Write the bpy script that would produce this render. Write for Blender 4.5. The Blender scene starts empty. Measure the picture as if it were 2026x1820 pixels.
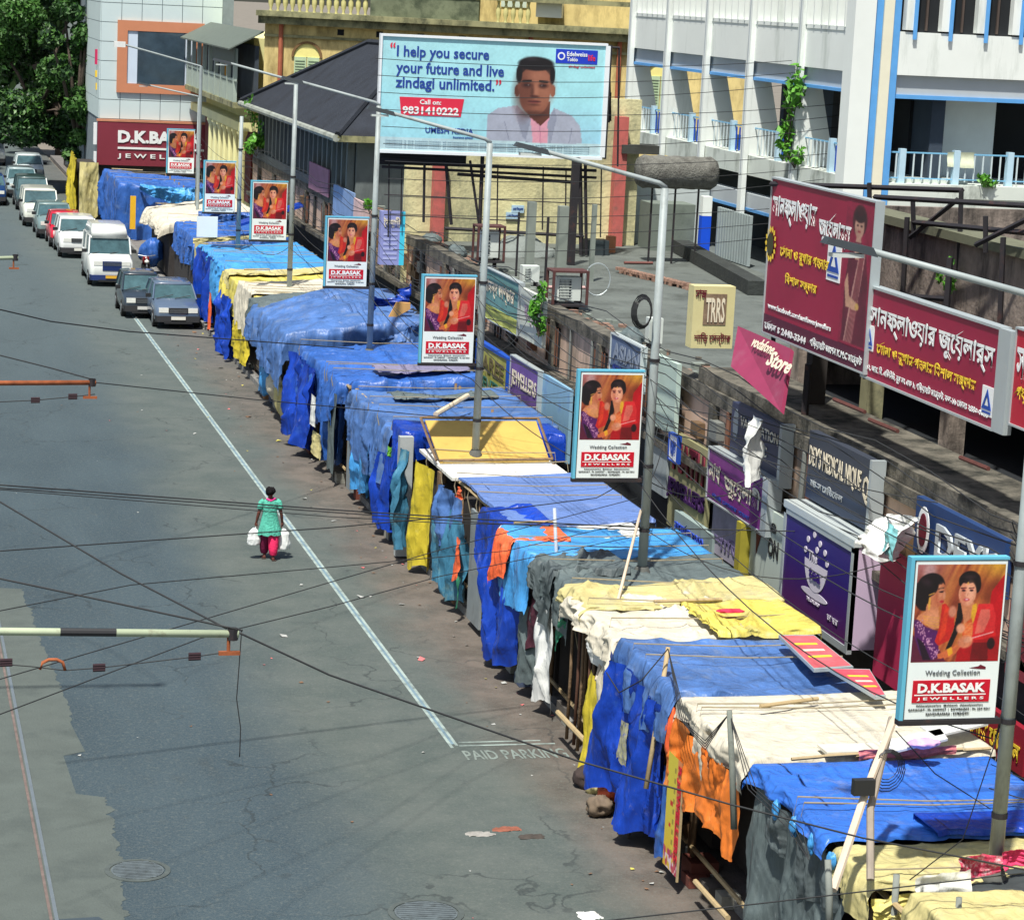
import bpy, math, random
import numpy as np
from mathutils import Vector, Matrix, noise
random.seed(7)
SC = bpy.context.scene
COL = SC.collection
R = math.radians
# ------------------------------------------------------------------ camera
F, CX, CY, H = 5000.0, 1013.0, 910.0, 12.0
def nrm(v):
    v = np.array(v, float); return v / np.linalg.norm(v)
_Y = nrm([(-255 - CX) / F, (CY + 72) / F, -1]); _Z = nrm(np.cross([1, -0.05, 0.], _Y))
if _Z[1] < 0: _Z = -_Z
_X = np.cross(_Y, _Z)
CM = np.array([_X, _Y, _Z])                 # camera axes -> world
cam = bpy.data.cameras.new('camera'); camo = bpy.data.objects.new('camera', cam); COL.objects.link(camo)
cam.sensor_width = 36; cam.lens = F / 2026 * 36; cam.clip_start = 0.5; cam.clip_end = 3000
mw = Matrix.Identity(4)
for i in range(3):
    for j in range(3): mw[i][j] = CM[i][j]
mw[2][3] = H
camo.matrix_world = mw
SC.camera = camo
# ------------------------------------------------------------------ light
SUN = Vector((-0.26, -0.42, 1.0)).normalized()
w = bpy.data.worlds.new('World'); SC.world = w; w.use_nodes = True
wn = w.node_tree; sky = wn.nodes.new('ShaderNodeTexSky'); sky.sky_type = 'NISHITA'; sky.sun_disc = False
sky.sun_elevation = math.asin(SUN.z); sky.sun_rotation = math.atan2(SUN.x, SUN.y)
sky.air_density = 1.2; sky.dust_density = 2.5
wn.links.new(sky.outputs[0], wn.nodes['Background'].inputs[0]); wn.nodes['Background'].inputs[1].default_value = 0.085
sl = bpy.data.lights.new('sun', 'SUN'); sl.energy = 5.0; sl.angle = R(1.8); sl.color = (1, 0.96, 0.88)
so = bpy.data.objects.new('sun', sl); COL.objects.link(so); so.rotation_euler = SUN.to_track_quat('Z', 'Y').to_euler()
so.location = (10, 0, 60)
SC.view_settings.view_transform = 'Standard'; SC.view_settings.look = 'None'
SC.view_settings.exposure = 0.3; SC.view_settings.gamma = 1
# ------------------------------------------------------------------ photograph rays -> real places
def ray(u, v): return CM @ np.array([(u - CX) / F, (CY - v) / F, -1.])
def _at(u, v, i, val):
    d = ray(u, v); o = np.array([0, 0, H]); t = (val - o[i]) / d[i]
    return Vector(o + d * t)
def atX(u, v, x): return _at(u, v, 0, x)
def atY(u, v, y): return _at(u, v, 1, y)
def atZ(u, v, z=0.): return _at(u, v, 2, z)
# ------------------------------------------------------------------ materials
MC = {}
def lin(c):
    return tuple(((x / 255) / 12.92 if x / 255 <= .04045 else ((x / 255 + .055) / 1.055) ** 2.4) for x in c)
def mat(key, col, rough=.85, var=.18, scale=2.0, bump=0., bscale=30., metal=0., stain=None, spec=.4, streak=1.0, emis=0):
    """col linear. stain=(colour, amount 0..1, scale). streak stretches stains downwards."""
    if key in MC: return MC[key]
    m = bpy.data.materials.new(key); MC[key] = m; m.use_nodes = True
    n = m.node_tree.nodes; l = m.node_tree.links; b = n['Principled BSDF']
    b.inputs['Roughness'].default_value = rough; b.inputs['Metallic'].default_value = metal
    b.inputs['Specular IOR Level'].default_value = spec
    g = n.new('ShaderNodeNewGeometry')
    nz = n.new('ShaderNodeTexNoise'); nz.inputs['Scale'].default_value = scale; nz.inputs['Detail'].default_value = 6
    nz.inputs['Roughness'].default_value = .65
    l.new(g.outputs['Position'], nz.inputs['Vector'])
    mx = n.new('ShaderNodeMix'); mx.data_type = 'RGBA'
    mr = n.new('ShaderNodeMapRange'); mr.inputs[1].default_value = .3; mr.inputs[2].default_value = .7
    l.new(nz.outputs[0], mr.inputs[0]); l.new(mr.outputs[0], mx.inputs[0])
    mx.inputs[6].default_value = tuple(c * (1 - var) for c in col) + (1,)
    mx.inputs[7].default_value = tuple(min(1, c * (1 + var * .7)) for c in col) + (1,)
    out = mx.outputs[2]
    if stain:
        mp = n.new('ShaderNodeMapping'); mp.inputs['Scale'].default_value = (1, 1, 1 / streak)
        l.new(g.outputs['Position'], mp.inputs[0])
        n2 = n.new('ShaderNodeTexNoise'); n2.inputs['Scale'].default_value = stain[2]; n2.inputs['Detail'].default_value = 8
        n2.inputs['Roughness'].default_value = .7; l.new(mp.outputs[0], n2.inputs['Vector'])
        r2 = n.new('ShaderNodeMapRange'); r2.inputs[1].default_value = .68 - .36 * stain[1]; r2.inputs[2].default_value = .80 - .22 * stain[1]
        r2.inputs[4].default_value = min(1, .35 + stain[1]); l.new(n2.outputs[0], r2.inputs[0])
        m2 = n.new('ShaderNodeMix'); m2.data_type = 'RGBA'; l.new(r2.outputs[0], m2.inputs[0]); l.new(out, m2.inputs[6])
        m2.inputs[7].default_value = tuple(stain[0]) + (1,); out = m2.outputs[2]
    l.new(out, b.inputs['Base Color'])
    if bump:
        n3 = n.new('ShaderNodeTexNoise'); n3.inputs['Scale'].default_value = bscale; n3.inputs['Detail'].default_value = 5
        l.new(g.outputs['Position'], n3.inputs['Vector'])
        bp = n.new('ShaderNodeBump'); bp.inputs['Strength'].default_value = bump; bp.inputs['Distance'].default_value = .05
        l.new(n3.outputs[0], bp.inputs['Height']); l.new(bp.outputs[0], b.inputs['Normal'])
    if emis: pass
    return m
def tarp_mat(key, col, dust=(.45, .45, .42), dam=.35, rough=.42, var=.22):
    if key in MC: return MC[key]
    m = mat(key, col, rough, var, 1.3, 0, stain=(dust, dam, 1.6), streak=1.0)
    n = m.node_tree.nodes; l = m.node_tree.links; b = n['Principled BSDF']
    g = n.new('ShaderNodeNewGeometry')
    mpz = n.new('ShaderNodeMapping'); mpz.inputs['Scale'].default_value = (1.0, 1.0, .28); l.new(g.outputs['Position'], mpz.inputs[0])
    a = n.new('ShaderNodeTexNoise'); a.inputs['Scale'].default_value = 2.6; a.inputs['Detail'].default_value = 3; a.inputs['Distortion'].default_value = 1.2
    a.noise_type = 'RIDGED_MULTIFRACTAL'
    l.new(mpz.outputs[0], a.inputs['Vector'])
    c = n.new('ShaderNodeTexNoise'); c.inputs['Scale'].default_value = 7; c.inputs['Detail'].default_value = 3; c.inputs['Distortion'].default_value = .8
    l.new(mpz.outputs[0], c.inputs['Vector'])
    ad = n.new('ShaderNodeMath'); ad.operation = 'MULTIPLY_ADD'; ad.inputs[1].default_value = 1.6
    l.new(a.outputs[0], ad.inputs[0]); l.new(c.outputs[0], ad.inputs[2])
    # streaks of washed dust and grey grime along the sheet
    for scl, sc, lo, hi, cc, am in (((.3, 2.6, 1), 2.2, .60, .74, tuple(min(1, q * .5 + .22) for q in col), .55), ((1, 1, .45), 1.9, .56, .72, tuple(q * .42 + .012 for q in col), .6), ((1, 1, 1), 9, .64, .72, (.16, .14, .11), .55)):
        ms = n.new('ShaderNodeMapping'); ms.inputs['Scale'].default_value = scl; l.new(g.outputs['Position'], ms.inputs[0])
        tn = n.new('ShaderNodeTexNoise'); tn.inputs['Scale'].default_value = sc; tn.inputs['Detail'].default_value = 9; tn.inputs['Roughness'].default_value = .72; l.new(ms.outputs[0], tn.inputs['Vector'])
        rr = n.new('ShaderNodeMapRange'); rr.inputs[1].default_value = lo; rr.inputs[2].default_value = hi; rr.inputs[4].default_value = am; l.new(tn.outputs[0], rr.inputs[0])
        mm = n.new('ShaderNodeMix'); mm.data_type = 'RGBA'; l.new(rr.outputs[0], mm.inputs[0]); l.new(b.inputs['Base Color'].links[0].from_socket, mm.inputs[6]); mm.inputs[7].default_value = tuple(cc) + (1,)
        l.new(mm.outputs[2], b.inputs['Base Color'])
    bp = n.new('ShaderNodeBump'); bp.inputs['Strength'].default_value = .7; bp.inputs['Distance'].default_value = .05
    l.new(ad.outputs[0], bp.inputs['Height']); l.new(bp.outputs[0], b.inputs['Normal'])
    return m
def attr_mat(key, rough=.5):
    if key in MC: return MC[key]
    m = bpy.data.materials.new(key); MC[key] = m; m.use_nodes = True
    n = m.node_tree.nodes; l = m.node_tree.links; b = n['Principled BSDF']
    a = n.new('ShaderNodeAttribute'); a.attribute_name = 'print'
    l.new(a.outputs['Color'], b.inputs['Base Color']); b.inputs['Roughness'].default_value = rough
    return m
def glass_mat(key='dark_glass', col=(.03, .06, .07)):
    return mat(key, col, .08, .3, 1.5, spec=.9)
# ------------------------------------------------------------------ objects
def tag(o, label=None, cat=None, group=None, kind=None):
    if label: o['label'] = label
    if cat: o['category'] = cat
    if group: o['group'] = group
    if kind: o['kind'] = kind
    return o
def thing(name, label, cat, loc=(0, 0, 0), group=None, rz=0):
    o = bpy.data.objects.new(name, None); o.empty_display_size = .2; COL.objects.link(o)
    o.location = loc; o.rotation_euler.z = rz
    return tag(o, label, cat, group)
def link(name, me, parent=None, local=False):
    o = bpy.data.objects.new(name, me); COL.objects.link(o)
    if parent is not None:
        o.parent = parent
        if not local: o.location = -wloc(parent)
    return o
def wloc(p):
    v = Vector((0, 0, 0))
    while p is not None: v = v + Vector(p.location); p = p.parent
    return v
class MB:
    def __init__(s): s.v = []; s.f = []; s.mi = []; s.m = []
    def _m(s, m):
        if m not in s.m: s.m.append(m)
        return s.m.index(m)
    def add(s, vs, fs, m):
        k = len(s.v); s.v += [tuple(v) for v in vs]; i = s._m(m)
        for f in fs: s.f.append(tuple(k + q for q in f)); s.mi.append(i)
    def box(s, x0, x1, y0, y1, z0, z1, m):
        s.add([(x0, y0, z0), (x1, y0, z0), (x1, y1, z0), (x0, y1, z0), (x0, y0, z1), (x1, y0, z1), (x1, y1, z1), (x0, y1, z1)],
              [(0, 3, 2, 1), (4, 5, 6, 7), (0, 1, 5, 4), (1, 2, 6, 5), (2, 3, 7, 6), (3, 0, 4, 7)], m); return s
    def hexa(s, p, m):
        s.add(p, [(0, 3, 2, 1), (4, 5, 6, 7), (0, 1, 5, 4), (1, 2, 6, 5), (2, 3, 7, 6), (3, 0, 4, 7)], m); return s
    def slab(s, O, A, B, N, m):
        """box from corner O with edge vectors A,B and thickness N"""
        O, A, B, N = map(Vector, (O, A, B, N)); q = [O, O + A, O + A + B, O + B]
        return s.hexa(q + [a + N for a in q], m)
    def quad(s, a, b, c, d, m): s.add([a, b, c, d], [(0, 1, 2, 3)], m); return s
    def tube(s, pts, r, m, n=8, r1=None, cap=True):
        pts = [Vector(p) for p in pts]; k = len(s.v); i = s._m(m); L = len(pts)
        for j, p in enumerate(pts):
            t = (pts[min(j + 1, L - 1)] - pts[max(j - 1, 0)]).normalized()
            a = t.cross(Vector((0, 0, 1)) if abs(t.z) < .9 else Vector((1, 0, 0))).normalized(); b = t.cross(a)
            rr = r if r1 is None else r + (r1 - r) * j / (L - 1)
            for q in range(n):
                an = 2 * math.pi * q / n; s.v.append(tuple(p + (a * math.cos(an) + b * math.sin(an)) * rr))
        for j in range(L - 1):
            for q in range(n):
                s.f.append((k + j * n + q, k + j * n + (q + 1) % n, k + (j + 1) * n + (q + 1) % n, k + (j + 1) * n + q)); s.mi.append(i)
        if cap:
            s.f.append(tuple(k + q for q in range(n))[::-1]); s.mi.append(i)
            s.f.append(tuple(k + (L - 1) * n + q for q in range(n))); s.mi.append(i)
        return s
    def lathe(s, c, prof, m, n=16):
        c = Vector(c); k = len(s.v); i = s._m(m)
        for r, z in prof:
            for q in range(n):
                an = 2 * math.pi * q / n; s.v.append((c.x + r * math.cos(an), c.y + r * math.sin(an), c.z + z))
        for j in range(len(prof) - 1):
            for q in range(n):
                s.f.append((k + j * n + q, k + j * n + (q + 1) % n, k + (j + 1) * n + (q + 1) % n, k + (j + 1) * n + q)); s.mi.append(i)
        return s
    def loft(s, rings, m, cap=True):
        k = len(s.v); i = s._m(m); n = len(rings[0])
        for r in rings: s.v += [tuple(p) for p in r]
        for j in range(len(rings) - 1):
            for q in range(n):
                s.f.append((k + j * n + q, k + j * n + (q + 1) % n, k + (j + 1) * n + (q + 1) % n, k + (j + 1) * n + q)); s.mi.append(i)
        if cap:
            s.f.append(tuple(k + q for q in range(n))[::-1]); s.mi.append(i)
            s.f.append(tuple(k + (len(rings) - 1) * n + q for q in range(n))); s.mi.append(i)
        return s
    def mesh(s, name, smooth=False):
        me = bpy.data.meshes.new(name); me.from_pydata(s.v, [], s.f)
        for m in s.m: me.materials.append(m)
        me.polygons.foreach_set('material_index', s.mi)
        if smooth: me.polygons.foreach_set('use_smooth', [True] * len(s.f))
        me.update(); return me
    def build(s, name, parent=None, smooth=False, local=False):
        return link(name, s.mesh(name, smooth), parent, local)
def struct(name, mb, smooth=False, kind='structure'):
    o = mb.build(name, None, smooth); o['kind'] = kind; return o
def gridmesh(name, P, m, smooth=True):
    """P: array (nu,nv,3)"""
    nu, nv = P.shape[:2]; me = bpy.data.meshes.new(name)
    idx = np.arange(nu * nv).reshape(nu, nv)
    f = np.stack([idx[:-1, :-1], idx[1:, :-1], idx[1:, 1:], idx[:-1, 1:]], -1).reshape(-1, 4)
    me.from_pydata(P.reshape(-1, 3).tolist(), [], f.tolist()); me.materials.append(m)
    if smooth: me.polygons.foreach_set('use_smooth', [True] * len(f))
    me.update(); return me
# vectorised value noise -------------------------------------------------
_rng = np.random.RandomState(5); _T = _rng.rand(64, 64, 64)
def vn(x, y, z=0.0):
    x, y, z = np.broadcast_arrays(np.asarray(x, float), np.asarray(y, float), np.asarray(z, float))
    xi = np.floor(x).astype(int); yi = np.floor(y).astype(int); zi = np.floor(z).astype(int)
    fx, fy, fz = x - xi, y - yi, z - zi
    fx, fy, fz = [t * t * (3 - 2 * t) for t in (fx, fy, fz)]
    g = lambda a, b, c: _T[(xi + a) % 64, (yi + b) % 64, (zi + c) % 64]
    l = lambda a, b, t: a + (b - a) * t
    return l(l(l(g(0, 0, 0), g(1, 0, 0), fx), l(g(0, 1, 0), g(1, 1, 0), fx), fy), l(l(g(0, 0, 1), g(1, 0, 1), fx), l(g(0, 1, 1), g(1, 1, 1), fx), fy), fz) * 2 - 1
def fb(x, y, z=0, o=4):
    s = 0; a = 1; t = 0
    for k in range(o):
        s = s + a * vn(x * 2 ** k, y * 2 ** k, z + 7.3 * k); t += a; a *= .5
    return s / t
def crease(x, y, z=0, o=3):
    s = 0; a = 1; t = 0
    for k in range(o):
        s = s + a * (1 - np.abs(vn(x * 2 ** k, y * 2 ** k, z + 3.7 * k))) ** 3; t += a; a *= .5
    return s / t
# ------------------------------------------------------------------ lettering
def bn(t):
    """put the Bengali pre-base vowel signs where they are drawn"""
    s = list(t); k = 0
    while k < len(s):
        if s[k] in ('\u09c7', '\u09bf', '\u09c8', '\u09cb', '\u09cc'):
            j = k - 1
            while j > 0 and s[j] == '\u09bc': j -= 1
            while j - 1 > 0 and s[j - 1] == '\u09cd': j -= 2
            if s[k] == '\u09cb': s[k] = '\u09be'; s.insert(max(j, 0), '\u09c7'); k += 1
            else:
                c = s.pop(k); s.insert(max(j, 0), c)
        k += 1
    return ''.join(s)
TXC = {}
def text_mesh(body, m, bold=0., shear=0., res=2):
    key = (body, m.name, bold, shear)
    if key in TXC: return TXC[key]
    c = bpy.data.curves.new('lettering', 'FONT'); c.body = body; c.resolution_u = res; c.offset = bold; c.shear = shear
    c.extrude = .012
    o = bpy.data.objects.new('lettering', c); me = bpy.data.meshes.new_from_object(o)
    co = np.zeros(len(me.vertices) * 3); me.vertices.foreach_get('co', co); co = co.reshape(-1, 3)
    if len(co):
        mn = co.min(0); mxx = co.max(0); co[:, 0] = (co[:, 0] - mn[0]) / max(1e-6, mxx[0] - mn[0]); co[:, 1] = (co[:, 1] - mn[1]) / max(1e-6, mxx[1] - mn[1])
        co[:, 2] -= mn[2]
        me.vertices.foreach_set('co', co.ravel())
    me.materials.clear(); me.materials.append(m)
    bpy.data.objects.remove(o); TXC[key] = me; return me
class Panel:
    """a flat board: origin lower left as read, A across, U up (unit), N out"""
    def __init__(s, O, A, U): s.O = Vector(O); s.A = Vector(A).normalized(); s.U = Vector(U).normalized(); s.N = s.A.cross(s.U)
    def p(s, a, u, d=0): return s.O + s.A * a + s.U * u + s.N * d
    def rect(s, mb, a0, a1, u0, u1, d0, d1, m):
        mb.slab(s.p(a0, u0, d0), s.A * (a1 - a0), s.U * (u1 - u0), s.N * (d1 - d0), m)
    def text(s, body, a0, a1, u0, u1, m, parent, d=.012, bold=0.02, shear=0., name='lettering', deep=.25):
        o = link(name, text_mesh(body, m, bold, shear), parent, True)
        mt = Matrix.Identity(4)
        for i in range(3):
            mt[i][0] = s.A[i] * (a1 - a0); mt[i][1] = s.U[i] * (u1 - u0); mt[i][2] = s.N[i] * deep; mt[i][3] = s.p(a0, u0, d)[i] - wloc(parent)[i]
        o.matrix_local = mt
        return o
# ------------------------------------------------------------------ painting of printed pictures (colour attribute on a fine sheet)
def blur(c, k=1):
    for _ in range(k):
        p = np.pad(c, ((1, 1), (1, 1), (0, 0)), 'edge'); c = (p[:-2, 1:-1] + p[2:, 1:-1] + p[1:-1, :-2] + p[1:-1, 2:] + 4 * p[1:-1, 1:-1]) / 8
    return c
class Cv:
    def finish(s, amt=.2, k=2):
        s.c = blur(s.c, k); f = 1 + amt * fb(s.x * 9 * s.asp, s.y * 9, 3.3, 5) + amt * .35 * vn(s.x * 70 * s.asp, s.y * 70, 9.1)
        s.c = np.clip(s.c * f[..., None], 0, 255)
    def __init__(s, W, Hh, asp):
        s.W, s.H = W, Hh; s.x, s.y = np.meshgrid(np.linspace(0, 1, W), np.linspace(0, 1, Hh), indexing='ij')
        s.asp = asp; s.c = np.zeros((W, Hh, 3))
    def mix(s, k, col):
        k = np.clip(k, 0, 1)[..., None]; s.c = s.c * (1 - k) + np.array(col, float) * k
    def ell(s, cx, cy, rx, ry, col, ang=0, soft=.12, a=1.0):
        X = (s.x - cx) * s.asp; Y = s.y - cy; c, q = math.cos(ang), math.sin(ang)
        d = np.sqrt(((X * c + Y * q) / (rx * s.asp)) ** 2 + ((-X * q + Y * c) / ry) ** 2)
        s.mix(a * np.clip((1 - d) / soft + .5, 0, 1), col)
    def poly(s, pts, col, a=1.0):
        ins = np.zeros(s.x.shape, bool); n = len(pts)
        for i in range(n):
            x1, y1 = pts[i]; x2, y2 = pts[(i + 1) % n]
            if y1 == y2: continue
            c = ((s.y < y1) != (s.y < y2)) & (s.x < (x2 - x1) * (s.y - y1) / (y2 - y1) + x1); ins ^= c
        s.mix(ins * a, col)
    def line(s, p, q, w, col, a=1.0):
        px, py = p; dx, dy = (q[0] - px) * s.asp, q[1] - py; X = (s.x - px) * s.asp; Y = s.y - py
        t = np.clip((X * dx + Y * dy) / (dx * dx + dy * dy + 1e-9), 0, 1); d = np.hypot(X - t * dx, Y - t * dy)
        s.mix(a * np.clip((w - d) / (w * .5) + .5, 0, 1), col)
def print_sheet(name, cv, m, W, Hh):
    """a sheet in local XZ, facing -Y, W by Hh metres"""
    X = cv.x * W; Z = (1 - cv.y) * Hh; P = np.stack([X, np.zeros_like(X), Z], -1)[:, ::-1]
    me = gridmesh(name, P, m, False); a = me.color_attributes.new('print', 'FLOAT_COLOR', 'POINT')
    c = np.clip(cv.c[:, ::-1] / 255, 0, 1) * .93; c = np.where(c <= .04045, c / 12.92, ((c + .055) / 1.055) ** 2.4)
    a.data.foreach_set('color', np.concatenate([c, np.ones(c.shape[:2] + (1,))], -1).ravel().astype(np.float32))
    return me
# ------------------------------------------------------------------ GROUND
def road_mat():
    m = bpy.data.materials.new('asphalt'); m.use_nodes = True; n = m.node_tree.nodes; l = m.node_tree.links; b = n['Principled BSDF']
    b.inputs['Roughness'].default_value = .88; b.inputs['Specular IOR Level'].default_value = .25
    g = n.new('ShaderNodeNewGeometry'); sp = n.new('ShaderNodeSeparateXYZ'); l.new(g.outputs['Position'], sp.inputs[0])
    def ns(sc, det=6, scl=(1, 1, 1), rough=.6):
        mp = n.new('ShaderNodeMapping'); mp.inputs['Scale'].default_value = scl; l.new(g.outputs['Position'], mp.inputs[0])
        t = n.new('ShaderNodeTexNoise'); t.inputs['Scale'].default_value = sc; t.inputs['Detail'].default_value = det; t.inputs['Roughness'].default_value = rough
        l.new(mp.outputs[0], t.inputs['Vector']); return t.outputs[0]
    def mth(op, a, c, k=None):
        t = n.new('ShaderNodeMath'); t.operation = op
        for i, v in enumerate((a, c, k)):
            if v is None: continue
            if isinstance(v, (int, float)): t.inputs[i].default_value = v
            else: l.new(v, t.inputs[i])
        return t.outputs[0]
    def mr(v, a, c, lo=0, hi=1):
        t = n.new('ShaderNodeMapRange'); l.new(v, t.inputs[0]); t.inputs[1].default_value = a; t.inputs[2].default_value = c
        t.inputs[3].default_value = lo; t.inputs[4].default_value = hi; t.interpolation_type = 'SMOOTHSTEP'; return t.outputs[0]
    def mx(f, a, c, bt='MIX'):
        t = n.new('ShaderNodeMix'); t.data_type = 'RGBA'; t.blend_type = bt
        if isinstance(f, float): t.inputs[0].default_value = f
        else: l.new(f, t.inputs[0])
        for i, v in ((6, a), (7, c)):
            if isinstance(v, tuple): t.inputs[i].default_value = v + (1,)
            else: l.new(v, t.inputs[i])
        return t.outputs[2]
    big = ns(.22, 5, (1, .35, 1)); xx = mth('MULTIPLY_ADD', big, 3.4, sp.outputs[0])       # wobbling distance across the road
    base = mx(mr(ns(.5, 6, (1, .3, 1)), .3, .7), lin((48, 64, 73)), lin((60, 76, 84)))
    wornc = mx(mr(ns(.9, 6), .3, .7), lin((72, 82, 79)), lin((88, 95, 91)))
    c = mx(mr(xx, 7.4, 9.6), base, wornc)
    dustc = mx(mr(ns(1.3, 6), .35, .65), lin((84, 76, 69)), lin((106, 96, 88)))
    xx2 = mth('MULTIPLY_ADD', ns(.6, 6, (1, .5, 1)), 1.8, sp.outputs[0])
    c = mx(mr(xx2, 10.3, 11.7), c, dustc)
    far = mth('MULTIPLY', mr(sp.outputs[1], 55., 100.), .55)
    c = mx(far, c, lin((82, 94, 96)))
    # darker worn wheel tracks and oil patches
    c = mx(mth('MULTIPLY', mr(ns(1.1, 8, (1, .45, 1), .7), .56, .75), .6), c, lin((50, 60, 64)), 'MIX')
    c = mx(mth('MULTIPLY', mr(ns(3.2, 8, (1, .6, 1), .8), .52, .7), .4), c, lin((58, 66, 68)))
    c = mx(mth('MULTIPLY', mr(ns(11, 6, (1, 1, 1), .8), .5, .68), .35), c, lin((118, 122, 114)))
    c = mx(mth('MULTIPLY', mr(ns(30, 3), .35, .75), .35), c, lin((104, 110, 108)))
    c = mx(mr(ns(5, 8, (1, 1, 1), .8), .69, .74, 0, .6), c, lin((112, 112, 104)))
    wp_ = n.new('ShaderNodeVectorMath'); wp_.operation = 'MULTIPLY_ADD'; wn_2 = n.new('ShaderNodeTexNoise'); wn_2.inputs['Scale'].default_value = 1.7; wn_2.inputs['Detail'].default_value = 5; l.new(g.outputs['Position'], wn_2.inputs['Vector'])
    l.new(wn_2.outputs[1], wp_.inputs[0]); wp_.inputs[1].default_value = (.9, .9, .9); l.new(g.outputs['Position'], wp_.inputs[2])
    vo = n.new('ShaderNodeTexVoronoi'); vo.feature = 'DISTANCE_TO_EDGE'; vo.inputs['Scale'].default_value = .33; l.new(wp_.outputs[0], vo.inputs['Vector'])
    c = mx(mth('MULTIPLY', mr(vo.outputs[0], .012, .002), mth('MULTIPLY', mr(ns(.4, 3), .45, .6), .55)), c, lin((40, 46, 48)))
    l.new(c, b.inputs['Base Color'])
    bp = n.new('ShaderNodeBump'); bp.inputs['Strength'].default_value = .35; bp.inputs['Distance'].default_value = .02
    l.new(ns(60, 4), bp.inputs['Height']); l.new(bp.outputs[0], b.inputs['Normal'])
    return m
gb = MB(); earth = mat('earth', (.2, .18, .15), .95, .2, .3)
gb.add([(-900, -300, -.12), (900, -300, -.12), (900, 1600, -.12), (-900, 1600, -.12)], [(0, 1, 2, 3)], earth); struct('ground', gb)
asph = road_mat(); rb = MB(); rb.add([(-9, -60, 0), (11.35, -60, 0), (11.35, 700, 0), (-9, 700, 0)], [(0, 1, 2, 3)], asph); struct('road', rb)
conc = mat('old_concrete', lin((84, 92, 88)), .9, .14, 1.2, .3, 25, stain=(lin((68, 76, 74)), .45, .8), streak=1)
pb = MB(); pb.box(11.5, 16.2, -60, 170, -.1, .14, mat('pavement_slab', (.17, .16, .15), .9, .25, 2, .3)); struct('pavement', pb)
kb = MB(); kst = mat('kerb_stone', (.22, .22, .21), .9, .3, 3, .4)
kt = thing('kerb', 'worn grey stone kerb running under the tarpaulin stalls', 'kerb', (11.42, 30, 0))
kme = MB().box(-.075, .075, 0, .9, -.05, .15, kst).mesh('kerb_stone')
for i in range(120):
    o = link('kerb_stone', kme, kt, True); o.location = (random.uniform(-.006, .006), -8 + i * .92, random.uniform(-.01, .006))
# far side strip of paler concrete along the tram track, ragged right edge
rs = random.Random(3); vs = []; L = []
edge = [(-9, None)]
y = 28.0; pts = []
while y < 36.3:
    pts.append((3.3 + .09 * vn(y * 1.3, 2.2) + .07 * vn(y * 4, 5.1) + .035 * vn(y * 14, 1.1) + (.12 if y > 33 else 0), y)); y += .04
for q in ((3.0, 36.5), (2.95, 38.4), (3.3, 38.6), (3.2, 40.0)): pts.append(q)
y = 40.2
while y < 49.5:
    pts.append((3.22 + .06 * vn(y * 2.2, 7.2) + .04 * vn(y * 9, 3.1) - (y - 40) * .03, y)); y += .06
pts += [(2.3, 49.6), (1.9, 49.7)]
def cap_of(pts, xl, z):
    v = []; f = []
    for i, (x, yy) in enumerate(pts): v += [(xl, yy, z), (x, yy, z)]
    for i in range(len(pts) - 1): f.append((2 * i, 2 * i + 1, 2 * i + 3, 2 * i + 2))
    return v, f
b = MB(); v, f = cap_of(sorted(pts, key=lambda q: q[1]), -1.5, .004); b.add(v, f, conc)
b.add([(-1.5, 20, .004), (2.75, 20, .004), (2.95, 27.7, .004), (-1.5, 28, .004)], [(0, 1, 2, 3)], conc)
v, f = cap_of([(2.35, 54), (2.5, 55.2), (2.42, 56.5), (2.55, 58), (2.3, 59.2), (2.5, 60.4)], -1.5, .004); b.add(v, f, conc)
struct('track_bed', b)
dk = mat('tar_repair', lin((60, 72, 80)), .9, .12, 2, .2); b = MB()
b.add([(1.0, 30.4, .008), (2.2, 30.3, .008), (3.1, 30.9, .008), (2.9, 31.4, .008), (1.2, 31.3, .008)], [(0, 1, 2, 3, 4)], dk)
struct('road_patch', b)
b = MB(); rust = mat('rail_rust', lin((112, 98, 92)), .7, .3, 4); stl = mat('rail_steel', lin((150, 158, 160)), .3, .1, 3, metal=.6)
b.box(2.27, 2.31, 20, 52, -.02, .014, rust); b.box(2.335, 2.385, 20, 52, -.02, .018, stl)
tr = b.build('tram_rail'); tag(tr, 'pale steel tram rail with rusty groove set in the concrete strip', 'rail')
pw = mat('road_paint', lin((158, 174, 168)), .7, .12, 3, stain=(lin((98, 108, 105)), .6, 2.2)); pbl = mat('road_paint_blue', lin((110, 134, 146)), .7, .3, 3)
b = MB()
b.box(9.13, 9.18, 38.3, 92, .001, .004, pw); b.box(9.23, 9.28, 38.4, 92, .001, .004, pw); b.box(9.181, 9.229, 38.5, 92, .001, .0032, pbl)
b.box(9.29, 10.9, 38.37, 38.42, .001, .004, pw); b.box(9.32, 10.7, 38.56, 38.6, .001, .004, pw)
o = struct('road_markings', b)
pk = Panel((9.2, 37.62, .003), (1, 0, 0), (0, 1, 0))
pt = thing('painted_lettering', 'worn white road lettering painted below the corner of the parking line', 'road lettering', (9.2, 37.6, .003))
pk.text('PAID PARKING', .06, 1.75, 0, .5, mat('road_paint_worn', lin((130, 142, 136)), .8, .2, 5, stain=(lin((84, 92, 88)), .6, 5)), pt, .002, .015, deep=.05)
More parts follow.
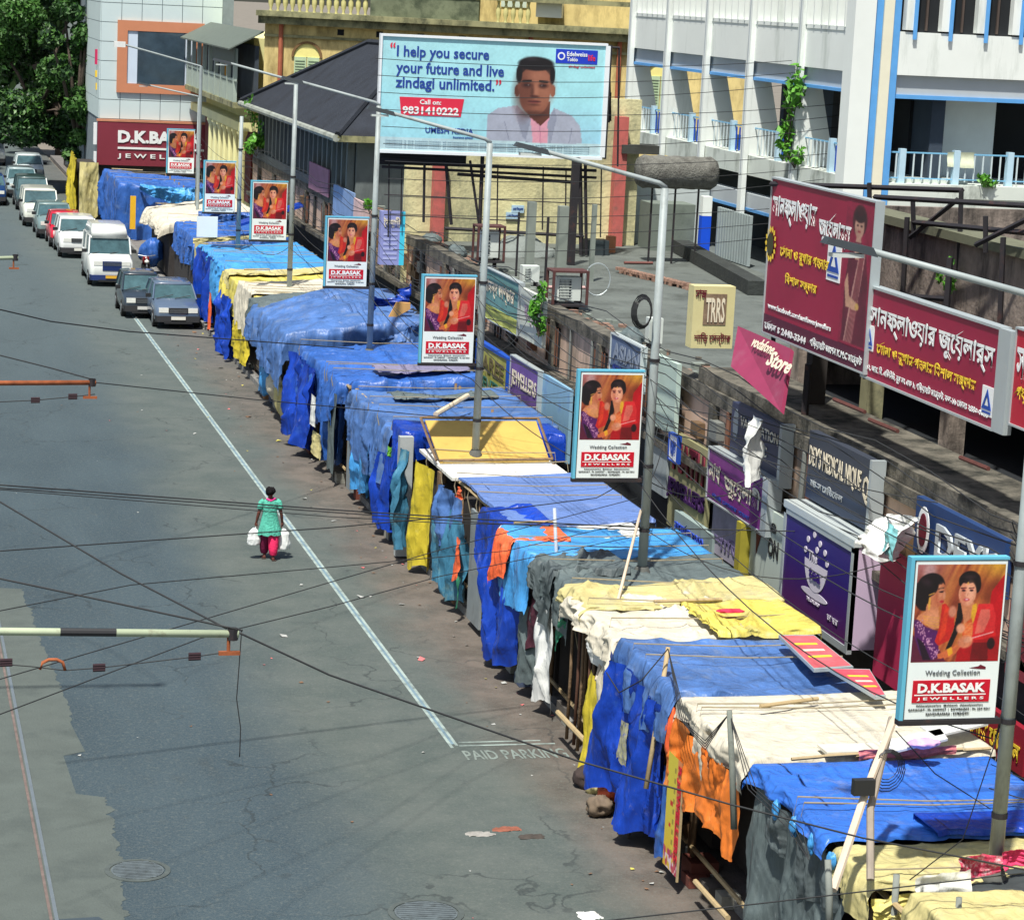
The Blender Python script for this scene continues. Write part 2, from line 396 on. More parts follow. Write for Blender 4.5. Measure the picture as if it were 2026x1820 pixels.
# manholes
def manhole(name, label, x, y, r):
    t = thing(name, label, 'manhole cover', (x, y, 0), 'manhole covers in the road')
    MB().lathe((0, 0, 0), [(r + .09, .002), (r + .09, .012), (r + .02, .014), (r + .02, .002)], mat('manhole_rim', lin((78, 86, 84)), .8, .2, 8), 28).build('rim', t, local=True)
    mb = MB(); pm = mat('manhole_iron', lin((92, 102, 106)), .8, .25, 6, stain=(lin((66, 72, 72)), .5, 8))
    mb.lathe((0, 0, 0), [(r, .0), (r, .012), (.001, .012)], pm, 28)
    for i in range(-5, 6):
        yy = i * r / 6; hw = math.sqrt(r * r - yy * yy) * .93; mb.box(-hw, hw, yy - .016, yy + .016, .0122, .022, pm)
    mb.build('cover', t, local=True)
c = atZ(272, 1722); manhole('manhole_cover', 'ribbed round manhole cover in the dark asphalt near the tram rail', c.x, c.y, .36)
c = atZ(843, 1806); manhole('manhole_cover', 'round manhole cover at the bottom edge of the road, right of the first', c.x, c.y, .42)
# ------------------------------------------------------------------ LITTER
lit = MB(); rl = random.Random(11)
cols = [mat('litter_white', lin((168, 170, 166)), .8, .1), mat('litter_pink', lin((205, 110, 110)), .8, .1), mat('litter_brown', lin((120, 92, 70)), .9, .2), mat('litter_yellow', lin((200, 190, 90)), .8, .1)]
for i in range(230):
    x = 11.3 - abs(rl.gauss(0, .9)); yy = rl.uniform(28, 92)
    if rl.random() < .25: x = rl.uniform(3, 10)
    s = rl.uniform(.015, .05) * (1 if rl.random() < .9 else 2); a = rl.uniform(0, 3); z = .006
    q = [(x + s * math.cos(a + k * 1.57) * rl.uniform(.6, 1.3), yy + s * math.sin(a + k * 1.57) * rl.uniform(.6, 1.3), z + rl.uniform(0, s * .6)) for k in range(4)]
    lit.add(q, [(0, 1, 2, 3)], cols[rl.choice((0, 0, 0, 1, 2, 2, 2, 3))])
struct('litter', lit, kind='stuff')
def rag(name, label, x, y, s, m, hgt=.06, seed=1, cat='rag', z=0.005, sy=1.0):
    n = 14; u, v = np.meshgrid(np.linspace(-1, 1, n), np.linspace(-1, 1, n), indexing='ij')
    r = np.maximum(abs(u), abs(v)); k = 1 - .35 * (np.hypot(u, v) / (r + 1e-6) - 1) + .25 * vn(u * 1.7 + seed, v * 1.7)
    P = np.stack([x + u * s * k, y + v * s * k * sy, z + hgt * (1 - r ** 2) * (.6 + .8 * crease(u * 2 + seed, v * 2)) + .01 * vn(u * 5, v * 5, seed)], -1)
    o = link(name, gridmesh(name, P, m)); return tag(o, label, cat)
wt = mat('white_plastic', lin((222, 224, 220)), .5, .08, 6)
c = atZ(930, 1188); rag('stone', 'pale broken stone on the road beside the dark stall base', c.x, c.y, .2, mat('pale_stone', lin((165, 168, 158)), .9, .2, 5), .16, 2, 'stone')
c = atZ(1165, 1812); rag('paper_sheet', 'crumpled white paper on the road at the bottom edge', c.x, c.y, .16, wt, .05, 4, 'paper')
c = atZ(962, 1245); rag('vegetable_scrap', 'yellow green vegetable scraps at the edge of the stalls', c.x, c.y, .16, mat('scrap_green', lin((160, 165, 60)), .8, .4, 12), .03, 6, 'scraps')
for i, (u, vv) in enumerate(((1000, 1640), (1050, 1655), (950, 1650))):
    c = atZ(u, vv); rag('cloth_scrap', ['orange', 'dirty brown', 'torn white'][i] + ' cloth scrap trodden flat on the road by the orange tarpaulin stall', c.x, c.y, .2, [mat('scrap_orange', lin((138, 84, 66)), .9, .3, 9), mat('scrap_brown', lin((72, 66, 60)), .9, .3, 6), mat('scrap_pale', lin((150, 148, 142)), .9, .3, 9)][i], .015, 8 + i, 'scrap', sy=.5)
# ------------------------------------------------------------------ WHITE BUILDING (right, behind)
wp = mat('white_wash', lin((226, 232, 228)), .8, .05, .6, stain=(lin((160, 170, 162)), .3, .8), streak=6)
wpb = mat('white_wash_stained', lin((206, 214, 206)), .85, .08, 1, stain=(lin((92, 100, 90)), .5, .9), streak=2.5)
gpb = mat('soffit_grey', lin((176, 184, 188)), .85, .06, 1)
blu = mat('sky_blue_paint', lin((92, 160, 222)), .6, .1, 2); dbl = mat('deep_blue_paint', lin((20, 80, 190)), .5, .1, 2)
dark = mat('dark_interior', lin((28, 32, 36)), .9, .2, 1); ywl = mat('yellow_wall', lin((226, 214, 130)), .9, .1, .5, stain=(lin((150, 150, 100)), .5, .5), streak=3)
wb = thing('white_building', 'white office building with blue edged verandahs and tall slim piers', 'building', (26, 66, 0))
XW = 26.0; YE = 86.9
# slabs and walls
b = MB()
b.box(XW + .05, 29.8, 65.8, YE, 6.95, 7.55, wpb); b.build('verandah_slab', wb)
b = MB(); b.box(XW + .02, XW + .3, 65.8, YE, 10.4, 11.5, wp); b.box(XW + .12, XW + .35, 65.8, YE, 9.92, 10.4, gpb); b.build('parapet', wb)
b = MB(); b.box(XW + .04, XW + .36, 65.8, YE, 9.83, 9.92, blu); b.build('blue_band', wb)
b = MB(); b.box(XW + .3, 34, 65.9, YE, 10.38, 10.6, gpb); b.build('ceiling_slab', wb)
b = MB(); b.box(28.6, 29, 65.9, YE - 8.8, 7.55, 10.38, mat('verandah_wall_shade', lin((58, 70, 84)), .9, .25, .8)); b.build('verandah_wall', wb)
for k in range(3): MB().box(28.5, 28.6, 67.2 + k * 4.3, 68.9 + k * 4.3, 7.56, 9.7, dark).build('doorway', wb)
# piers with rounded fronts: a slim blade from the facade back
for i, yy in enumerate((86.6, 82.35, 78.15, 73.95, 69.6)):
    b = MB(); b.box(XW - .13, XW + .02, yy - .32, yy + .0, .0, 16, wp); b.hexa([(XW + .021, yy - .3, 7.55), (XW + 1.15, yy - .3, 7.55), (XW + 1.15, yy - .02, 7.55), (XW + .021, yy - .02, 7.55), (XW + .021, yy - .3, 9.83), (XW + .62, yy - .3, 9.83), (XW + .62, yy - .02, 9.83), (XW + .021, yy - .02, 9.83)], wp); b.build('pier', wb)
    MB().box(XW - .15, XW - .131, yy - .22, yy - .14, 7.0, 14, gpb).build('drain_pipe', wb)
b = MB(); b.box(XW - .15, XW + .45, 65.2, 65.85, 0, 17, wp); b.build('corner_pier', wb)
MB().box(XW + .46, XW + .7, 65.3, 65.5, 0, 17, blu).build('blue_strip', wb)
MB().box(XW + .71, XW + 1.0, 65.25, 65.6, 0, 17, mat('cream_strip', lin((225, 222, 200)), .8, .05)).build('cream_strip', wb)
MB().box(XW + 1.01, XW + 1.22, 65.3, 65.5, 0, 17, blu).build('blue_strip', wb)
b = MB(); b.box(XW + 1.23, 40, 65.3, 65.5, 10.38, 11.55, wp); b.box(XW + 1.23, 40, 65.45, 65.7, 9.85, 10.38, gpb); b.build('parapet', wb)
MB().box(XW + 1.23, 40, 65.38, 65.72, 9.74, 9.85, blu).build('blue_band', wb)
b = MB(); b.box(XW + 1.23, 40, 65.3, 69, 7.05, 7.42, wpb); b.box(XW + 1.23, 40, 65.35, 65.8, 6.35, 7.05, wpb); b.build('verandah_slab', wb)
b = MB(); b.box(XW + 1.23, 40, 65.6, 65.8, 5.2, 6.34, mat('weathered_panel', lin((120, 132, 128)), .9, .2, 1, stain=(lin((70, 80, 76)), .5, 1))); b.box(XW + 1.2, 40, 65.5, 65.7, 5.0, 5.19, blu); b.build('lower_fascia', wb)
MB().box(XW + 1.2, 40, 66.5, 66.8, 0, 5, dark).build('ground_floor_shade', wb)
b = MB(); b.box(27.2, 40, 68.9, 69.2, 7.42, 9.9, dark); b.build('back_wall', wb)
MB().box(atY(1812, 250, 67.2).x, atY(1968, 250, 67.2).x, 67.2, 67.5, 7.43, 9.85, mat('inner_panel', lin((206, 218, 222)), .9, .08, 1)).build('inner_wall', wb)
# upper storey louvre fins
fin = MB().box(-.04, .3, -.03, .03, 0, 4, wp).mesh('louvre_fin'); 
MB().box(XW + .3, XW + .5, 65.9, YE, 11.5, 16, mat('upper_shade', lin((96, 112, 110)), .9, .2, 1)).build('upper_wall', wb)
MB().box(XW + .0, XW + .32, 65.86, YE, 11.5, 11.62, wp).build('sill_band', wb)
for k in range(34):
    o = link('louvre_fin', fin, wb, True); o.location = (0, .25 + k * .6, 11.6)
fin2 = MB().box(-.14, .14, -.25, .1, 0, 4, wp).mesh('window_mullion'); fin3 = MB().box(.0, .1, -.3, -.251, -.25, 4, blu).mesh('blue_mullion')
MB().box(XW + 1.3, 40, 65.5, 65.7, 11.55, 16, dark).build('window_glass', wb)
for k in range(9):
    o = link('window_mullion', fin2, wb, True); o.location = (1.5 + k * 1.05, -.5, 11.6)
    o = link('blue_mullion', fin3, wb, True); o.location = (1.58 + k * 1.05, -.5, 11.6)
    MB().box(26 + 2.0 + k * 1.05, 26 + 2.06 + k * 1.05, 65.4, 65.46, 11.6, 15, mat('window_frame_brown', (.08, .06, .05), .6)).build('window_bar', wb)
# railings
bal = MB().box(-.02, .02, -.015, .015, 0, .78, mat('rail_white', lin((196, 210, 214)), .6, .05)).mesh('baluster')
balb = MB().box(-.035, .035, -.015, .015, 0, .72, dbl).mesh('baluster')
pstb = MB().box(-.09, .09, -.09, .09, 0, .95, mat('post_paleblue', lin((180, 210, 226)), .6, .1)).mesh('railing_post')
lb = mat('rail_blue', lin((120, 180, 215)), .6, .1)
MB().box(XW + 1.2, 40, 65.53, 65.57, 8.25, 8.29, lb).box(XW + 1.2, 40, 65.53, 65.57, 7.55, 7.58, lb).build('handrail', wb)
for k in range(30):
    o = link('baluster', bal, wb, True); o.location = (1.5 + k * .26, -.45, 7.5)
for k in range(5):
    o = link('railing_post', pstb, wb, True); o.location = (1.66 + k * 1.62, -.45, 7.42)
MB().box(XW + .2, XW + .23, 66, YE, 8.36, 8.4, lb).build('handrail', wb)
for i, yy in enumerate((86.3, 82.05, 77.85, 73.65, 69.3)):
    o = link('railing_post', pstb, wb, True); o.location = (.2, yy - 2.2 - 66, 7.55)
    for k in range(12):
        mmm = balb if k > 6 else bal
        o = link('baluster', mmm, wb, True); o.location = (.2, yy - .35 - k * .31 - 66, 7.6); o.rotation_euler.z = R(90)
# ground floor of the left wing
b = MB(); b.box(XW + .1, XW + .4, 65.8, 78, 5.95, 6.4, gpb); b.build('lower_beam', wb)
MB().box(XW + .08, XW + .42, 65.8, 78, 5.86, 5.95, blu).build('blue_band', wb)
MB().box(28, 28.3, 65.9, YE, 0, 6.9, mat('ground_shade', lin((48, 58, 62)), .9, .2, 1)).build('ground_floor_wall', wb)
MB().box(XW - .9, 28, 65, 79, 3.6, 4.35, mat('plinth_grey', lin((96, 104, 104)), .9, .2, 1)).build('plinth', wb)
tow = rag('towel', 'pale patterned towel hung over the verandah rail', 29.0, 65.42, .3, mat('towel_cloth', lin((212, 218, 190)), .9, .15, 18), .0, 3, 'towel', 8.0)
bpy.data.objects.remove(tow)
u, v = np.meshgrid(np.linspace(0, 1, 10), np.linspace(0, 1, 10), indexing='ij')
tag(link('towel', gridmesh('towel', np.stack([29.0 + u * .8, 65.5 + .03 * np.sin(v * 5), 8.33 - v * .42 + .02 * vn(u * 3, v)], -1), MC['towel_cloth'])), 'pale patterned towel hung over the verandah rail', 'towel')
# ------------------------------------------------------------------ YELLOW BUILDING behind the billboard
ochre = mat('ochre_wall', lin((222, 202, 138)), .9, .16, .8, stain=(lin((132, 114, 70)), .6, .8), streak=3)
grime = mat('cornice_grime', lin((150, 148, 110)), .9, .25, 1, stain=(lin((70, 74, 56)), .65, 1.2), streak=1.5)
trim = mat('arch_trim', lin((120, 92, 60)), .9, .2, 2)
yb = thing('yellow_mansion', 'old ochre yellow mansion with balustrade, heavy stained cornice and arched shuttered windows', 'building', (17, 112, 0))
A0 = Vector((16.45, 109.7, 0)); A1 = Vector((36, 101.5, 0)); ad = (A1 - A0).normalized(); YP = Panel(A0, ad, (0, 0, 1))
def yrect(name, a0, a1, z0, z1, d0, d1, m, par=None):
    b = MB(); YP.rect(b, a0, a1, z0, z1, d0, d1, m); return b.build(name, par or yb)
yrect('wall', 0, 21.3, 0, 10.3, -3, 0, ochre)
yrect('cornice', -.2, 21.3, 10.3, 10.62, -3, .45, grime); yrect('cornice_lip', -.25, 21.3, 10.62, 10.85, -3, .65, grime)
yrect('string_course', 0, 21.3, 9.75, 9.86, 0, .12, grime)
yrect('parapet_rail', -.1, 21.3, 11.75, 11.95, -.35, .1, grime); yrect('upper_wall', 6.5, 21.3, 10.85, 16, -3.5, -.9, ochre)
yrect('parapet_panel', 4.6, 9.3, 10.85, 11.74, -.3, .05, mat('mossy_panel', lin((112, 120, 96)), .95, .3, 1.4, stain=(lin((60, 70, 54)), .6, 1.5)))
bme = MB().lathe((0, 0, 0), [(.07, 0), (.05, .1), (.11, .3), (.11, .5), (.05, .75), (.08, .9)], mat('baluster_stone', lin((196, 190, 130)), .9, .2, 3), 8).mesh('baluster', True)
for k in range(36):
    if 14 < k < 31: continue
    o = link('baluster', bme, yb); o.location = YP.p(.2 + k * .32, 10.85, -.12) - Vector(yb.location)
shut = mat('shutter_green', lin((176, 196, 160)), .8, .1, 3)
for k, aa in enumerate((1.9, 5.7, 9.6, 13.4, 17.2)):
    b = MB(); n = 10; r0 = .58
    for j in range(n):
        t0, t1 = math.pi * j / n, math.pi * (j + 1) / n
        q = [YP.p(aa - math.cos(t) * r, 8.95 + math.sin(t) * r, 0) for t, r in ((t0, r0), (t1, r0), (t1, r0 + .1), (t0, r0 + .1))]
        b.hexa(q + [x + YP.N * .09 for x in q], trim)
    wn_ = b.build('window_arch', yb)
    b = MB(); pts = [YP.p(aa - math.cos(math.pi * j / 12) * r0, 8.95 + math.sin(math.pi * j / 12) * r0, .02) for j in range(13)]
    b.add(pts, [tuple(range(13))], mat('tympanum', lin((232, 222, 140)), .9, .1, 2)); b.build('tympanum', wn_)
    yrect('shutter', aa - .55, aa - .02, 6.9, 8.95, .0, .05, shut, wn_); yrect('shutter', aa + .02, aa + .55, 6.9, 8.95, .0, .05, shut, wn_)
    b = MB()
    for j in range(16):
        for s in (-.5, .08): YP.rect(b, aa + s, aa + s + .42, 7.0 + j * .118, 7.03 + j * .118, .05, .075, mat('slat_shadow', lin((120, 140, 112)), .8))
    o = b.build('shutter_slats', wn_); o['kind'] = 'stuff'
pipe = mat('terracotta_pipe', lin((168, 96, 70)), .8, .15, 3)
for aa in (.75, 11.6, 15.4):
    b = MB(); b.tube([YP.p(aa, 2, .12), YP.p(aa, 10.3, .12)], .1, pipe); b.build('drain_pipe', yb)
for aa in (3.2, 4.9, 6.7, 8.5, 10.6, 12.3, 14.2): yrect('vent_hole', aa, aa + .28, 9.95, 10.2, .0, .03, dark)
for aa in (10.1, 15.9):
    yrect('upper_window', aa, aa + 1.1, 11.5, 13.5, -.9, -.85, mat('window_pale', lin((190, 205, 190)), .7, .1))
b = MB(); YP.rect(b, 11.7, 12.8, 11.15, 11.75, -.85, -.3, mat('ac_white', lin((205, 210, 205)), .6, .05)); b.build('window_air_conditioner', yb)
# lower yellow wall with red columns (behind the roof terrace)
lw = thing('yellow_rear_wall', 'stained yellow rear wall with a dark coping between red pillars', 'wall', (20, 76, 4.4))
lyw = mat('lower_yellow', lin((212, 206, 160)), .9, .2, 1.2, .4, 9, stain=(lin((140, 142, 116)), .6, .9), streak=2.5)
MB().box(15.9, 23.3, 76.1, 76.4, 3, 9.0, lyw).build('wall', lw)
MB().box(22.6, 23.8, 75.6, 76.6, 7.35, 7.62, mat('coping_dark', lin((66, 68, 64)), .9, .3, 2)).build('coping', lw)
red = mat('red_pillar_paint', lin((186, 98, 92)), .85, .18, 3, stain=(lin((128, 92, 84)), .5, 2))
for p0, p1 in (((1232, 238), (1236, 478)), ((872, 305), (866, 470))):
    t = atY(p0[0], p0[1], 75.8); q = atY(p1[0], p1[1], 75.8)
    o = MB().box(t.x - .18, t.x + .18, 75.7, 76.09, 4.3, t.z + .1, red).build('red_pillar'); tag(o, 'tall red pillar at the right end of the yellow wall' if p0[0] > 1000 else 'red pillar below the left part of the billboard', 'pillar', 'red painted pillars')
nb = thing('notice_board', 'small pale blue notice boards on the yellow wall', 'notice', (19.6, 76, 5.5))
for (ul, vt, ur, vb) in ((1012, 407, 1037, 421), (1001, 421, 1028, 433)):
    a = atY(ul, vb, 76.05); c = atY(ur, vt, 76.05); o = MB().box(a.x, c.x, 76.03, 76.09, a.z, c.z, mat('notice_blue', lin((170, 200, 220)), .7, .1)).build('notice_panel', nb)
    Pn = Panel((a.x, 76.03, a.z), (1, 0, 0), (0, 0, 1)); Pn.text(bn('এখানে বিজ্ঞাপন'), .03, (c.x - a.x) - .03, .05, (c.z - a.z) - .05, mat('ink_blue', lin((50, 80, 150)), .7), nb, .004)
# ------------------------------------------------------------------ HIP ROOF HALL
slate = mat('tar_slate', lin((40, 45, 54)), .85, .22, 1.2, .5, 14, stain=(lin((26, 28, 33)), .5, .8))
hall = thing('hip_roof_hall', 'grey timber hall with a dark hipped tar roof beside the yellow mansion', 'building', (16, 86.5, 0))
ev = 7.0; b = MB(); e = [(15.5, 85.9, ev), (15.5, 109.5, ev - .05), (22.4, 104.5, ev + .3), (22.4, 85.9, ev)]; rg = [(19.2, 91.5, 10.0), (19.0, 99.0, 9.9)]
b.add(e + rg, [(0, 1, 5, 4), (0, 4, 3), (1, 2, 5), (2, 3, 4, 5)], slate)
b.add([(p[0], p[1], p[2] - .22) for p in e] + e, [(0, 1, 2, 3), (0, 4, 5, 1), (1, 5, 6, 2), (2, 6, 7, 3), (3, 7, 4, 0)], grime); b.build('roof', hall)
MB().tube([(15.45, 85.9, ev - .1), (15.45, 109.5, ev - .15)], .13, mat('gutter', lin((150, 156, 148)), .8, .2, 2, stain=(lin((96, 100, 84)), .5, 1.5)), 8).build('gutter', hall)
b = MB(); b.tube([(15.5, 85.9, ev + .03), (19.2, 91.5, 10.03)], .12, slate, 6).tube([(19.2, 91.5, 10.03), (19, 99, 9.93)], .12, slate, 6).tube([(15.5, 109.4, ev), (19, 99, 9.93)], .12, slate, 6); b.build('ridge_cap', hall)
gw = mat('grey_boards', lin((104, 112, 112)), .9, .15, 1.5, stain=(lin((70, 76, 76)), .5, 1.5), streak=4)
b = MB(); b.box(16.3, 22, 86.5, 104.5, 4.4, 6.8, gw); b.box(16.3, 16.4, 104.5, 109, 4.4, 6.8, gw); b.box(16.0, 16.3, 86.3, 109, 4.4, 4.95, gw); b.build('wall', hall)
sm = MB().box(-.06, .0, -.17, .17, 4.96, 6.75, mat('louvre_dark', lin((44, 48, 58)), .8, .2, 2)).mesh('louvre_opening')
pm2 = MB().box(-.25, .0, -.12, .12, 4.96, 6.78, gw).mesh('timber_post')
for k in range(22):
    o = link('louvre_opening', sm, hall, True); o.location = (.29, .8 + k * 1.0, 0)
    o = link('timber_post', pm2, hall, True); o.location = (.26, .3 + k * 1.0, 0)
# ------------------------------------------------------------------ BALCONY HOUSE (left of hall)
bh = thing('balcony_house', 'narrow old house with an enclosed timber balcony, corrugated awning and pale columns', 'building', (15.6, 110, 0))
pl = mat('pale_yellow_plaster', lin((224, 220, 160)), .9, .08, .6, stain=(lin((160, 160, 120)), .35, .8), streak=3)
MB().box(16.3, 21, 111.8, 127.6, 0, 9.6, pl).build('wall', bh)
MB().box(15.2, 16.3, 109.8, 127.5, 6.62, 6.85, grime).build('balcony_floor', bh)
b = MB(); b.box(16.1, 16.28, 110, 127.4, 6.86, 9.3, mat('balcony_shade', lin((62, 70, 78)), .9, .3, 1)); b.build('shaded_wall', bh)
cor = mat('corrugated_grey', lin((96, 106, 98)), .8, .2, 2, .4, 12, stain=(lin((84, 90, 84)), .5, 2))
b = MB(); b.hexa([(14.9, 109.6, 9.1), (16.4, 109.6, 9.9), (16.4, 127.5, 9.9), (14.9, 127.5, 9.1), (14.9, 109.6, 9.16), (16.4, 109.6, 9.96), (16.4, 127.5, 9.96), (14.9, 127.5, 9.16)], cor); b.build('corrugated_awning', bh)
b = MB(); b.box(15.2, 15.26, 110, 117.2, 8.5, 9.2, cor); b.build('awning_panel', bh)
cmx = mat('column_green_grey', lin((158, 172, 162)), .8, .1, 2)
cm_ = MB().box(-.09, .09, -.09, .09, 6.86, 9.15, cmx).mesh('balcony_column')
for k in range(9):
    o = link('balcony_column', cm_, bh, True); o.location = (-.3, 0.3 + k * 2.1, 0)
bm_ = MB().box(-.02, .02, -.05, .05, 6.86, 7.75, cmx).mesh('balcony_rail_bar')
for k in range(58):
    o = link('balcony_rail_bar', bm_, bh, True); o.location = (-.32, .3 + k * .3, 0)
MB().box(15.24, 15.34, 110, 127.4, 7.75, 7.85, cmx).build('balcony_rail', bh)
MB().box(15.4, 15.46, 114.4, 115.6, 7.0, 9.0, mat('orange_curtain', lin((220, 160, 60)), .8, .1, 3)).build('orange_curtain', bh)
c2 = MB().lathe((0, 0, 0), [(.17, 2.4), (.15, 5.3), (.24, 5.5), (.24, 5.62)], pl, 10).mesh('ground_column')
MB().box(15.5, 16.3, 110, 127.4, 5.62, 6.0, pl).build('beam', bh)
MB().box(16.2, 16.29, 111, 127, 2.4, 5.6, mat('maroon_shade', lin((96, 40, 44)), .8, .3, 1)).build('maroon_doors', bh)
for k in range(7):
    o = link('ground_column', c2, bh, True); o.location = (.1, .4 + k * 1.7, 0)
# ------------------------------------------------------------------ JEWELLERY STORE (far left building)
js = thing('jewellery_store', 'pale panelled store building with an orange framed dark window and a maroon fascia', 'building', (11, 128, 0))
clad = mat('cladding_panel', lin((196, 212, 212)), .55, .05, .3)
MB().box(11.05, 17.6, 128.05, 142, 0, 15.5, mat('cladding_joint', lin((120, 132, 138)), .8)).build('wall', js)
pme = MB().box(.012, .98, -.04, .0, .012, .93, clad).mesh('cladding_panel')
sme = MB().box(-.04, .0, .012, 1.9, .012, .93, clad).mesh('side_panel')
for i in range(6):
    for j in range(10):
        z = 4.98 + j * .95; x = 11.05 + i * 1.0
        o = link('cladding_panel', pme, js); o.location = Vector((x, 128.05, z)) - Vector(js.location)
        if i < 5:
            o = link('side_panel', sme, js); o.location = Vector((11.05, 128.05 + i * 1.9, z)) - Vector(js.location)
orf = mat('orange_frame', lin((196, 130, 96)), .6, .06, 1)
b = MB()
for q in ((11.85, 16.15, 9.35, 9.85), (11.85, 16.15, 6.3, 6.75), (11.85, 12.35, 6.75, 9.35), (15.65, 16.15, 6.75, 9.35)): b.box(q[0], q[1], 127.88, 128.0, q[2], q[3], orf)
b.build('window_frame', js)
MB().box(12.36, 15.64, 127.95, 128.0, 6.76, 9.34, mat('pale_blue_panel', lin((200, 214, 228)), .6, .03)).build('window_surround', js)
MB().box(12.85, 15.2, 127.9, 127.94, 6.7, 9.5, glass_mat('store_glass', lin((60, 76, 88)))).build('window_pane', js)
mar = mat('maroon_fascia', lin((124, 44, 58)), .6, .08, 1)
MB().box(10.95, 17.4, 127.7, 128.0, 2.7, 4.85, mar).build('fascia', js)
MB().box(10.9, 17.4, 127.68, 128.0, 4.86, 4.96, mat('fascia_trim', lin((190, 130, 100)), .6)).build('fascia_trim', js)
SP = Panel((10.95, 127.69, 2.7), (1, 0, 0), (0, 0, 1)); wl = mat('white_letter', lin((228, 232, 230)), .6, .03)
SP.text('D.K.BASAK', 1.0, 5.2, 1.12, 1.75, wl, js, .01, .05, deep=.8); SP.text('J E W E L L E R S', 1.0, 5.2, .32, .6, wl, js, .01, .02, deep=.8)
b = MB(); SP.rect(b, 1.0, 5.3, .82, .92, .0, .03, wl); b.build('underline', js)
MB().box(11.1, 17.5, 128.0, 128.2, 0, 2.69, mat('shop_front_dark', (.05, .05, .05), .5)).build('shop_front', js)
for i, (u, v0, v1, cc) in enumerate(((193, 98, 128, (190, 40, 90)), (193, 140, 153, (225, 190, 60)), (194, 165, 178, (225, 190, 60)), (190, 243, 286, (225, 228, 230)), (190, 300, 330, (225, 228, 230)))):
    t = atY(u, v0, 129.5); q = atY(u, v1, 129.5)
    o = MB().box(t.x - .12, t.x + .1, 129.4, 129.6, q.z, t.z, mat('side_sign_%d' % i, lin(cc), .6, .05)).build('projecting_sign')
    tag(o, ['small magenta projecting sign high on the store corner', 'upper small yellow sign on the store corner', 'lower small yellow sign on the store corner', 'tall white vertical sign beside the maroon fascia', 'short white sign at the foot of the store corner'][i], 'sign', 'signs on the store corner')
# ------------------------------------------------------------------ MARKET BLOCK behind the stalls
pink = mat('faded_pink_plaster', lin((206, 178, 158)), .9, .14, 1.2, stain=(lin((96, 90, 78)), .55, 1.1), streak=3)
band = mat('stained_band', lin((108, 104, 94)), .95, .35, 2.4, .4, 14, stain=(lin((38, 40, 36)), .7, 1.8), streak=2)
rofm = mat('roof_screed', lin((96, 102, 98)), .95, .2, .8, .4, 10, stain=(lin((58, 62, 58)), .55, .7))
mk = thing('market_block', 'long low market block with stained ledges and faded pink plaster bays', 'building', (16, 30, 0))
b = MB(); b.box(16.08, 16.6, 18, 109.5, 0, 4.35, pink); b.build('wall', mk)
b = MB(); b.box(16.6, 25.1, 18, 85.9, 4.05, 4.45, rofm); b.build('roof_terrace', mk)
MB().box(15.98, 16.35, 18, 109, 4.35, 4.62, band).build('roof_ledge', mk)
MB().box(15.75, 16.07, 18, 109, 3.0, 3.14, band).build('canopy_ledge', mk)
b = MB(); b.box(16.03, 16.07, 18, 109, .15, 2.95, mat('shutter_dark', lin((50, 54, 56)), .7, .3, 1.5, stain=(lin((30, 30, 30)), .5, 2))); b.build('shop_fronts', mk)
pil = MB().box(-.4, -.263, -.14, .14, 3.14, 4.349, band).mesh('pilaster')
for k in range(22):
    o = link('pilaster', pil, mk, True); o.location = (.34, -8 + k * 4.05, 0)
# pipes, meter boxes and small windows of the market fronts
rf = random.Random(77); pp_m = [mat('pipe_grey', lin((120, 124, 120)), .7, .2, 3), mat('pipe_rust', lin((110, 76, 60)), .8, .3, 4), mat('pipe_dark', lin((50, 52, 52)), .8, .2, 3)]
for k in range(34):
    yy = rf.uniform(30, 100); z0 = rf.choice((3.14, 2.0, 1.0)); m_ = rf.choice(pp_m)
    MB().tube([(16.0, yy, z0), (16.0, yy + rf.uniform(-.1, .1), 4.34)], rf.uniform(.025, .06), m_, 6).build('wall_pipe', mk)
for k in range(26):
    yy = rf.uniform(32, 98); z0 = rf.uniform(3.3, 3.8); s_ = rf.uniform(.12, .3)
    MB().box(15.9, 16.07, yy - s_, yy + s_, z0, z0 + s_ * 1.5, rf.choice(pp_m + [mat('meter_wood', lin((110, 88, 64)), .8, .3, 4)])).build('meter_box', mk)
for k in range(12):
    yy = 50.5 + k * 4.05; t_ = MB().box(16.03, 16.07, yy - .55, yy + .55, 3.3, 4.2, dark).build('window', mk)
    for q in range(6): MB().box(16.0, 16.029, yy - .5 + q * .2 - .012, yy - .5 + q * .2 + .012, 3.3, 4.2, pp_m[1]).build('window_bar', t_)
a = atZ(1362, 500, 4.46); c = atZ(1515, 585, 4.46); b = MB(); d_ = (c - a).normalized(); n_ = Vector((d_.y, -d_.x, 0)) * .5
b.hexa([a, c, c + n_, a + n_] + [p + Vector((0, 0, .38)) for p in (a, c, c + n_, a + n_)], mat('mossy_black', lin((52, 56, 54)), .95, .3, 3, .4, 12, stain=(lin((110, 112, 96)), .2, 4))); tag(b.build('mossy_kerb_wall'), 'low black mossy wall along the far side of the roof terrace', 'wall')
# broken brick line on the roof
br = thing('broken_parapet', 'broken low brick upstand crossing the grey roof terrace', 'parapet', (18, 62, 4.45))
brk = mat('roof_brick', lin((150, 120, 104)), .95, .3, 4, .3, 20); bk = MB().box(-.12, .12, -.055, .055, 0, .075, brk).mesh('brick')
rb_ = random.Random(8)
P0 = atZ(1228, 540, 4.45); P1 = atZ(1400, 582, 4.45)
for k in range(64):
    t = k / 63; p = P0.lerp(P1, t); 
    for c_ in range(2):
        if rb_.random() < .28: continue
        o = link('brick', bk, br); o.location = Vector((p.x + rb_.uniform(-.04, .04), p.y + rb_.uniform(-.03, .03), 4.455 + c_ * .078)) - Vector(br.location); o.rotation_euler.z = rb_.uniform(-.4, .4) + (.5 if t > .5 else 0)
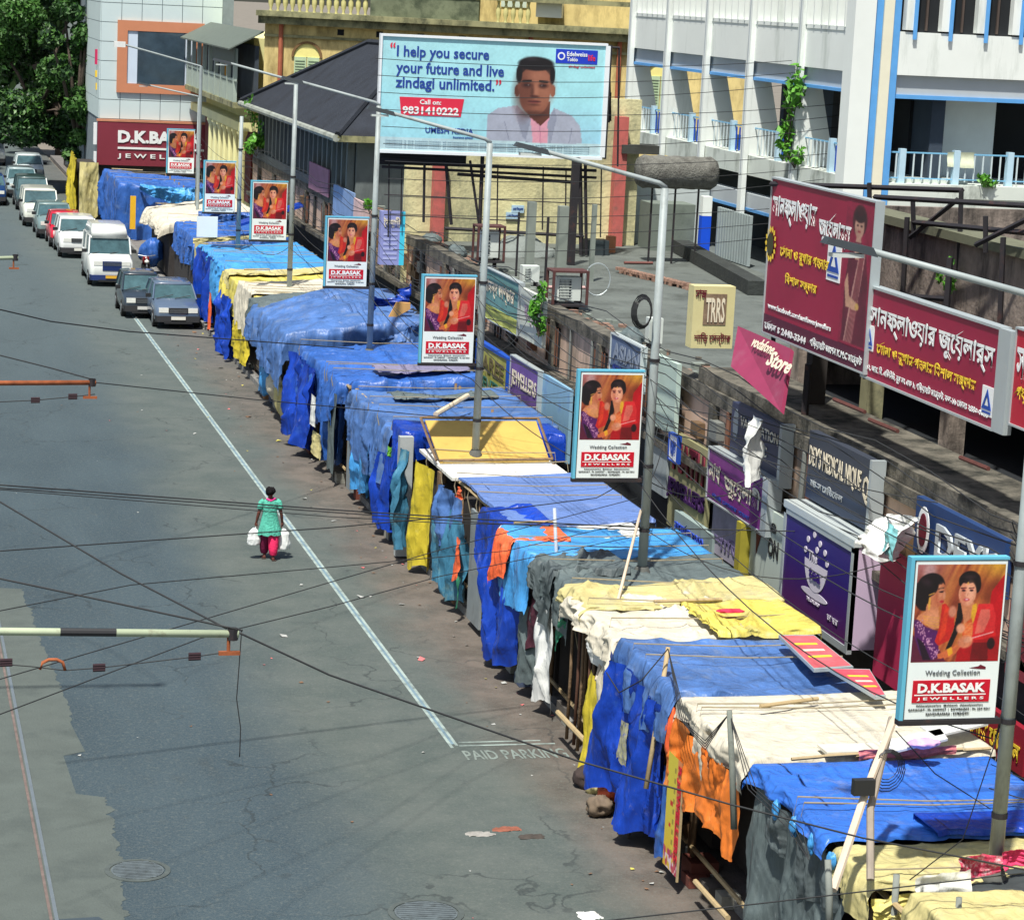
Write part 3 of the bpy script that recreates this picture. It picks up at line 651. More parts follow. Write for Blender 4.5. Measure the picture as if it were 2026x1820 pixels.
# ------------------------------------------------------------------ boards
def boardX(name, label, cat, x, TL, TR, BL, col, th=.1, frame=None, fw=.05, group=None, zt=None, tilt=0):
    a = atX(*TL, x); c = atX(*TR, x); d = atX(*BL, x)
    zt_ = (a.z + c.z) / 2 if zt is None else zt; zb = d.z; L = a.y - c.y
    t = thing(name, label, cat, (x, (a.y + c.y) / 2, zb), group)
    P = Panel((x, a.y, zb), (0, -1, 0), (0, 0, 1)); hh = zt_ - zb
    b = MB(); P.rect(b, 0, L, 0, hh, -th, 0, col); b.build('board', t)
    if frame:
        b = MB()
        for q in ((-fw, L + fw, -fw, 0), (-fw, L + fw, hh, hh + fw), (-fw, 0, 0, hh), (L, L + fw, 0, hh)): P.rect(b, q[0], q[1], q[2], q[3], -th - .02, .025, frame)
        b.build('frame', t)
    P.L = L; P.h = hh; P.t = t
    return P
def boardY(name, label, cat, y, TL, BR, col, th=.1, group=None):
    a = atY(*TL, y); c = atY(*BR, y); t = thing(name, label, cat, ((a.x + c.x) / 2, y, c.z), group)
    P = Panel((a.x, y, c.z), (1, 0, 0), (0, 0, 1)); P.L = c.x - a.x; P.h = a.z - c.z
    b = MB(); P.rect(b, 0, P.L, 0, P.h, -th, 0, col); b.build('board', t); P.t = t; return P
def T(P, body, a0, a1, u0, u1, m, **k): return P.text(body, a0 * P.L, a1 * P.L, u0 * P.h, u1 * P.h, m, P.t, **k)
def Rr(P, name, a0, a1, u0, u1, m, d0=0, d1=.012):
    b = MB(); P.rect(b, a0 * P.L, a1 * P.L, u0 * P.h, u1 * P.h, d0, d1, m); return b.build(name, P.t)
ink = lambda k, c: mat('ink_' + k, lin(c), .55, .03)
W_ = ink('white', (232, 236, 236)); NAVY = ink('navy', (30, 70, 160)); YEL = ink('yellow', (240, 205, 60)); REDI = ink('red', (205, 24, 50)); MARI = ink('maroon', (100, 20, 40)); BLK = ink('black', (40, 42, 44)); CREAM = ink('cream', (224, 214, 190))
alu = mat('aluminium', lin((178, 188, 190)), .45, .06, 2, metal=.3); steel = mat('galvanised', lin((164, 174, 176)), .45, .1, 3, metal=.4, stain=(lin((110, 108, 100)), .3, 2)); iron = mat('dark_iron', lin((40, 38, 42)), .7, .2, 3, stain=(lin((92, 56, 44)), .35, 3))
# maroon sunflower hoardings
mag = mat('maroon_flex', lin((146, 22, 60)), .45, .14, .6); magd = mat('maroon_dark', lin((84, 24, 52)), .5, .1, .6)
def triangle_logo(P, a, u, s, par):
    b = MB(); P.rect(b, a, a + s, u, u + s * 1.15, .0, .012, W_); b.build('emblem_panel', par)
    b = MB(); o = []; i_ = []
    O_ = [(.5, 1.05), (.06, .25), (.94, .25)]; I_ = [(.5, .78), (.3, .4), (.7, .4)]
    vs = [P.p(a + x * s, u + z * s, .013) for x, z in O_] + [P.p(a + x * s, u + z * s, .013) for x, z in I_]
    vs += [v + P.N * .008 for v in vs]
    b.add(vs, [(6, 7, 10, 9), (7, 8, 11, 10), (8, 6, 9, 11), (0, 1, 7, 6), (1, 2, 8, 7), (2, 0, 6, 8)], NAVY); P.rect(b, a + .1 * s, a + .9 * s, u + .1 * s, u + .17 * s, .013, .02, NAVY); b.build('emblem', par)
PA = boardX('hoarding', 'tall maroon jewellery hoarding in Bengali with a woman in a sari and a sunflower', 'hoarding', 15.9, (1530, 357), (1735, 398), (1509, 655), mag, .12, alu, .03)
T(PA, bn('সানফ্লাওয়ার'), .02, .47, .72, .9, W_, bold=.03); T(PA, bn('জুয়েলার্স'), .5, .8, .68, .88, W_, bold=.03)
T(PA, bn('সোনা ও রুপার গহনার'), .13, .62, .50, .60, YEL, bold=.02); T(PA, bn('বিশাল সম্ভার'), .2, .52, .34, .43, YEL, bold=.02)
T(PA, 'www.facebook.com/sunflowerjewellers', .04, .68, .155, .2, W_); Rr(PA, 'footer_band', 0, 1, 0, .12, magd, .0, .008)
T(PA, bn('ফোন ঃ 2440-3344'), .02, .45, .025, .09, W_, d=.016, bold=.03); T(PA, bn('গড়িয়াহাট জংশন K.M.C মার্কেট'), .48, .98, .02, .09, W_, d=.016)
triangle_logo(PA, .6 * PA.L, .47 * PA.h, .62, PA.t)
b = MB()
for k in range(14):
    a = k * 2 * math.pi / 14; c = PA.p(.14 + math.cos(a) * .18, 1.62 + math.sin(a) * .2, .02); e_ = PA.p(.14 + math.cos(a) * .3, 1.62 + math.sin(a) * .34, .022)
    s_ = (e_ - c).normalized().cross(PA.N) * .055; b.add([c, (c + e_) / 2 + s_, e_, (c + e_) / 2 - s_], [(0, 1, 2, 3)], YEL)
b.build('sunflower_petals', PA.t)
b = MB(); b.add([PA.p(.14 + math.cos(k * .524) * .18, 1.62 + math.sin(k * .524) * .2, .03) for k in range(12)], [tuple(range(12))], ink('seed', (60, 60, 30))); b.build('sunflower_disc', PA.t)
# woman in a sari on that hoarding: print sheet
cv = Cv(60, 150, .4)
cv.c[:] = (146, 22, 60); cv.mix(.25 * (vn(cv.x * 5, cv.y * 9) > .3), (170, 40, 80))
cv.ell(.5, .13, .26, .11, (70, 24, 34)); cv.ell(.5, .17, .17, .085, (196, 150, 130)); cv.ell(.5, .10, .2, .045, (50, 22, 28)); cv.ell(.5, .07, .1, .035, (60, 20, 30))
for xx in (.43, .57): cv.ell(xx, .165, .035, .008, (60, 30, 34))
cv.ell(.5, .205, .05, .008, (150, 50, 60)); cv.poly([(.43, .23), (.57, .23), (.62, .3), (.38, .3)], (196, 150, 130))
cv.poly([(.22, .33), (.38, .28), (.62, .28), (.8, .34), (.92, .55), (.95, .98), (.1, .98), (.12, .55)], (96, 24, 46)); cv.poly([(.34, .29), (.64, .29), (.55, .4), (.42, .4)], (198, 156, 134))
cv.poly([(.6, .3), (.78, .34), (.5, .98), (.2, .98), (.4, .6)], (190, 140, 132)); 
for k in range(7): cv.line((.62 + k * .02, .32), (.26 + k * .04, .98), .006, (120, 50, 60), .8)
cv.poly([(.1, .58), (.2, .5), (.3, .66), (.62, .7), (.6, .75), (.2, .74)], (196, 150, 124)); cv.ell(.6, .72, .07, .025, (200, 160, 90))
cv.finish(.2, 1)
o = link('printed_woman', print_sheet('printed_woman', cv, attr_mat('print_ink'), .25 * PA.L, .86 * PA.h), PA.t)
o.location = PA.p(.745 * PA.L, .125 * PA.h, .006) - Vector(PA.t.location); o.rotation_euler.z = R(-90)
PB = boardX('hoarding', 'long maroon Bengali jewellery hoarding with white and yellow lettering above the dark opening', 'hoarding', 15.95, (1718, 581), (1981, 638), (1709, 742), mag, .14, alu, .04)
T(PB, bn('সানফ্লাওয়ার জুয়েলার্স'), .03, .98, .52, .87, W_, bold=.02); T(PB, bn('সোনা ও রুপার গহনার বিশাল সম্ভার'), .11, .87, .27, .46, YEL, bold=.03)
T(PB, bn('২১২, আর. বি. এভিনিউ, রুম নং এফ ১, গড়িয়াহাট মার্কেট, কল-১৯ ফোনঃ ২৪৪০-৩৩৪৪'), .02, .97, .06, .17, W_)
triangle_logo(PB, .03, .3 * PB.h, .36, PB.t); triangle_logo(PB, PB.L - .42, .1 * PB.h, .38, PB.t)
b = MB(); PB.rect(b, PB.L + .045, PB.L + .42, -.03, PB.h + .03, -.1, .03, alu); b.build('end_panel', PB.t)
PC = boardX('hoarding', 'red jewellery hoarding cut by the right edge above the pole', 'hoarding', 15.96, (2014, 652), (2060, 664), (2002, 838), mat('crimson_flex', lin((178, 24, 50)), .45, .1, .6), .12, alu, .03)
T(PC, bn('সান'), .1, .9, .5, .85, W_); T(PC, bn('গয়না'), .1, .9, .25, .42, YEL)
# other shop boards ------------------------------------------------
# tea cafe light box
te = MB(); tl = atX(1560, 1010, 15.45); tr_ = atX(1690, 1078, 15.45); bl_ = atX(1560, 1197, 15.45)
tt = thing('light_box_sign', 'large purple tea cafe light box sign with silver surround', 'sign', (15.5, (tl.y + tr_.y) / 2, bl_.z))
y0, y1, z0, z1 = tr_.y, tl.y, bl_.z, (tl.z + tr_.z) / 2
silv = mat('silver_sheet', lin((196, 206, 206)), .35, .08, 2, metal=.2, stain=(lin((140, 140, 128)), .2, 2)); lil = mat('lilac_side', lin((192, 172, 196)), .5, .04, 1)
MB().box(15.4, 16.25, y0 - .12, y1 + .12, z1 + .02, z1 + .14, silv).build('top_cover', tt)
MB().box(15.42, 16.25, y0 - .1, y0 - .02, z0 - .05, z1 + .02, lil).build('side_cover', tt)
b = MB(); b.box(15.41, 15.5, y0 - .1, y0, z0, z1, alu); b.box(15.41, 15.5, y1, y1 + .1, z0, z1, alu); b.box(15.41, 15.5, y0 - .1, y1 + .1, z0 - .12, z0, alu); b.box(15.41, 15.5, y0 - .1, y1 + .1, z1 - .08, z1 + .019, alu); b.build('frame', tt)
cv = Cv(60, 40, 1.6); cv.c[:] = (40, 22, 120); cv.mix(np.clip(cv.y * 1.6 - .6, 0, 1) * .8, (110, 40, 90)); cv.mix(np.clip(.5 + .8 * vn(cv.x * 3, cv.y * 3), 0, 1) * .25, (70, 20, 110)); 
o = link('face_panel', print_sheet('face_panel', cv, attr_mat('print_ink'), y1 - y0, z1 - z0), tt); o.location = Vector((15.43, y1, z0)) - Vector(tt.location); o.rotation_euler.z = R(-90)
TP = Panel((15.43, y1, z0), (0, -1, 0), (0, 0, 1)); TP.L = y1 - y0; TP.h = z1 - z0; TP.t = tt
pwh = ink('lilac_white', (214, 208, 220))
def disc(P, a, u, ra, ru, m, name, th0=0, th1=2 * math.pi, d=.012):
    n = 18; c = [P.p(a * P.L + math.cos(th0 + (th1 - th0) * k / n) * ra * P.L, u * P.h + math.sin(th0 + (th1 - th0) * k / n) * ru * P.h, d) for k in range(n + 1)]
    b = MB(); b.add(c + [q - P.N * .01 for q in c], [tuple(range(n + 1))[::-1]] + [(k, k + 1, n + 2 + k, n + 1 + k) for k in range(n)], m); return b.build(name, P.t)
disc(TP, .5, .62, .17, .30, pwh, 'cup_emblem', math.pi, 2 * math.pi); T(TP, 'The', .38, .52, .62, .72, pwh, bold=.03); T(TP, 'tea', .42, .6, .44, .56, ink('purple', (50, 24, 110)), d=.03, bold=.03)
for a, u in ((.36, .82), (.45, .9), (.54, .84), (.62, .78), (.5, .76), (.66, .68), (.33, .7)): disc(TP, a, u, .022, .032, pwh, 'leaf_emblem')
disc(TP, .5, .29, .2, .04, pwh, 'saucer_emblem', d=.008); T(TP, 'THE CAFE SHOP', .4, .6, .2, .24, pwh); T(TP, bn('চা ঘর'), .72, .88, .14, .2, pwh)
# dark media sign
P = boardX('shop_sign', 'dark medical shop board with white capitals under the loggia ledge', 'sign', 15.8, (1603, 848), (1727, 915), (1600, 985), mat('charcoal_board', lin((58, 64, 76)), .5, .12, 1), .15, None)
T(P, "DEY'S MEDICAL NIQUE", .03, .86, .45, .8, CREAM, bold=.01); T(P, bn('ডে-স মেডিকেল'), .08, .6, .2, .33, W_); T(P, 'Q', .89, .98, .35, .75, CREAM)
Rr(P, 'lower_band', 0, 1, 0, .3, mat('slate_band', lin((46, 60, 84)), .5, .1, 1), 0, .006)
b = MB(); P.rect(b, P.L, P.L + .1, -.35, P.h + .02, -.2, .05, alu); b.build('end_post', P.t)
P = boardX('shop_sign', 'navy vaccination clinic board between pink canopy and brick pier', 'sign', 15.8, (1450, 788), (1548, 850), (1447, 900), mat('navy_board', lin((48, 56, 84)), .5, .15, 1), .15, None)
T(P, 'VACCINATION', .2, .95, .62, .82, CREAM); T(P, 'CLINIC', .35, .75, .3, .5, CREAM); disc(P, .1, .6, .05, .3, mat('grey_mark', lin((110, 120, 130)), .6), 'emblem')
b = MB(); P.rect(b, P.L, P.L + .12, -.1, P.h + .05, -.2, .05, alu); b.build('end_post', P.t)
P = boardX('shop_sign', 'purple Bengali jewellery board with pale lettering and metal end', 'sign', 15.6, (1405, 882), (1512, 950), (1402, 985), mat('plum_flex', lin((116, 42, 122)), .5, .2, 1.5), .2, alu, .03)
T(P, bn('নাথ'), .02, .24, .4, .75, CREAM, bold=.02); T(P, bn('জুয়েলারী'), .32, .97, .25, .78, CREAM, bold=.03); T(P, bn('গিনি সোনার গহনা'), .1, .8, .06, .16, NAVY)
b = MB(); P.rect(b, P.L + .035, P.L + .3, -.05, P.h + .03, -.25, .03, alu); b.build('end_box', P.t)
P = boardX('shop_sign', 'olive board with raised dark maroon letters left of the purple board', 'sign', 15.85, (1330, 850), (1402, 893), (1325, 1040), mat('olive_board', lin((150, 148, 110)), .8, .1, 1), .1, None)
T(P, 'NATH', .12, .95, .62, .93, MARI, deep=1.5, bold=.03); T(P, 'JEWELLERS', .0, 1.0, .3, .52, ink('violet', (56, 20, 80)), deep=1.5, bold=.03)
P = boardX('shop_sign', 'grey green fascia with raised white and blue letters below the olive board', 'sign', 15.7, (1335, 1010), (1410, 1058), (1325, 1070), mat('sage_fascia', lin((140, 158, 156)), .8, .1, 1), .12, None)
T(P, bn('নাথ জুয়েলার্স') + ' OOO', .05, .8, .35, .8, ink('royal', (50, 80, 190)), deep=1.0, bold=.02)
o = MB().box(15.5, 16, 42.9, 43.15, .3, 2.7, mat('yellow_post', lin((160, 150, 50)), .8, .2, 2)).build('yellow_post'); tag(o, 'mustard yellow post beside the grey green fascia', 'post')
P = boardX('shop_sign', 'small white board with blue lettering left of the maroon letters', 'sign', 15.5, (1326, 858), (1342, 866), (1322, 905), W_, .05, NAVY, .03)
T(P, bn('জাত'), .15, .85, .15, .85, NAVY, bold=.03)
P = boardX('shop_sign', 'white board with a dark red fan shape and letters left of the purple light box', 'sign', 15.7, (1490, 985), (1556, 1030), (1478, 1130), mat('white_board', lin((186, 198, 188)), .6, .08, 1), .1, None)
b = MB(); b.add([P.p(.15 * P.L, .98 * P.h, .01), P.p(.5 * P.L, .98 * P.h, .01), P.p(.2 * P.L, .3 * P.h, .01)], [(0, 2, 1)], MARI); b.build('fan_emblem', P.t); T(P, 'ON', .55, .85, .4, .65, BLK, bold=.03); T(P, '8', .6, .75, .72, .86, BLK)
P = boardX('shop_sign', 'faded lilac printed board below the purple Bengali board', 'sign', 15.75, (1412, 990), (1478, 1040), (1408, 1090), mat('faded_lilac', lin((168, 164, 178)), .7, .3, 3), .1, None)
T(P, bn('শাড়ি'), .1, .9, .1, .5, ink('lilac', (120, 110, 150)))
P = boardX('shop_sign', 'faded blue hanging board under the roof edge beside the coil of cable', 'sign', 15.5, (1211, 660), (1270, 690), (1208, 745), mat('faded_blue', lin((92, 110, 140)), .7, .25, 3), .1, silv, .03)
T(P, 'ASIAN', .08, .95, .45, .85, ink('paleink', (130, 142, 160)), bold=.03); T(P, 'STORE', .1, .9, .1, .35, ink('inkb', (40, 60, 150)), bold=.03)
P = boardX('shop_sign', 'teal weathered board with yellow lower edge beside the third lamp pole', 'sign', 15.6, (952, 524), (1028, 563), (948, 620), mat('teal_flex', lin((104, 150, 146)), .7, .2, 2), .12, alu, .03)
T(P, bn('আনন্দ ভাণ্ডার'), .1, .9, .45, .8, CREAM); Rr(P, 'lower_band', 0, 1, 0, .28, mat('lime_band', lin((190, 196, 100)), .7, .3, 4), 0, .008)
P = boardX('shop_sign', 'faded white board next to a green plant under the roof edge', 'sign', 15.6, (1032, 568), (1076, 592), (1028, 665), mat('faded_white', lin((196, 202, 190)), .7, .12, 3), .1, None)
T(P, bn('বস্ত্র'), .2, .8, .3, .7, ink('faint', (170, 150, 165)))
P = boardX('shop_sign', 'yellow green board with a blue border behind the blue stall', 'sign', 15.3, (945, 678), (1004, 712), (935, 765), mat('mustard_green', lin((170, 170, 86)), .6, .3, 3), .1, mat('blue_border', lin((30, 80, 180)), .5, .05), .08)
T(P, 'SAREE', .08, .92, .5, .85, ink('brownish', (110, 100, 70)), bold=.03); T(P, 'CENTRE', .1, .9, .15, .4, ink('teal', (60, 120, 110)), bold=.02)
P = boardX('shop_sign', 'violet jewellers board with pale capitals right of the yellow board', 'sign', 15.3, (1012, 702), (1066, 738), (1006, 795), mat('violet_board', lin((112, 84, 150)), .6, .3, 2), .1, alu, .03)
T(P, 'JEWELLERS', .05, .95, .35, .75, CREAM, bold=.02); Rr(P, 'lower_band', 0, 1, 0, .18, mat('indigo_band', lin((70, 60, 150)), .6, .1, 2), 0, .008)
P = boardX('shop_sign', 'plain light blue sheet board behind the second poster', 'sign', 15.4, (1074, 735), (1128, 775), (1068, 880), mat('light_blue_sheet', lin((132, 172, 196)), .7, .12, 2, stain=(lin((90, 130, 190)), .4, 2)), .08, None)
P = boardX('shop_sign', 'pale green blank board right of the second lamp pole', 'sign', 15.7, (1290, 695), (1340, 722), (1284, 835), mat('pale_green_board', lin((176, 196, 186)), .8, .1, 2, stain=(lin((130, 150, 140)), .3, 2)), .1, None)
P = boardX('shop_sign', 'grey stained sheet below the pale green board', 'sign', 15.8, (1285, 858), (1322, 880), (1278, 960), mat('stained_sheet', lin((150, 160, 164)), .85, .15, 2, stain=(lin((110, 120, 120)), .5, 2)), .06, None)
# near right: pharmacy letters, red boards
P = boardX('shop_sign', 'navy pharmacy fascia with big raised silver letters behind the nearest poster', 'sign', 15.9, (1815, 975), (1990, 1075), (1800, 1085), mat('navy_fascia', lin((34, 62, 110)), .6, .1, 1), .12, None)
T(P, "DEY'S", .28, .98, .12, .74, mat('silver_letter', lin((196, 206, 210)), .4, .05, metal=.2), deep=1.6, bold=.02)
disc(P, .16, .5, .07, .42, W_, 'oval_emblem', d=.09); disc(P, .16, .5, .045, .3, MARI, 'oval_emblem_mark', d=.1)
P = boardX('shop_sign', 'plain crimson board right of the purple light box', 'sign', 15.7, (1745, 1080), (1880, 1160), (1722, 1330), mat('crimson_board', lin((176, 44, 82)), .6, .12, 1), .1, None)
P = boardX('shop_sign', 'dark red board with yellow lettering low behind the nearest poster', 'sign', 15.7, (1890, 1350), (2030, 1450), (1885, 1440), mat('dark_red_board', lin((140, 26, 44)), .6, .15, 1), .1, None)
T(P, bn('গহনার দোকান'), .05, .95, .2, .8, YEL, bold=.03)
P = boardX('shop_sign', 'dark brick red board right of the nearest lamp pole', 'sign', 15.75, (2000, 1180), (2060, 1220), (1990, 1330), mat('brick_red_board', lin((130, 50, 60)), .6, .2, 1), .1, None)
# pink canopy board, tilted out
pkm = mat('hot_pink_flex', lin((146, 54, 86)), .5, .12, 1, stain=(lin((150, 84, 106)), .35, 1.5))
a = atX(1460, 645, 15.6); c = atX(1565, 690, 15.6); d = atX(1446, 725, 15.2); e_ = atX(1545, 815, 15.2)
t = thing('canopy_sign', 'sagging pink shop canopy sign below the tall maroon hoarding', 'sign', (15.6, a.y, d.z))
b = MB(); b.hexa([a, c, e_, d] + [p + Vector((.06, 0, -.05)) for p in (a, c, e_, d)], pkm); b.build('board', t)
A_ = (c - a); U_ = (a - d); Pp = Panel(d, A_, U_); Pp.U = (Pp.U - Pp.A * Pp.U.dot(Pp.A)).normalized(); Pp.N = Pp.A.cross(Pp.U); Pp.L = A_.length; Pp.h = U_.length; Pp.t = t
T(Pp, 'vodafone', .1, .5, .42, .6, CREAM, d=.03, bold=.02); T(Pp, 'Store', .5, .9, .25, .5, CREAM, d=.03, bold=.03)
# cream box sign standing on the roof edge facing the camera
P = boardY('shop_sign', 'cream yellow box sign with brown letters standing on the roof edge', 'sign', 47.5, (1374, 566), (1448, 690), mat('cream_box', lin((206, 198, 146)), .7, .1, 2, stain=(lin((170, 150, 100)), .25, 3)), .35)
Rr(P, 'dark_panel', .25, .8, .38, .88, mat('brown_panel', lin((130, 110, 90)), .7, .4, 8)); T(P, bn('সাজ'), .03, .3, .8, .95, MARI, d=.016); T(P, 'TRRS', .3, .76, .42, .82, CREAM, d=.02, bold=.02); T(P, bn('শাড়ি সেন্টার'), .06, .94, .06, .26, MARI, bold=.02, d=.016)
# cyan edged box sign, far
P = boardY('shop_sign', 'faded lilac box sign with a bright cyan side above the dark peaked tarpaulin', 'sign', 72.5, (755, 418), (798, 525), mat('lilac_fade', lin((140, 146, 196)), .7, .15, 2), .3)
T(P, 'ABCDE'[:0] + bn('বৈশাখী'), .1, .8, .7, .9, CREAM); Rr(P, 'cyan_side', .8, 1, 0, 1, mat('cyan_edge', lin((70, 200, 225)), .5, .06), 0, .02)
for k in range(6): Rr(P, 'faded_line', .12, .7, .1 + k * .09, .14 + k * .09, ink('fadedline', (170, 176, 214)), 0, .01)
# pale facade bits further along
for i, (TL, TR, BL, cc, lb_) in enumerate((((660, 362), (700, 385), (655, 450), (124, 150, 190), 'blue grey sheet on the wall near the fifth lamp pole'), ((612, 318), (650, 338), (607, 370), (150, 110, 130), 'dull plum board on the wall right of the potted bush'), ((700, 392), (735, 408), (697, 440), (208, 178, 178), 'pale pink board beside a small creeper'))):
    boardX('wall_board', lb_, 'board', 15.9, TL, TR, BL, mat('wallboard_%d' % i, lin(cc), .8, .2, 2), .06)
# ------------------------------------------------------------------ upper storey block at right with dark loggia
ub = thing('upper_block', 'blackened concrete upper storey with a deep dark loggia below the long hoarding', 'building', (17, 37, 4.6))
blk = mat('blackened_concrete', lin((146, 134, 124)), .95, .3, 3, .4, 10, stain=(lin((26, 27, 26)), .62, 1.3), streak=4)
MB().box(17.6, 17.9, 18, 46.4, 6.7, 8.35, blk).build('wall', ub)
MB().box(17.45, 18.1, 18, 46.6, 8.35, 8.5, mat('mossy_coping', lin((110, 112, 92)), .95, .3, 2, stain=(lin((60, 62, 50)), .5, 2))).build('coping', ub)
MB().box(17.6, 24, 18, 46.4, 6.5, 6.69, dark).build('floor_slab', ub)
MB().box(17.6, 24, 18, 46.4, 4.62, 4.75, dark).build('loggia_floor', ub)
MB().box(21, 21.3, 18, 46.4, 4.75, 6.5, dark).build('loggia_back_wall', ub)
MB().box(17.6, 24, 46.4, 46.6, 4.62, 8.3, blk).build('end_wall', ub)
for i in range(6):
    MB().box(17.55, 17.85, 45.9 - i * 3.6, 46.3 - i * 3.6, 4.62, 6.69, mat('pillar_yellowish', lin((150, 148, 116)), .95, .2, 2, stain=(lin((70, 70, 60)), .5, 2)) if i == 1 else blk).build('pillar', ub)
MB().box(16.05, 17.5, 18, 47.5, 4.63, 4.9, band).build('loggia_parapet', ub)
o = MB().box(16.7, 17.0, 43.0, 43.3, 4.9, 6.6, mat('soot_column', lin((52, 48, 46)), .9, .25, 2)).build('soot_column'); tag(o, 'soot black concrete column on the ledge under the tall maroon hoarding', 'column')
o = MB().box(15.98, 16.3, 40.55, 41.05, 3.3, 4.6, mat('brick_pier', lin((128, 84, 70)), .95, .25, 3)).build('brick_pier'); tag(o, 'dull red brick pier left of the dark medical board', 'pier')
for i, (u, v, s) in enumerate(((1720, 830, 1.2), (1900, 905, 1.0), (1650, 790, 1.4))):
    c = atX(u, v, 15.9); o = MB().tube([c, c + Vector((-.0, -s, .02))], .035, mat('rusty_bar', lin((90, 52, 46)), .8, .3, 4), 6).build('rusty_bar')
    tag(o, ['rusty iron bar across the dark loggia below the middle of the long hoarding', 'rusty iron bar across the dark loggia near the right edge', 'rusty iron bar between the pink canopy and the dark loggia'][i], 'bar', 'rusty bars across the loggia')
# steel frame above the hoardings
sf = thing('steel_lattice', 'rusty steel lattice frame holding the maroon hoardings above the roof', 'frame', (16.4, 38, 6))
def fr(p, q, r=.045): MB().tube([p, q], r, iron, 4).build('steel_member', sf)
def S_(u, v, x): return atX(u, v, x)
fr(atX(1530, 368, 16.1), atX(1530, 680, 16.1)); fr(atY(1720, 362, 41), atY(1722, 560, 41)); fr(atY(1525, 364, 43.5), atY(1905, 377, 39)); fr(atY(1902, 377, 39), atY(1896, 560, 39))
fr(atY(1730, 390, 40), atY(2040, 408, 36)); fr(atY(1806, 395, 40), atY(1808, 470, 40)); fr(atY(1808, 440, 40), atY(2040, 462, 36)); fr(atY(1795, 430, 40), atY(1785, 600, 40), .05)
fr(atY(1895, 395, 39), atY(1800, 470, 40)); fr(atY(1950, 428, 37), atY(1950, 500, 37)); fr(atY(1985, 470, 36.5), atY(1978, 650, 36.5), .05); fr(atY(1880, 510, 38), atY(1872, 620, 38), .06); fr(atY(1785, 585, 40), atY(1875, 592, 38)); fr(atY(2040, 430, 36), atY(1930, 485, 37))
fr(atX(1720, 590, 16.15), atX(1712, 750, 16.15)); fr(atX(1600, 720, 16.2), atX(1590, 850, 16.2), .07)
# blue/white barrel post, corrugated gate and wall at the end of the terrace
o = MB().box(24.9, 25.2, 74.3, 74.6, 4.45, 5.6, mat('bright_blue', lin((20, 80, 215)), .5, .05)).box(24.9, 25.2, 74.3, 74.6, 5.601, 6.2, wp).build('painted_post'); tag(o, 'square post painted blue below and white above at the terrace end', 'post')
cg = thing('corrugated_gate', 'grey corrugated sheet gate between the painted post and the white pier', 'gate', (25.4, 73.2, 4.4))
b = MB()
for k in range(26):
    y0_ = 71.2 + k * .12; b.box(25.35 + (.04 if k % 2 else 0), 25.45 + (.04 if k % 2 else 0), y0_, y0_ + .119, 4.4, 5.9, mat('zinc', lin((150, 162, 162)), .6, .1, 3))
b.build('corrugated_sheet', cg)
o = MB().box(23.4, 24.8, 74.7, 76, 4.44, 5.9, mat('grey_render', lin((110, 120, 112)), .9, .12, 1, stain=(lin((80, 88, 80)), .4, 1))).build('grey_wall'); tag(o, 'grey rendered wall behind the roof terrace right of the red pillar', 'wall')
MBw = MB().box(23.3, 26, 77.0, 77.2, 4.4, 7.0, mat('sheet_roof', lin((190, 200, 200)), .7, .08, 1)).build('white_screen_wall'); tag(MBw, 'pale tiled screen wall below the wrapped tank', 'wall')
# wrapped horizontal tank
ta = atY(1262, 338, 71); tb = atY(1415, 345, 71)
tk = thing('wrapped_tank', 'large grey cylinder wrapped in old net standing beside the white building', 'tank', ((ta.x + tb.x) / 2, 71, 6.2))
n = 28; rings = []
for j in range(15):
    s = j / 14; r = .48 * (1 if 0 < j < 14 else .82) * (1 + .03 * math.sin(j * 2.1)); cx_ = ta.x + (tb.x - ta.x) * s
    rings.append([(cx_, 71 + math.cos(q * 2 * math.pi / n) * r, (ta.z + tb.z) / 2 + math.sin(q * 2 * math.pi / n) * r) for q in range(n)])
MB().loft(rings, mat('net_wrap', lin((112, 112, 106)), .95, .35, 6, 1.0, 22, stain=(lin((60, 58, 54)), .5, 2))).build('tank_body', tk, True)
for s in (.2, .5, .8):
    xx = ta.x + (tb.x - ta.x) * s; MB().box(xx - .025, xx + .025, 70.98, 71.03, 4.45, ta.z - .4, iron).build('stand_leg', tk)
# roof clutter: square stub columns with rods
stub = mat('stub_concrete', lin((128, 136, 128)), .95, .15, 2)
for i, (u, vt, vb, wd) in enumerate(((1053, 400, 505, .22), (1115, 408, 520, .26), (1177, 405, 515, .12), (1140, 312, 510, .2), (1085, 430, 500, .06), (1027, 420, 500, .05))):
    Y_ = 66 if i != 3 else 70; c = atY(u, vt, Y_); m_ = stub if i in (0, 1, 2) else iron
    o = MB().box(c.x - wd / 2, c.x + wd / 2, Y_ - wd / 2, Y_ + wd / 2, 4.44, c.z, m_).build('stub_column')
    tag(o, ['left grey concrete stub column on the roof terrace', 'middle grey concrete stub column on the roof terrace', 'slim grey stub column right of the black post', 'tall black iron post carrying the right end of the billboard', 'thin iron rod between the two left stub columns', 'thin iron rod left of the stub columns'][i], 'column' if i < 3 else 'post', 'stub columns on the terrace' if i < 3 else None)
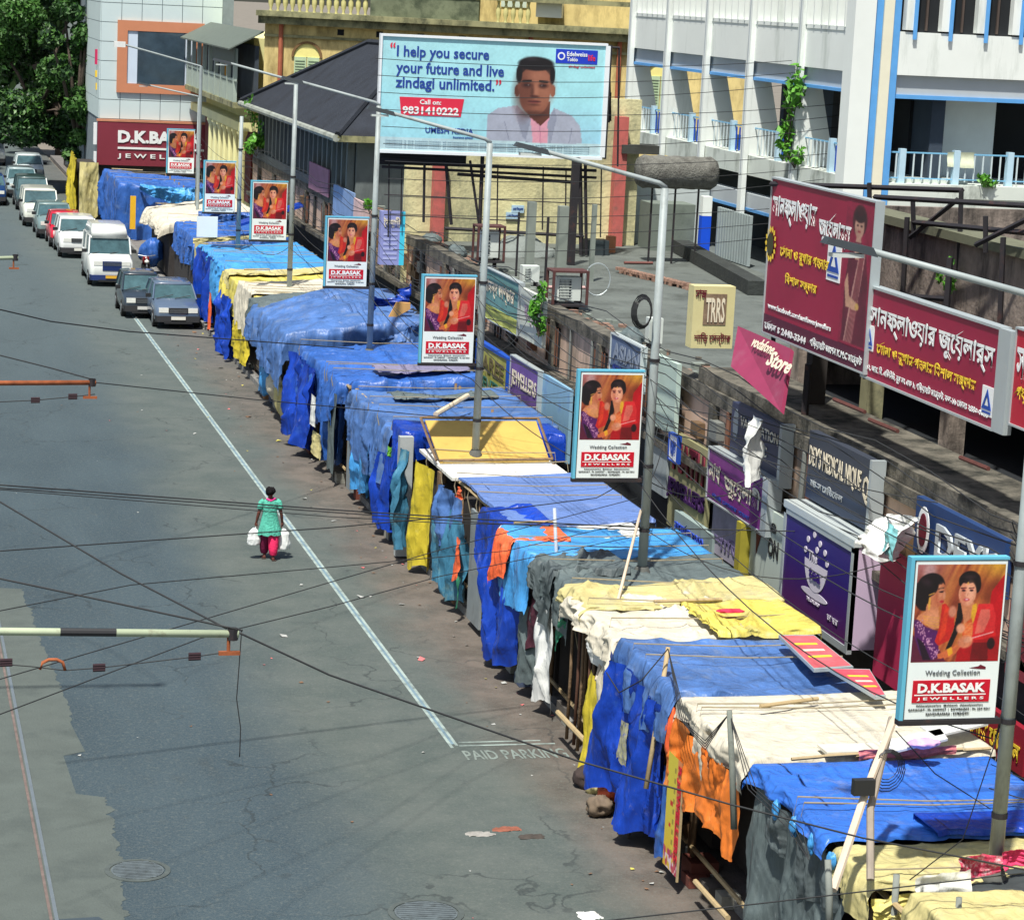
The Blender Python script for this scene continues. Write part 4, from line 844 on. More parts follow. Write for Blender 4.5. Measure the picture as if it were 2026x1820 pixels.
# iron billboard frame below the big board
hp = random.Random(4)
hx = atZ(1040, 500, 4.5)
o = rag('tarpaulin_heap', 'heap of pale grey sheeting and rubble on the roof terrace', hx.x - .1, hx.y, 1.0, mat('grey_sheet', lin((120, 128, 124)), .7, .2, 3, .5), .6, 4, 'heap', 4.45)
c = atZ(1185, 505, 4.46); tag(MB().box(c.x - .35, c.x + .3, c.y, c.y + .6, 4.45, 4.9, mat('black_tank', lin((50, 60, 64)), .6, .2, 2)).build('black_crate'), 'dark crate on the terrace beside the stub columns', 'crate')
c = atZ(1210, 500, 4.46); tag(MB().box(c.x - .12, c.x + .12, c.y, c.y + .3, 4.45, 4.95, mat('terracotta_drum', lin((176, 120, 84)), .8, .2, 2)).build('terracotta_bin'), 'terracotta coloured bin at the foot of the red pillar', 'bin')
for i, (u, vv, ln, cc) in enumerate(((1065, 568, 1.4, (205, 165, 160)), (1235, 520, .9, (120, 76, 70)))):
    c = atZ(u, vv, 4.5); o = MB().tube([c, c + Vector((ln, .1, 0))], .04, mat('pipe_%d' % i, lin(cc), .7, .1), 8).build('roof_pipe'); tag(o, ['pale pink pipe lying on the terrace behind the caged air conditioner', 'rusty pipe stub on the terrace near the broken parapet'][i], 'pipe')
# air conditioners
acw = mat('ac_enamel', lin((204, 212, 206)), .55, .05, 2, stain=(lin((150, 152, 140)), .25, 4)); cage = mat('rusty_cage', lin((84, 52, 50)), .8, .25, 4)
def aircon(u, v, x, wd, ht, label, caged):
    c = atX(u, v, x); t = thing('air_conditioner', label, 'air conditioner', (c.x, c.y, c.z), 'air conditioner units on the market roof edge')
    MB().box(-wd / 2, wd / 2, 0, .32, 0, ht, acw).build('casing', t, local=True)
    MB().box(-wd / 2 + .07, wd / 2 - .25, -.012, -.002, .06, ht - .06, mat('fan_dark', lin((70, 78, 84)), .7)).build('fan_recess', t, local=True)
    gv = MB().box(-.006, .006, -.03, -.012, .05, ht - .05, acw).mesh('grille_bar'); gh = MB().box(-wd / 2 + .06, wd / 2 - .24, -.04, -.03, -.006, .006, acw).mesh('grille_bar')
    for k in range(7):
        o = link('grille_bar', gv, t, True); o.location.x = -wd / 2 + .1 + k * (wd - .42) / 6
    for k in range(7):
        o = link('grille_bar', gh, t, True); o.location.z = .08 + k * (ht - .16) / 6
    b = MB(); b.box(-wd / 2 + .03, -wd / 2 + .08, .02, .3, -.5, -.001, iron); b.box(wd / 2 - .08, wd / 2 - .03, .02, .3, -.5, -.001, iron); b.build('bracket', t, local=True)
    if caged:
        b = MB(); e = .12
        for sx in (-wd / 2 - e, wd / 2 + e):
            for sy in (-.15, .45): b.box(sx - .03, sx + .03, sy - .03, sy + .03, -.08, ht + .12, cage)
        b.box(-wd / 2 - e - .03, wd / 2 + e + .03, -.18, .48, ht + .121, ht + .17, cage); b.box(-wd / 2 - e - .03, wd / 2 + e + .03, -.18, .48, -.13, -.081, iron); b.build('cage', t, local=True)
aircon(1124, 595, 16.6, .62, .58, 'large caged air conditioner unit on the roof edge beside the plant', True)
aircon(1050, 558, 16.9, .46, .42, 'small white air conditioner behind the faded white board', False)
aircon(968, 510, 16.6, .5, .72, 'air conditioner in a dark red cage beside the third lamp pole', True)
aircon(1297, 680, 16.6, .3, .55, 'narrow air conditioner unit right of the second lamp pole', False)
# round wire hoop
b = MB(); c = atY(1182, 553, 60); b.tube([c + Vector((.33 * math.cos(k * math.pi / 12), 0, .4 * math.sin(k * math.pi / 12))) for k in range(25)], .015, alu, 5, cap=False)
tag(b.build('wire_hoop'), 'thin pale wire hoop standing on the roof terrace', 'hoop')
# ------------------------------------------------------------------ BIG BILLBOARD
YB = 72.0
tl, tr_, bl_, br_ = atY(757, 68, YB), atY(1197, 95, YB), atY(748, 290, YB), atY(1187, 318, YB)
bx0, bx1, bz0, bz1 = tl.x, (tr_.x + br_.x) / 2, (bl_.z + br_.z) / 2, (tl.z + tr_.z) / 2
bbt = thing('billboard', 'large pale blue insurance billboard with the portrait of a man in a grey suit', 'billboard', ((bx0 + bx1) / 2, YB, bz0))
bw, bh_ = bx1 - bx0, bz1 - bz0
cv = Cv(250, 124, bw / bh_)
cv.c[:] = (176, 238, 246); cv.mix(np.clip(cv.y - .3, 0, 1) * .6, (150, 214, 240)); cv.mix(np.clip(.5 - cv.y, 0, 1) * np.clip(1 - cv.x, 0, 1) * .5, (186, 222, 232))
cv.mix(np.clip((cv.x - .6) * 2, 0, .5) * np.clip((cv.y - .5) * 2, 0, 1), (160, 205, 240)); cv.mix((cv.y > .885) * 1.0, (196, 226, 232))
K = lambda cx, cy: (((cx - 145 + 40 * (cy - 240) / 820) / 1605), (cy - 240 - 105 * ((cx - 145) / 1605)) / 820)
sk = (146, 90, 70); skd = (98, 56, 46); skl = (176, 116, 90)
def pk_(pts): return [K(*p) for p in pts]
cv.poly(pk_([(885, 830), (960, 780), (1100, 762), (1200, 860), (1330, 850), (1370, 790), (1500, 850), (1560, 930), (1575, 1055), (1490, 1060), (880, 1010)]), (176, 182, 200))
cv.poly(pk_([(1195, 850), (1335, 850), (1320, 1050), (1215, 1040)]), (226, 160, 178)); cv.line(K(1265, 900), K(1270, 1045), .004, (196, 120, 150))
cv.poly(pk_([(1100, 762), (1200, 870), (1160, 1035), (1180, 1035), (1140, 1000), (1085, 800)]), (150, 156, 176)); cv.poly(pk_([(1370, 790), (1320, 900), (1330, 1050), (1345, 1050), (1390, 860)]), (150, 156, 176))
cv.line(K(1010, 880), K(1040, 1010), .004, (140, 146, 166)); cv.line(K(1500, 940), K(1480, 1050), .004, (140, 146, 166)); cv.mix(np.clip(vn(cv.x * 60, cv.y * 30) * .12, 0, .1) * (cv.y > .6), (120, 130, 150))
cv.poly(pk_([(1140, 740), (1340, 740), (1335, 860), (1270, 920), (1190, 850)]), skd)
h = K(1230, 640); cv.ell(h[0], h[1] - .135, .086, .135, (24, 20, 24), 0, .06)
cv.ell(h[0] - .08, h[1] + .03, .012, .055, skd); cv.ell(h[0] + .082, h[1] + .02, .012, .055, sk)
cv.ell(h[0], h[1] - .02, .078, .17, sk, 0, .06); cv.ell(h[0], h[1] + .07, .068, .175, sk, 0, .06)
cv.ell(h[0] - .05, h[1] + .05, .04, .19, skd, 0, 1.1, .75); cv.ell(h[0] + .04, h[1] + .0, .04, .13, (172, 112, 88), 0, 1.2, .8); cv.ell(h[0] + .01, h[1] - .1, .045, .05, (176, 116, 92), 0, 1.2, .7)
cv.ell(h[0], h[1] - .215, .08, .062, (24, 20, 24), 0, .2); cv.ell(h[0] - .074, h[1] - .12, .014, .08, (24, 20, 24), 0, .3); cv.ell(h[0] + .077, h[1] - .12, .012, .08, (24, 20, 24), 0, .3)
cv.ell(h[0] - .02, h[1] - .26, .03, .02, (60, 54, 60), 0, 1.0, .5)
for s in (-1, 1):
    cv.line((h[0] + s * .055, h[1] - .058), (h[0] + s * .02, h[1] - .062), .009, (30, 20, 22)); cv.ell(h[0] + s * .036, h[1] - .022, .022, .024, (70, 38, 34), 0, .8, .8); cv.ell(h[0] + s * .036, h[1] - .024, .015, .009, (52, 34, 34), 0, .5); cv.ell(h[0] + s * .03, h[1] - .024, .004, .005, (150, 130, 126), 0, .6, .8)
cv.ell(h[0] + .006, h[1] + .02, .01, .06, (186, 124, 98), 0, 1.2, .8); cv.ell(h[0] - .012, h[1] + .03, .008, .05, (70, 38, 32), 0, 1.2, .6); cv.ell(h[0], h[1] + .075, .02, .012, (66, 34, 32), 0, .8, .8); cv.ell(h[0], h[1] + .122, .028, .013, (120, 58, 58), 0, .6); cv.line((h[0] - .028, h[1] + .119), (h[0] + .03, h[1] + .116), .003, (60, 28, 30)); cv.ell(h[0], h[1] + .15, .025, .01, (70, 38, 34), 0, 1, .6)
cv.ell(h[0], h[1] + .235, .05, .03, (58, 32, 30), 0, 1, .6)
cv.finish(.07, 0)
o = link('printed_face', print_sheet('printed_face', cv, attr_mat('print_ink'), bw, bh_), bbt, True); o.location = (-bw / 2, -.01, 0)
MB().box(bx0, bx1, YB, YB + .15, bz0, bz1, alu).build('board', bbt)
wf = mat('white_border', lin((226, 232, 236)), .6, .04)
b = MB()
for q in ((bx0 - .06, bx1 + .06, bz0 - .08, bz0), (bx0 - .06, bx1 + .06, bz1, bz1 + .07), (bx0 - .06, bx0, bz0, bz1), (bx1, bx1 + .14, bz0, bz1)): b.box(q[0], q[1], YB - .06, YB + .16, q[2], q[3], wf)
b.build('border', bbt)
MB().box(bx1 + .141, bx1 + .2, YB - .03, YB + .5, bz0 - .05, bz1 + .03, iron).build('side_truss', bbt)
P = Panel((bx0, YB - .012, bz0), (1, 0, 0), (0, 0, 1)); P.L = bw; P.h = bh_; P.t = bbt
AD = ink('ad_blue', (36, 66, 150)); ADR = ink('ad_red', (216, 44, 72))
kw = dict(d=.006, bold=.02)
T(P, 'I help you secure', .065, .475, .80, .925, AD, **kw); T(P, 'your future and live', .065, .545, .655, .785, AD, **kw); T(P, 'zindagi unlimited.', .065, .505, .525, .655, AD, **kw)
T(P, '\u201c', .035, .058, .9, .95, ADR, **kw); T(P, '\u201d', .51, .535, .61, .66, ADR, **kw)
b = MB(); q = [P.p(a * bw, u * bh_, .0) for a, u in ((.095, .315), (.36, .315), (.372, .475), (.085, .475))]; b.hexa(q + [x + P.N * .01 for x in q], ADR); b.build('phone_banner', bbt)
T(P, 'Call on:', .175, .27, .415, .458, W_, d=.014); T(P, '9831410222', .10, .35, .325, .395, W_, d=.014, bold=.03)
T(P, 'UMESH KEDIA', .205, .42, .165, .215, AD, d=.006); T(P, 'Insurance advisor', .33, .42, .125, .145, AD, d=.006)
Rr(P, 'logo_panel', .775, .965, .83, .955, ink('logo_blue', (30, 60, 190)), 0, .01); T(P, 'Edelweiss', .825, .918, .895, .935, W_, d=.014); T(P, 'Tokio', .825, .875, .85, .885, W_, d=.014); T(P, 'life', .922, .955, .86, .915, ADR, d=.014, bold=.02)
disc(P, .80, .893, .017, .035, W_, 'logo_ring', d=.013); disc(P, .80, .893, .011, .022, ink('logo_blue', (30, 60, 190)), 'logo_core', d=.016); T(P, 'zindagi unlimited', .835, .955, .79, .815, ADR, d=.006)
for k in range(4): T(P, 'insurance is the subject matter of solicitation terms and conditions apply for more details read the sales brochure', .03, .95, .085 - k * .02, .095 - k * .02, ink('fine', (120, 150, 170)), d=.006, bold=0)
# frame under the billboard
bf = thing('billboard_stand', 'black iron scaffold standing on the terrace under the big billboard', 'scaffold', (18, 72.3, 4.45))
def bm(p, q, r=.05): MB().tube([p, q], r, iron, 4).build('scaffold_bar', bf)
YS = 72.35
g = lambda u, v, y=YS: atY(u, v, y)
bm(g(755, 315), g(960, 330)); bm(g(850, 325), g(1180, 338), .045); bm(g(755, 330), g(1180, 352), .04); bm(g(905, 345), g(1148, 362), .05); bm(g(880, 452), g(1155, 468), .05)
bm(g(1147, 320), g(1150, 505), .07); bm(g(1158, 320), g(1160, 505), .05); bm(g(955, 300), g(948, 470), .06); bm(g(882, 320), g(893, 445), .05); bm(g(930, 318), g(950, 460), .04); bm(g(840, 320), g(838, 440), .04)
MB().box(14.3, 16.9, 72.4, 72.8, 7.0, 7.6, mat('soot_beam', lin((34, 34, 38)), .8, .3, 2)).build('dark_crossbeam', bf)
for u_, a_, z_ in ((770, 320, 470), (795, 330, 445), (985, 330, 470), (1075, 330, 455), (1120, 335, 500), (1190, 330, 470)): bm(g(u_, a_), g(u_ - 2, z_), .022)
for v_ in (385, 425): bm(g(760, v_), g(1190, v_ + 20), .016)
bm(g(1205, 92), g(1208, 240), .03); bm(g(1225, 95), g(1222, 330), .03); bm(g(1205, 94), g(1226, 95), .03)
# meter boxes right of billboard
o = MB().box(g(1195, 190).x, g(1222, 190).x, 73, 73.3, g(1200, 245).z, g(1200, 185).z, iron).build('meter_box'); tag(o, 'dark meter box cluster on the post right of the billboard', 'box')
# ------------------------------------------------------------------ LAMP POLES + POSTERS
cv = Cv(170, 162, .93)
r = np.random.RandomState(1)
st = vn((cv.x + cv.y * .45) * 26, (cv.y - cv.x) * 1.5) ; cv.c[:] = (176, 92, 52)
cv.mix(np.clip(st, 0, 1) * .9, (226, 150, 70)); cv.mix(np.clip(-st, 0, 1) * .9, (120, 48, 34)); cv.mix(np.clip(.5 - cv.x, 0, 1) * np.clip(.5 - cv.y, 0, 1) * 3.2, (168, 120, 140)); cv.mix(np.clip((cv.x - .55) * 3, 0, 1) * np.clip(.25 - cv.y, 0, .25) * 3, (230, 200, 60))
cv.ell(.86, .28, .09, .14, (130, 60, 34), .4, .8, .8); cv.ell(.14, .08, .07, .1, (226, 220, 226), 0, .8, .5)
cv.poly([(.86, .28), (1, .1), (1, 1), (.82, 1)], (196, 16, 30)); cv.poly([(0, .72), (.3, .85), (.4, 1), (0, 1)], (96, 26, 60))
def k2(cx, cy): return ((cx - (235 - 40 * (cy - 130) / 930)) / 985, (cy - 130) / 930)
q2 = lambda *p: [k2(*a) for a in p]
# woman one
cv.ell(*k2(395, 330), .15, .13, (22, 14, 20), 0, .08); cv.ell(*k2(300, 430), .1, .15, (22, 14, 20), -.2, .1); cv.ell(*k2(255, 380), .06, .09, (22, 14, 20), 0, .1)
S1 = (222, 150, 104); S2 = (196, 116, 78)
cv.poly(q2((350, 500), (480, 520), (500, 740), (420, 745), (330, 690), (240, 645), (262, 610), (340, 570)), S1); cv.ell(*k2(470, 425), .085, .115, S1, .15, .1); cv.poly(q2((520, 300), (550, 330), (556, 420), (530, 500), (470, 540), (440, 420)), S2)
cv.ell(*k2(355, 330), .12, .115, (22, 14, 20), .2, .1); cv.ell(*k2(330, 420), .06, .08, (22, 14, 20), .2, .2)
cv.ell(*k2(505, 388), .03, .012, (40, 20, 24), -.1); cv.line(k2(475, 362), k2(530, 352), .007, (30, 16, 20)); cv.ell(*k2(514, 482), .026, .014, (176, 30, 46)); cv.ell(*k2(540, 425), .014, .04, (236, 170, 130), 0, .6)
for kk in range(4): cv.line(k2(320 + kk * 8, 620 + kk * 26), k2(490, 640 + kk * 28), .006, (232, 176, 70), .9)
cv.ell(*k2(378, 500), .014, .07, (240, 190, 80)); cv.line(k2(370, 420), k2(430, 400), .005, (240, 190, 80))
cv.poly(q2((212, 650), (262, 655), (350, 720), (480, 760), (500, 800), (500, 1010), (440, 1040), (300, 990), (232, 830)), (84, 28, 104))
for kk in range(90):
    a = r.rand(); bb = r.randn() * 26; cx_ = 245 + a * 240 + bb * .7; cy_ = 680 + a * 330 - bb * .7; cv.ell(*k2(cx_, cy_), .007, .008, (206, 160, 200))
cv.poly(q2((250, 820), (330, 870), (420, 1040), (330, 1040)), (34, 12, 40))
cv.poly(q2((520, 510), (560, 500), (660, 600), (668, 720), (620, 850), (500, 905), (455, 860), (500, 730)), (206, 40, 34)); cv.poly(q2((560, 520), (600, 560), (570, 800), (500, 880), (520, 700)), (232, 72, 40), .8)
# woman two
cv.ell(*k2(820, 285), .125, .1, (20, 12, 16), 0, .06); cv.ell(*k2(905, 330), .045, .08, (20, 12, 16)); 
cv.poly(q2((700, 500), (780, 490), (760, 640), (700, 800), (640, 930), (580, 940), (660, 760), (690, 620)), (18, 12, 16))
cv.poly(q2((730, 500), (880, 490), (900, 600), (860, 740), (780, 720), (760, 620)), S1); cv.ell(*k2(800, 405), .1, .128, (236, 172, 134), 0, .08); cv.ell(*k2(760, 440), .04, .07, (214, 128, 100), 0, .8, .5)
cv.poly(q2((700, 330), (800, 262), (900, 320), (880, 300), (800, 240), (720, 290)), (20, 12, 16)); cv.ell(*k2(800, 275), .095, .04, (20, 12, 16))
for sx in (755, 845):
    cv.ell(*k2(sx, 378), .022, .011, (60, 28, 34), 0, .5); cv.line(k2(sx - 28, 356), k2(sx + 26, 354), .006, (50, 26, 28)); cv.ell(*k2(sx, 362), .026, .01, (200, 60, 70), 0, .6, .7)
cv.ell(*k2(792, 425), .014, .03, (250, 200, 170), 0, .6); cv.ell(*k2(792, 466), .032, .015, (196, 50, 76), 0, .5); cv.ell(*k2(792, 462), .022, .005, (244, 232, 232), 0, .5); cv.ell(*k2(802, 312), .01, .016, (230, 180, 70))
cv.poly(q2((860, 520), (905, 500), (915, 560), (890, 680), (850, 690)), (232, 186, 50)); cv.poly(q2((930, 510), (1090, 510), (1130, 620), (1130, 800), (1000, 830), (880, 840), (880, 700)), (222, 44, 50)); cv.poly(q2((960, 560), (1060, 560), (1070, 640), (1000, 780), (900, 800), (930, 660)), (228, 130, 110), .8)
cv.poly(q2((780, 700), (860, 640), (880, 740), (870, 860), (800, 850), (760, 800)), (224, 100, 50))
for kk in range(9): cv.line(k2(785, 700 + kk * 15), k2(870, 690 + kk * 16), .004, (250, 180, 110), .8)
cv.poly(q2((720, 860), (1180, 820), (1175, 1062), (700, 1062)), (176, 14, 26)); cv.poly(q2((880, 880), (1060, 880), (1060, 1060), (860, 1060)), (120, 10, 22)); cv.ell(*k2(1090, 890), .045, .06, (40, 14, 22))
cv.poly(q2((870, 810), (1130, 770), (1150, 810), (1000, 850), (880, 850)), (224, 30, 36)); cv.line(k2(870, 836), k2(1110, 780), .006, (246, 190, 190))
cv.poly(q2((490, 985), (600, 950), (740, 880), (760, 900), (700, 980), (640, 1015), (500, 1030)), (222, 120, 70)); cv.ell(*k2(800, 870), .085, .065, (226, 146, 106), -.2, .3); cv.ell(*k2(830, 850), .05, .03, (240, 176, 140), -.3, .5)
cv.ell(*k2(740, 740), .05, .05, (238, 176, 140), 0, .4)
for kk in range(4): cv.line(k2(606 + kk * 12, 940 - kk * 6), k2(622 + kk * 12, 1000 - kk * 8), .007, (246, 190, 50))
cv.ell(*k2(640, 580), .045, .06, (220, 150, 120), 0, .5)
PW, PH = 1.12, 1.84; ph0 = .69; pzt = 1.79
cv.ell(*k2(765, 420), .03, .1, (206, 128, 96), 0, 1.2, .6); cv.ell(*k2(828, 395), .05, .09, (248, 196, 164), 0, 1.2, .7); cv.ell(*k2(455, 470), .05, .07, (180, 100, 70), 0, 1.2, .6); cv.ell(*k2(500, 400), .03, .08, (236, 176, 136), 0, 1.2, .6)
cv.ell(*k2(420, 640), .07, .08, (236, 176, 136), 0, 1.2, .5); cv.ell(*k2(340, 300), .06, .03, (70, 50, 64), .5, 1.2, .5); cv.ell(*k2(820, 250), .06, .02, (70, 52, 60), 0, 1.2, .5)
cv.finish(.16, 1); cv.c *= np.array([.93, .86, .86])
for sx in (757, 843):
    cv.ell(*k2(sx, 379), .02, .01, (50, 24, 30), 0, .6); cv.line(k2(sx - 26, 357), k2(sx + 26, 355), .005, (50, 26, 28), .9)
cv.ell(*k2(794, 466), .03, .013, (190, 44, 70), 0, .6); cv.ell(*k2(794, 463), .02, .004, (244, 232, 232), 0, .6); cv.line(k2(806, 400), k2(800, 432), .004, (200, 128, 98), .8)
cv.ell(*k2(508, 390), .02, .009, (50, 24, 28), -.1, .6); cv.ell(*k2(516, 482), .02, .011, (180, 36, 52), 0, .6)
poster_pic = print_sheet('picture', cv, attr_mat('print_ink'), PW - .08, pzt - ph0)
cy = mat('cyan_frame', lin((96, 178, 206)), .5, .08, 2); pbw = mat('poster_white', lin((222, 232, 232)), .5, .03, 2); prd = mat('poster_red', lin((190, 10, 40)), .5, .1, 2)
def make_poster():
    t = thing('advert_poster', 'x', 'poster')
    MB().box(.0, PW - .01, .0, .05, .03, PH - .01, mat('poster_back', lin((96, 100, 100)), .7)).build('backing', t, local=True)
    b = MB(); b.box(-.045, .0, -.02, .09, .03, PH + .03, cy); b.box(0, PW, -.02, .09, PH, PH + .03, cy); b.build('frame', t, local=True)
    MB().box(-.05, PW + .05, -.03, .09, -.03, .03, iron).build('bottom_bar', t, local=True)
    MB().box(.02, PW - .02, -.012, -.001, .04, ph0, pbw).build('text_panel', t, local=True)
    MB().box(.02, PW - .02, -.0105, -.001, ph0 + .0005, PH - .01, pbw).build('upper_border', t, local=True)
    o = link('picture', poster_pic, t, True); o.location = (.04, -.014, ph0)
    P = Panel((0, -.012, 0), (1, 0, 0), (0, 0, 1)); P.L = PW; P.h = PH; P.t = t
    T(P, 'Wedding Collection', .2, .78, .285, .325, ink('serif_grey', (96, 100, 104)), d=.004, bold=0)
    b = MB(); P.rect(b, .08 * PW, .9 * PW, .125 * PH, .262 * PH, 0, .008, prd); b.build('logo_panel', t, local=True)
    T(P, 'D.K.BASAK', .13, .85, .185, .245, W_, d=.012, bold=.045, deep=.1); T(P, 'J E W E L L E R S', .13, .84, .137, .158, W_, d=.012, bold=.02, deep=.1)
    b = MB(); P.rect(b, .1 * PW, .86 * PW, .169 * PH, .175 * PH, .008, .011, W_); b.build('logo_rule', t, local=True)
    T(P, 'f/dkbasakjewellers  @dkbasak  dkbasakjewellers', .13, .84, .1, .112, BLK, d=.004, bold=0); T(P, 'GARIAHAT : Ph: 24409957  |  BOWBAZAR : Ph: 22418561', .05, .92, .072, .088, BLK, d=.004, bold=0); T(P, 'KANCHRAPARA : 9378242991', .24, .7, .046, .062, BLK, d=.004, bold=0)
    b = MB(); c = [(.66, .335), (.76, .345), (.78, .355), (.84, .34), (.84, .325), (.76, .328)]; b.add([P.p(a * PW, u * PH, .003) for a, u in c], [tuple(range(6))], MARI); b.build('bird_emblem', t, local=True)
    return t
def copy_tree(o, parent=None):
    c = o.copy(); COL.objects.link(c); c.parent = parent
    for ch in list(o.children): copy_tree(ch, c)
    return c
galv = mat('pole_galvanised', lin((150, 160, 160)), .5, .12, 4, stain=(lin((96, 96, 92)), .35, 2.5), streak=3); galvd = mat('pole_grime', lin((96, 98, 94)), .8, .25, 5)
hd = mat('lamp_housing', lin((56, 62, 66)), .5, .1, 3); lens = mat('lamp_lens', lin((196, 204, 200)), .3, .05)
def make_pole(short=False, hh=9.0):
    t = thing('street_lamp_pole', 'x', 'lamp pole')
    MB().tube([(0, 0, 0), (0, 0, 2.5)], .13, galvd, 12, .115).build('lower_pole', t, True, True)
    MB().tube([(0, 0, 2.5), (0, 0, hh)], .085, galv, 12, .065).build('upper_pole', t, True, True)
    MB().lathe((0, 0, 2.4), [(.1, .2), (.15, .1), (.15, 0), (.12, 0)], galvd, 12).build('collar', t, True, True)
    b = MB()
    for z in (3.2, 4.3, 6.1): b.lathe((0, 0, z), [(.092, 0), (.092, .06)], iron, 12)
    b.build('clamp_bands', t, local=True)
    if not short:
        a = MB().tube([(.02, 0, hh), (-.1, 0, hh + .08), (-2.05, 0, hh + .53)], .045, galv, 8, .035).build('arm', t, True, True)
        b = MB(); b.hexa([(-2.6, -.09, hh + .60), (-2.0, -.09, hh + .47), (-2.0, .09, hh + .47), (-2.6, .09, hh + .60), (-2.55, -.07, hh + .67), (-2.05, -.07, hh + .57), (-2.05, .07, hh + .57), (-2.55, .07, hh + .67)], hd); b.build('lamp_head', t, local=True)
        MB().box(-2.5, -2.15, -.07, .07, hh + .46, hh + .5, lens).build('lamp_lens', t, local=True)
    return t
poster0 = make_poster(); pole0 = make_pole(); pole_s = make_pole(True, 7.3)
pp = [((1976, 1425), 24.95, 'nearest and largest', 'at the right edge'), ((1268, 950), 39.95, 'second', 'in front of the light blue board'), ((938, 722), 50.7, 'third', 'above the long blue stall'),
      ((727, 570), 65.4, 'fourth', 'above the yellow stall'), ((568, 478), 78.1, 'fifth', 'just left of the tall lamp pole'), ((466, 423), 90.3, 'sixth', 'above a blank white board'), ((385, 346), 105.6, 'farthest and smallest', 'in front of the maroon store fascia')]
for i, ((u, v), yy, nm, pl_) in enumerate(pp):
    q = atY(u, v, yy); o = poster0 if i == 0 else copy_tree(poster0)
    o.location = (q.x - PW - .02 - (.02 if i < 2 else 0), yy, q.z); o['label'] = '%s poster of two women in saris, %s' % (nm, pl_); o['group'] = 'jewellery posters on the lamp poles'
    s = i in (5,); px = q.x + .12; pz = pole_s if s else (pole0 if i == 0 else copy_tree(pole0))
    pz.location = (px, yy + .02, 0); pz['label'] = '%s grey street lamp pole, %s' % (nm.replace(' and largest', '').replace(' and smallest', ''), ['holding the biggest poster', 'rising from the grey tarpaulin roof edge', 'rising through the blue stall roofs', 'with its arm across the dark hall roof', 'in front of the hall gutter', 'shorter and without an arm', 'left of the balcony house'][i]); pz['group'] = 'lamp poles along the kerb'
    if i == 6: pz.scale.z = .8
P = boardY('blank_board', 'blank white board hanging under the sixth poster', 'board', 90.2, (390, 428), (430, 470), pbw, .04)
# a lamp on its own arm at far left
t = thing('street_lamp', 'white street lamp on a long thin arm before the dark store window', 'lamp', (12.4, 104, 5))
b = MB(); p0 = atY(243, 88, 104); p1 = atY(398, 132, 104); b.tube([p1, p0], .045, galv, 6); b.build('arm', t)
MB().box(p0.x - .35, p0.x + .1, 103.9, 104.1, p0.z - .12, p0.z + .1, wt).build('lamp_head', t); MB().tube([(p1.x, 104, 0), p1], .07, galv, 8).build('pole', t)
# ------------------------------------------------------------------ TREES
leafs = [mat('leaf_a', (.032, .10, .016), .5, .35, .5, spec=.4), mat('leaf_b', (.013, .045, .011), .55, .3, .5), mat('leaf_c', (.06, .15, .028), .5, .3, .5)]
barkm = mat('bark', (.09, .07, .055), .95, .3, 3, .5)
def tree(name, label, x, y, hgt, rad, n, seed, leaf=.3, grp=None, low=.2, bx=0):
    rr = np.random.RandomState(seed); t = thing(name, label, 'tree', (x, y, 0), grp)
    b = MB(); b.tube([(x + bx, y, 0), (x + .2 + bx * .5, y, hgt * .25), (x - .1, y + .2, hgt * .5)], .38, barkm, 8, .22)
    cl = []
    for k in range(26):
        a = rr.rand() * 6.28; e = rr.rand() ** .6; z = hgt * (low + (1 - low) * rr.rand()); q = rad * e * (.5 + .5 * math.sin(math.pi * min(1, max(.1, (z / hgt - low) / (1 - low) * .9 + .12))))
        cl.append((x + math.cos(a) * q, y + math.sin(a) * q, z, rad * (.24 + .2 * rr.rand())))
        if k < 9: b.tube([(x, y, hgt * .3), (x + math.cos(a) * q * .5, y + math.sin(a) * q * .5, (hgt * .35 + z) / 2), (cl[-1][0], cl[-1][1], z)], .14, barkm, 5, .04)
    b.build('trunk', t, True)
    cl = np.array(cl); pick = rr.randint(0, len(cl), n); d = rr.randn(n, 3); d /= np.linalg.norm(d, axis=1)[:, None]; rad_ = rr.rand(n) ** .4
    c = cl[pick, :3] + d * (cl[pick, 3] * rad_)[:, None] * np.array([1, 1, .75])
    s = leaf * (.6 + .8 * rr.rand(n)); u_ = rr.randn(n, 3); u_ /= np.linalg.norm(u_, axis=1)[:, None]; w_ = np.cross(u_, d + .6 * rr.randn(n, 3)); w_ /= np.linalg.norm(w_, axis=1)[:, None]
    V = np.stack([c - u_ * s[:, None], c + w_ * s[:, None] * .45, c + u_ * s[:, None], c - w_ * s[:, None] * .45], 1)
    me = bpy.data.meshes.new('crown'); me.from_pydata((V.reshape(-1, 3) - np.array([x, y, 0])).tolist(), [], np.arange(n * 4).reshape(n, 4).tolist())
    for m_ in leafs: me.materials.append(m_)
    me.polygons.foreach_set('material_index', (((pick * 7 + (rr.rand(n) * 2).astype(int)) % 3)).astype(int).tolist()); me.update()
    o = link('crown', me, t, True); return t
tg = 'trees at the far end of the road'
tree('street_tree', 'big dark green street tree reaching over the road, nearest of the clump', 8.9, 143, 14, 3.6, 80000, 1, .15, tg, .24, 2.9)
tree('street_tree', 'dense tree at the left edge above the far traffic', 3.2, 160, 17, 5.8, 70000, 2, .2, tg, .22)
tree('street_tree', 'low dark tree pressed against the side of the store', 10.6, 136.5, 12, 1.7, 12000, 9, .18, tg, .18, 1.0)
tree('street_tree', 'tree crowding the corner of the store behind the nearest one', 12.3, 172, 17, 4.6, 16000, 3, .36, tg, .1)
tree('street_tree', 'shaded tree deep behind the others over the road', 6.5, 190, 20, 7, 20000, 4, .45, tg, .25)
tree('street_tree', 'paler tree beyond the far traffic at the left edge', -1.5, 210, 20, 8, 14000, 5, .5, tg, .2)
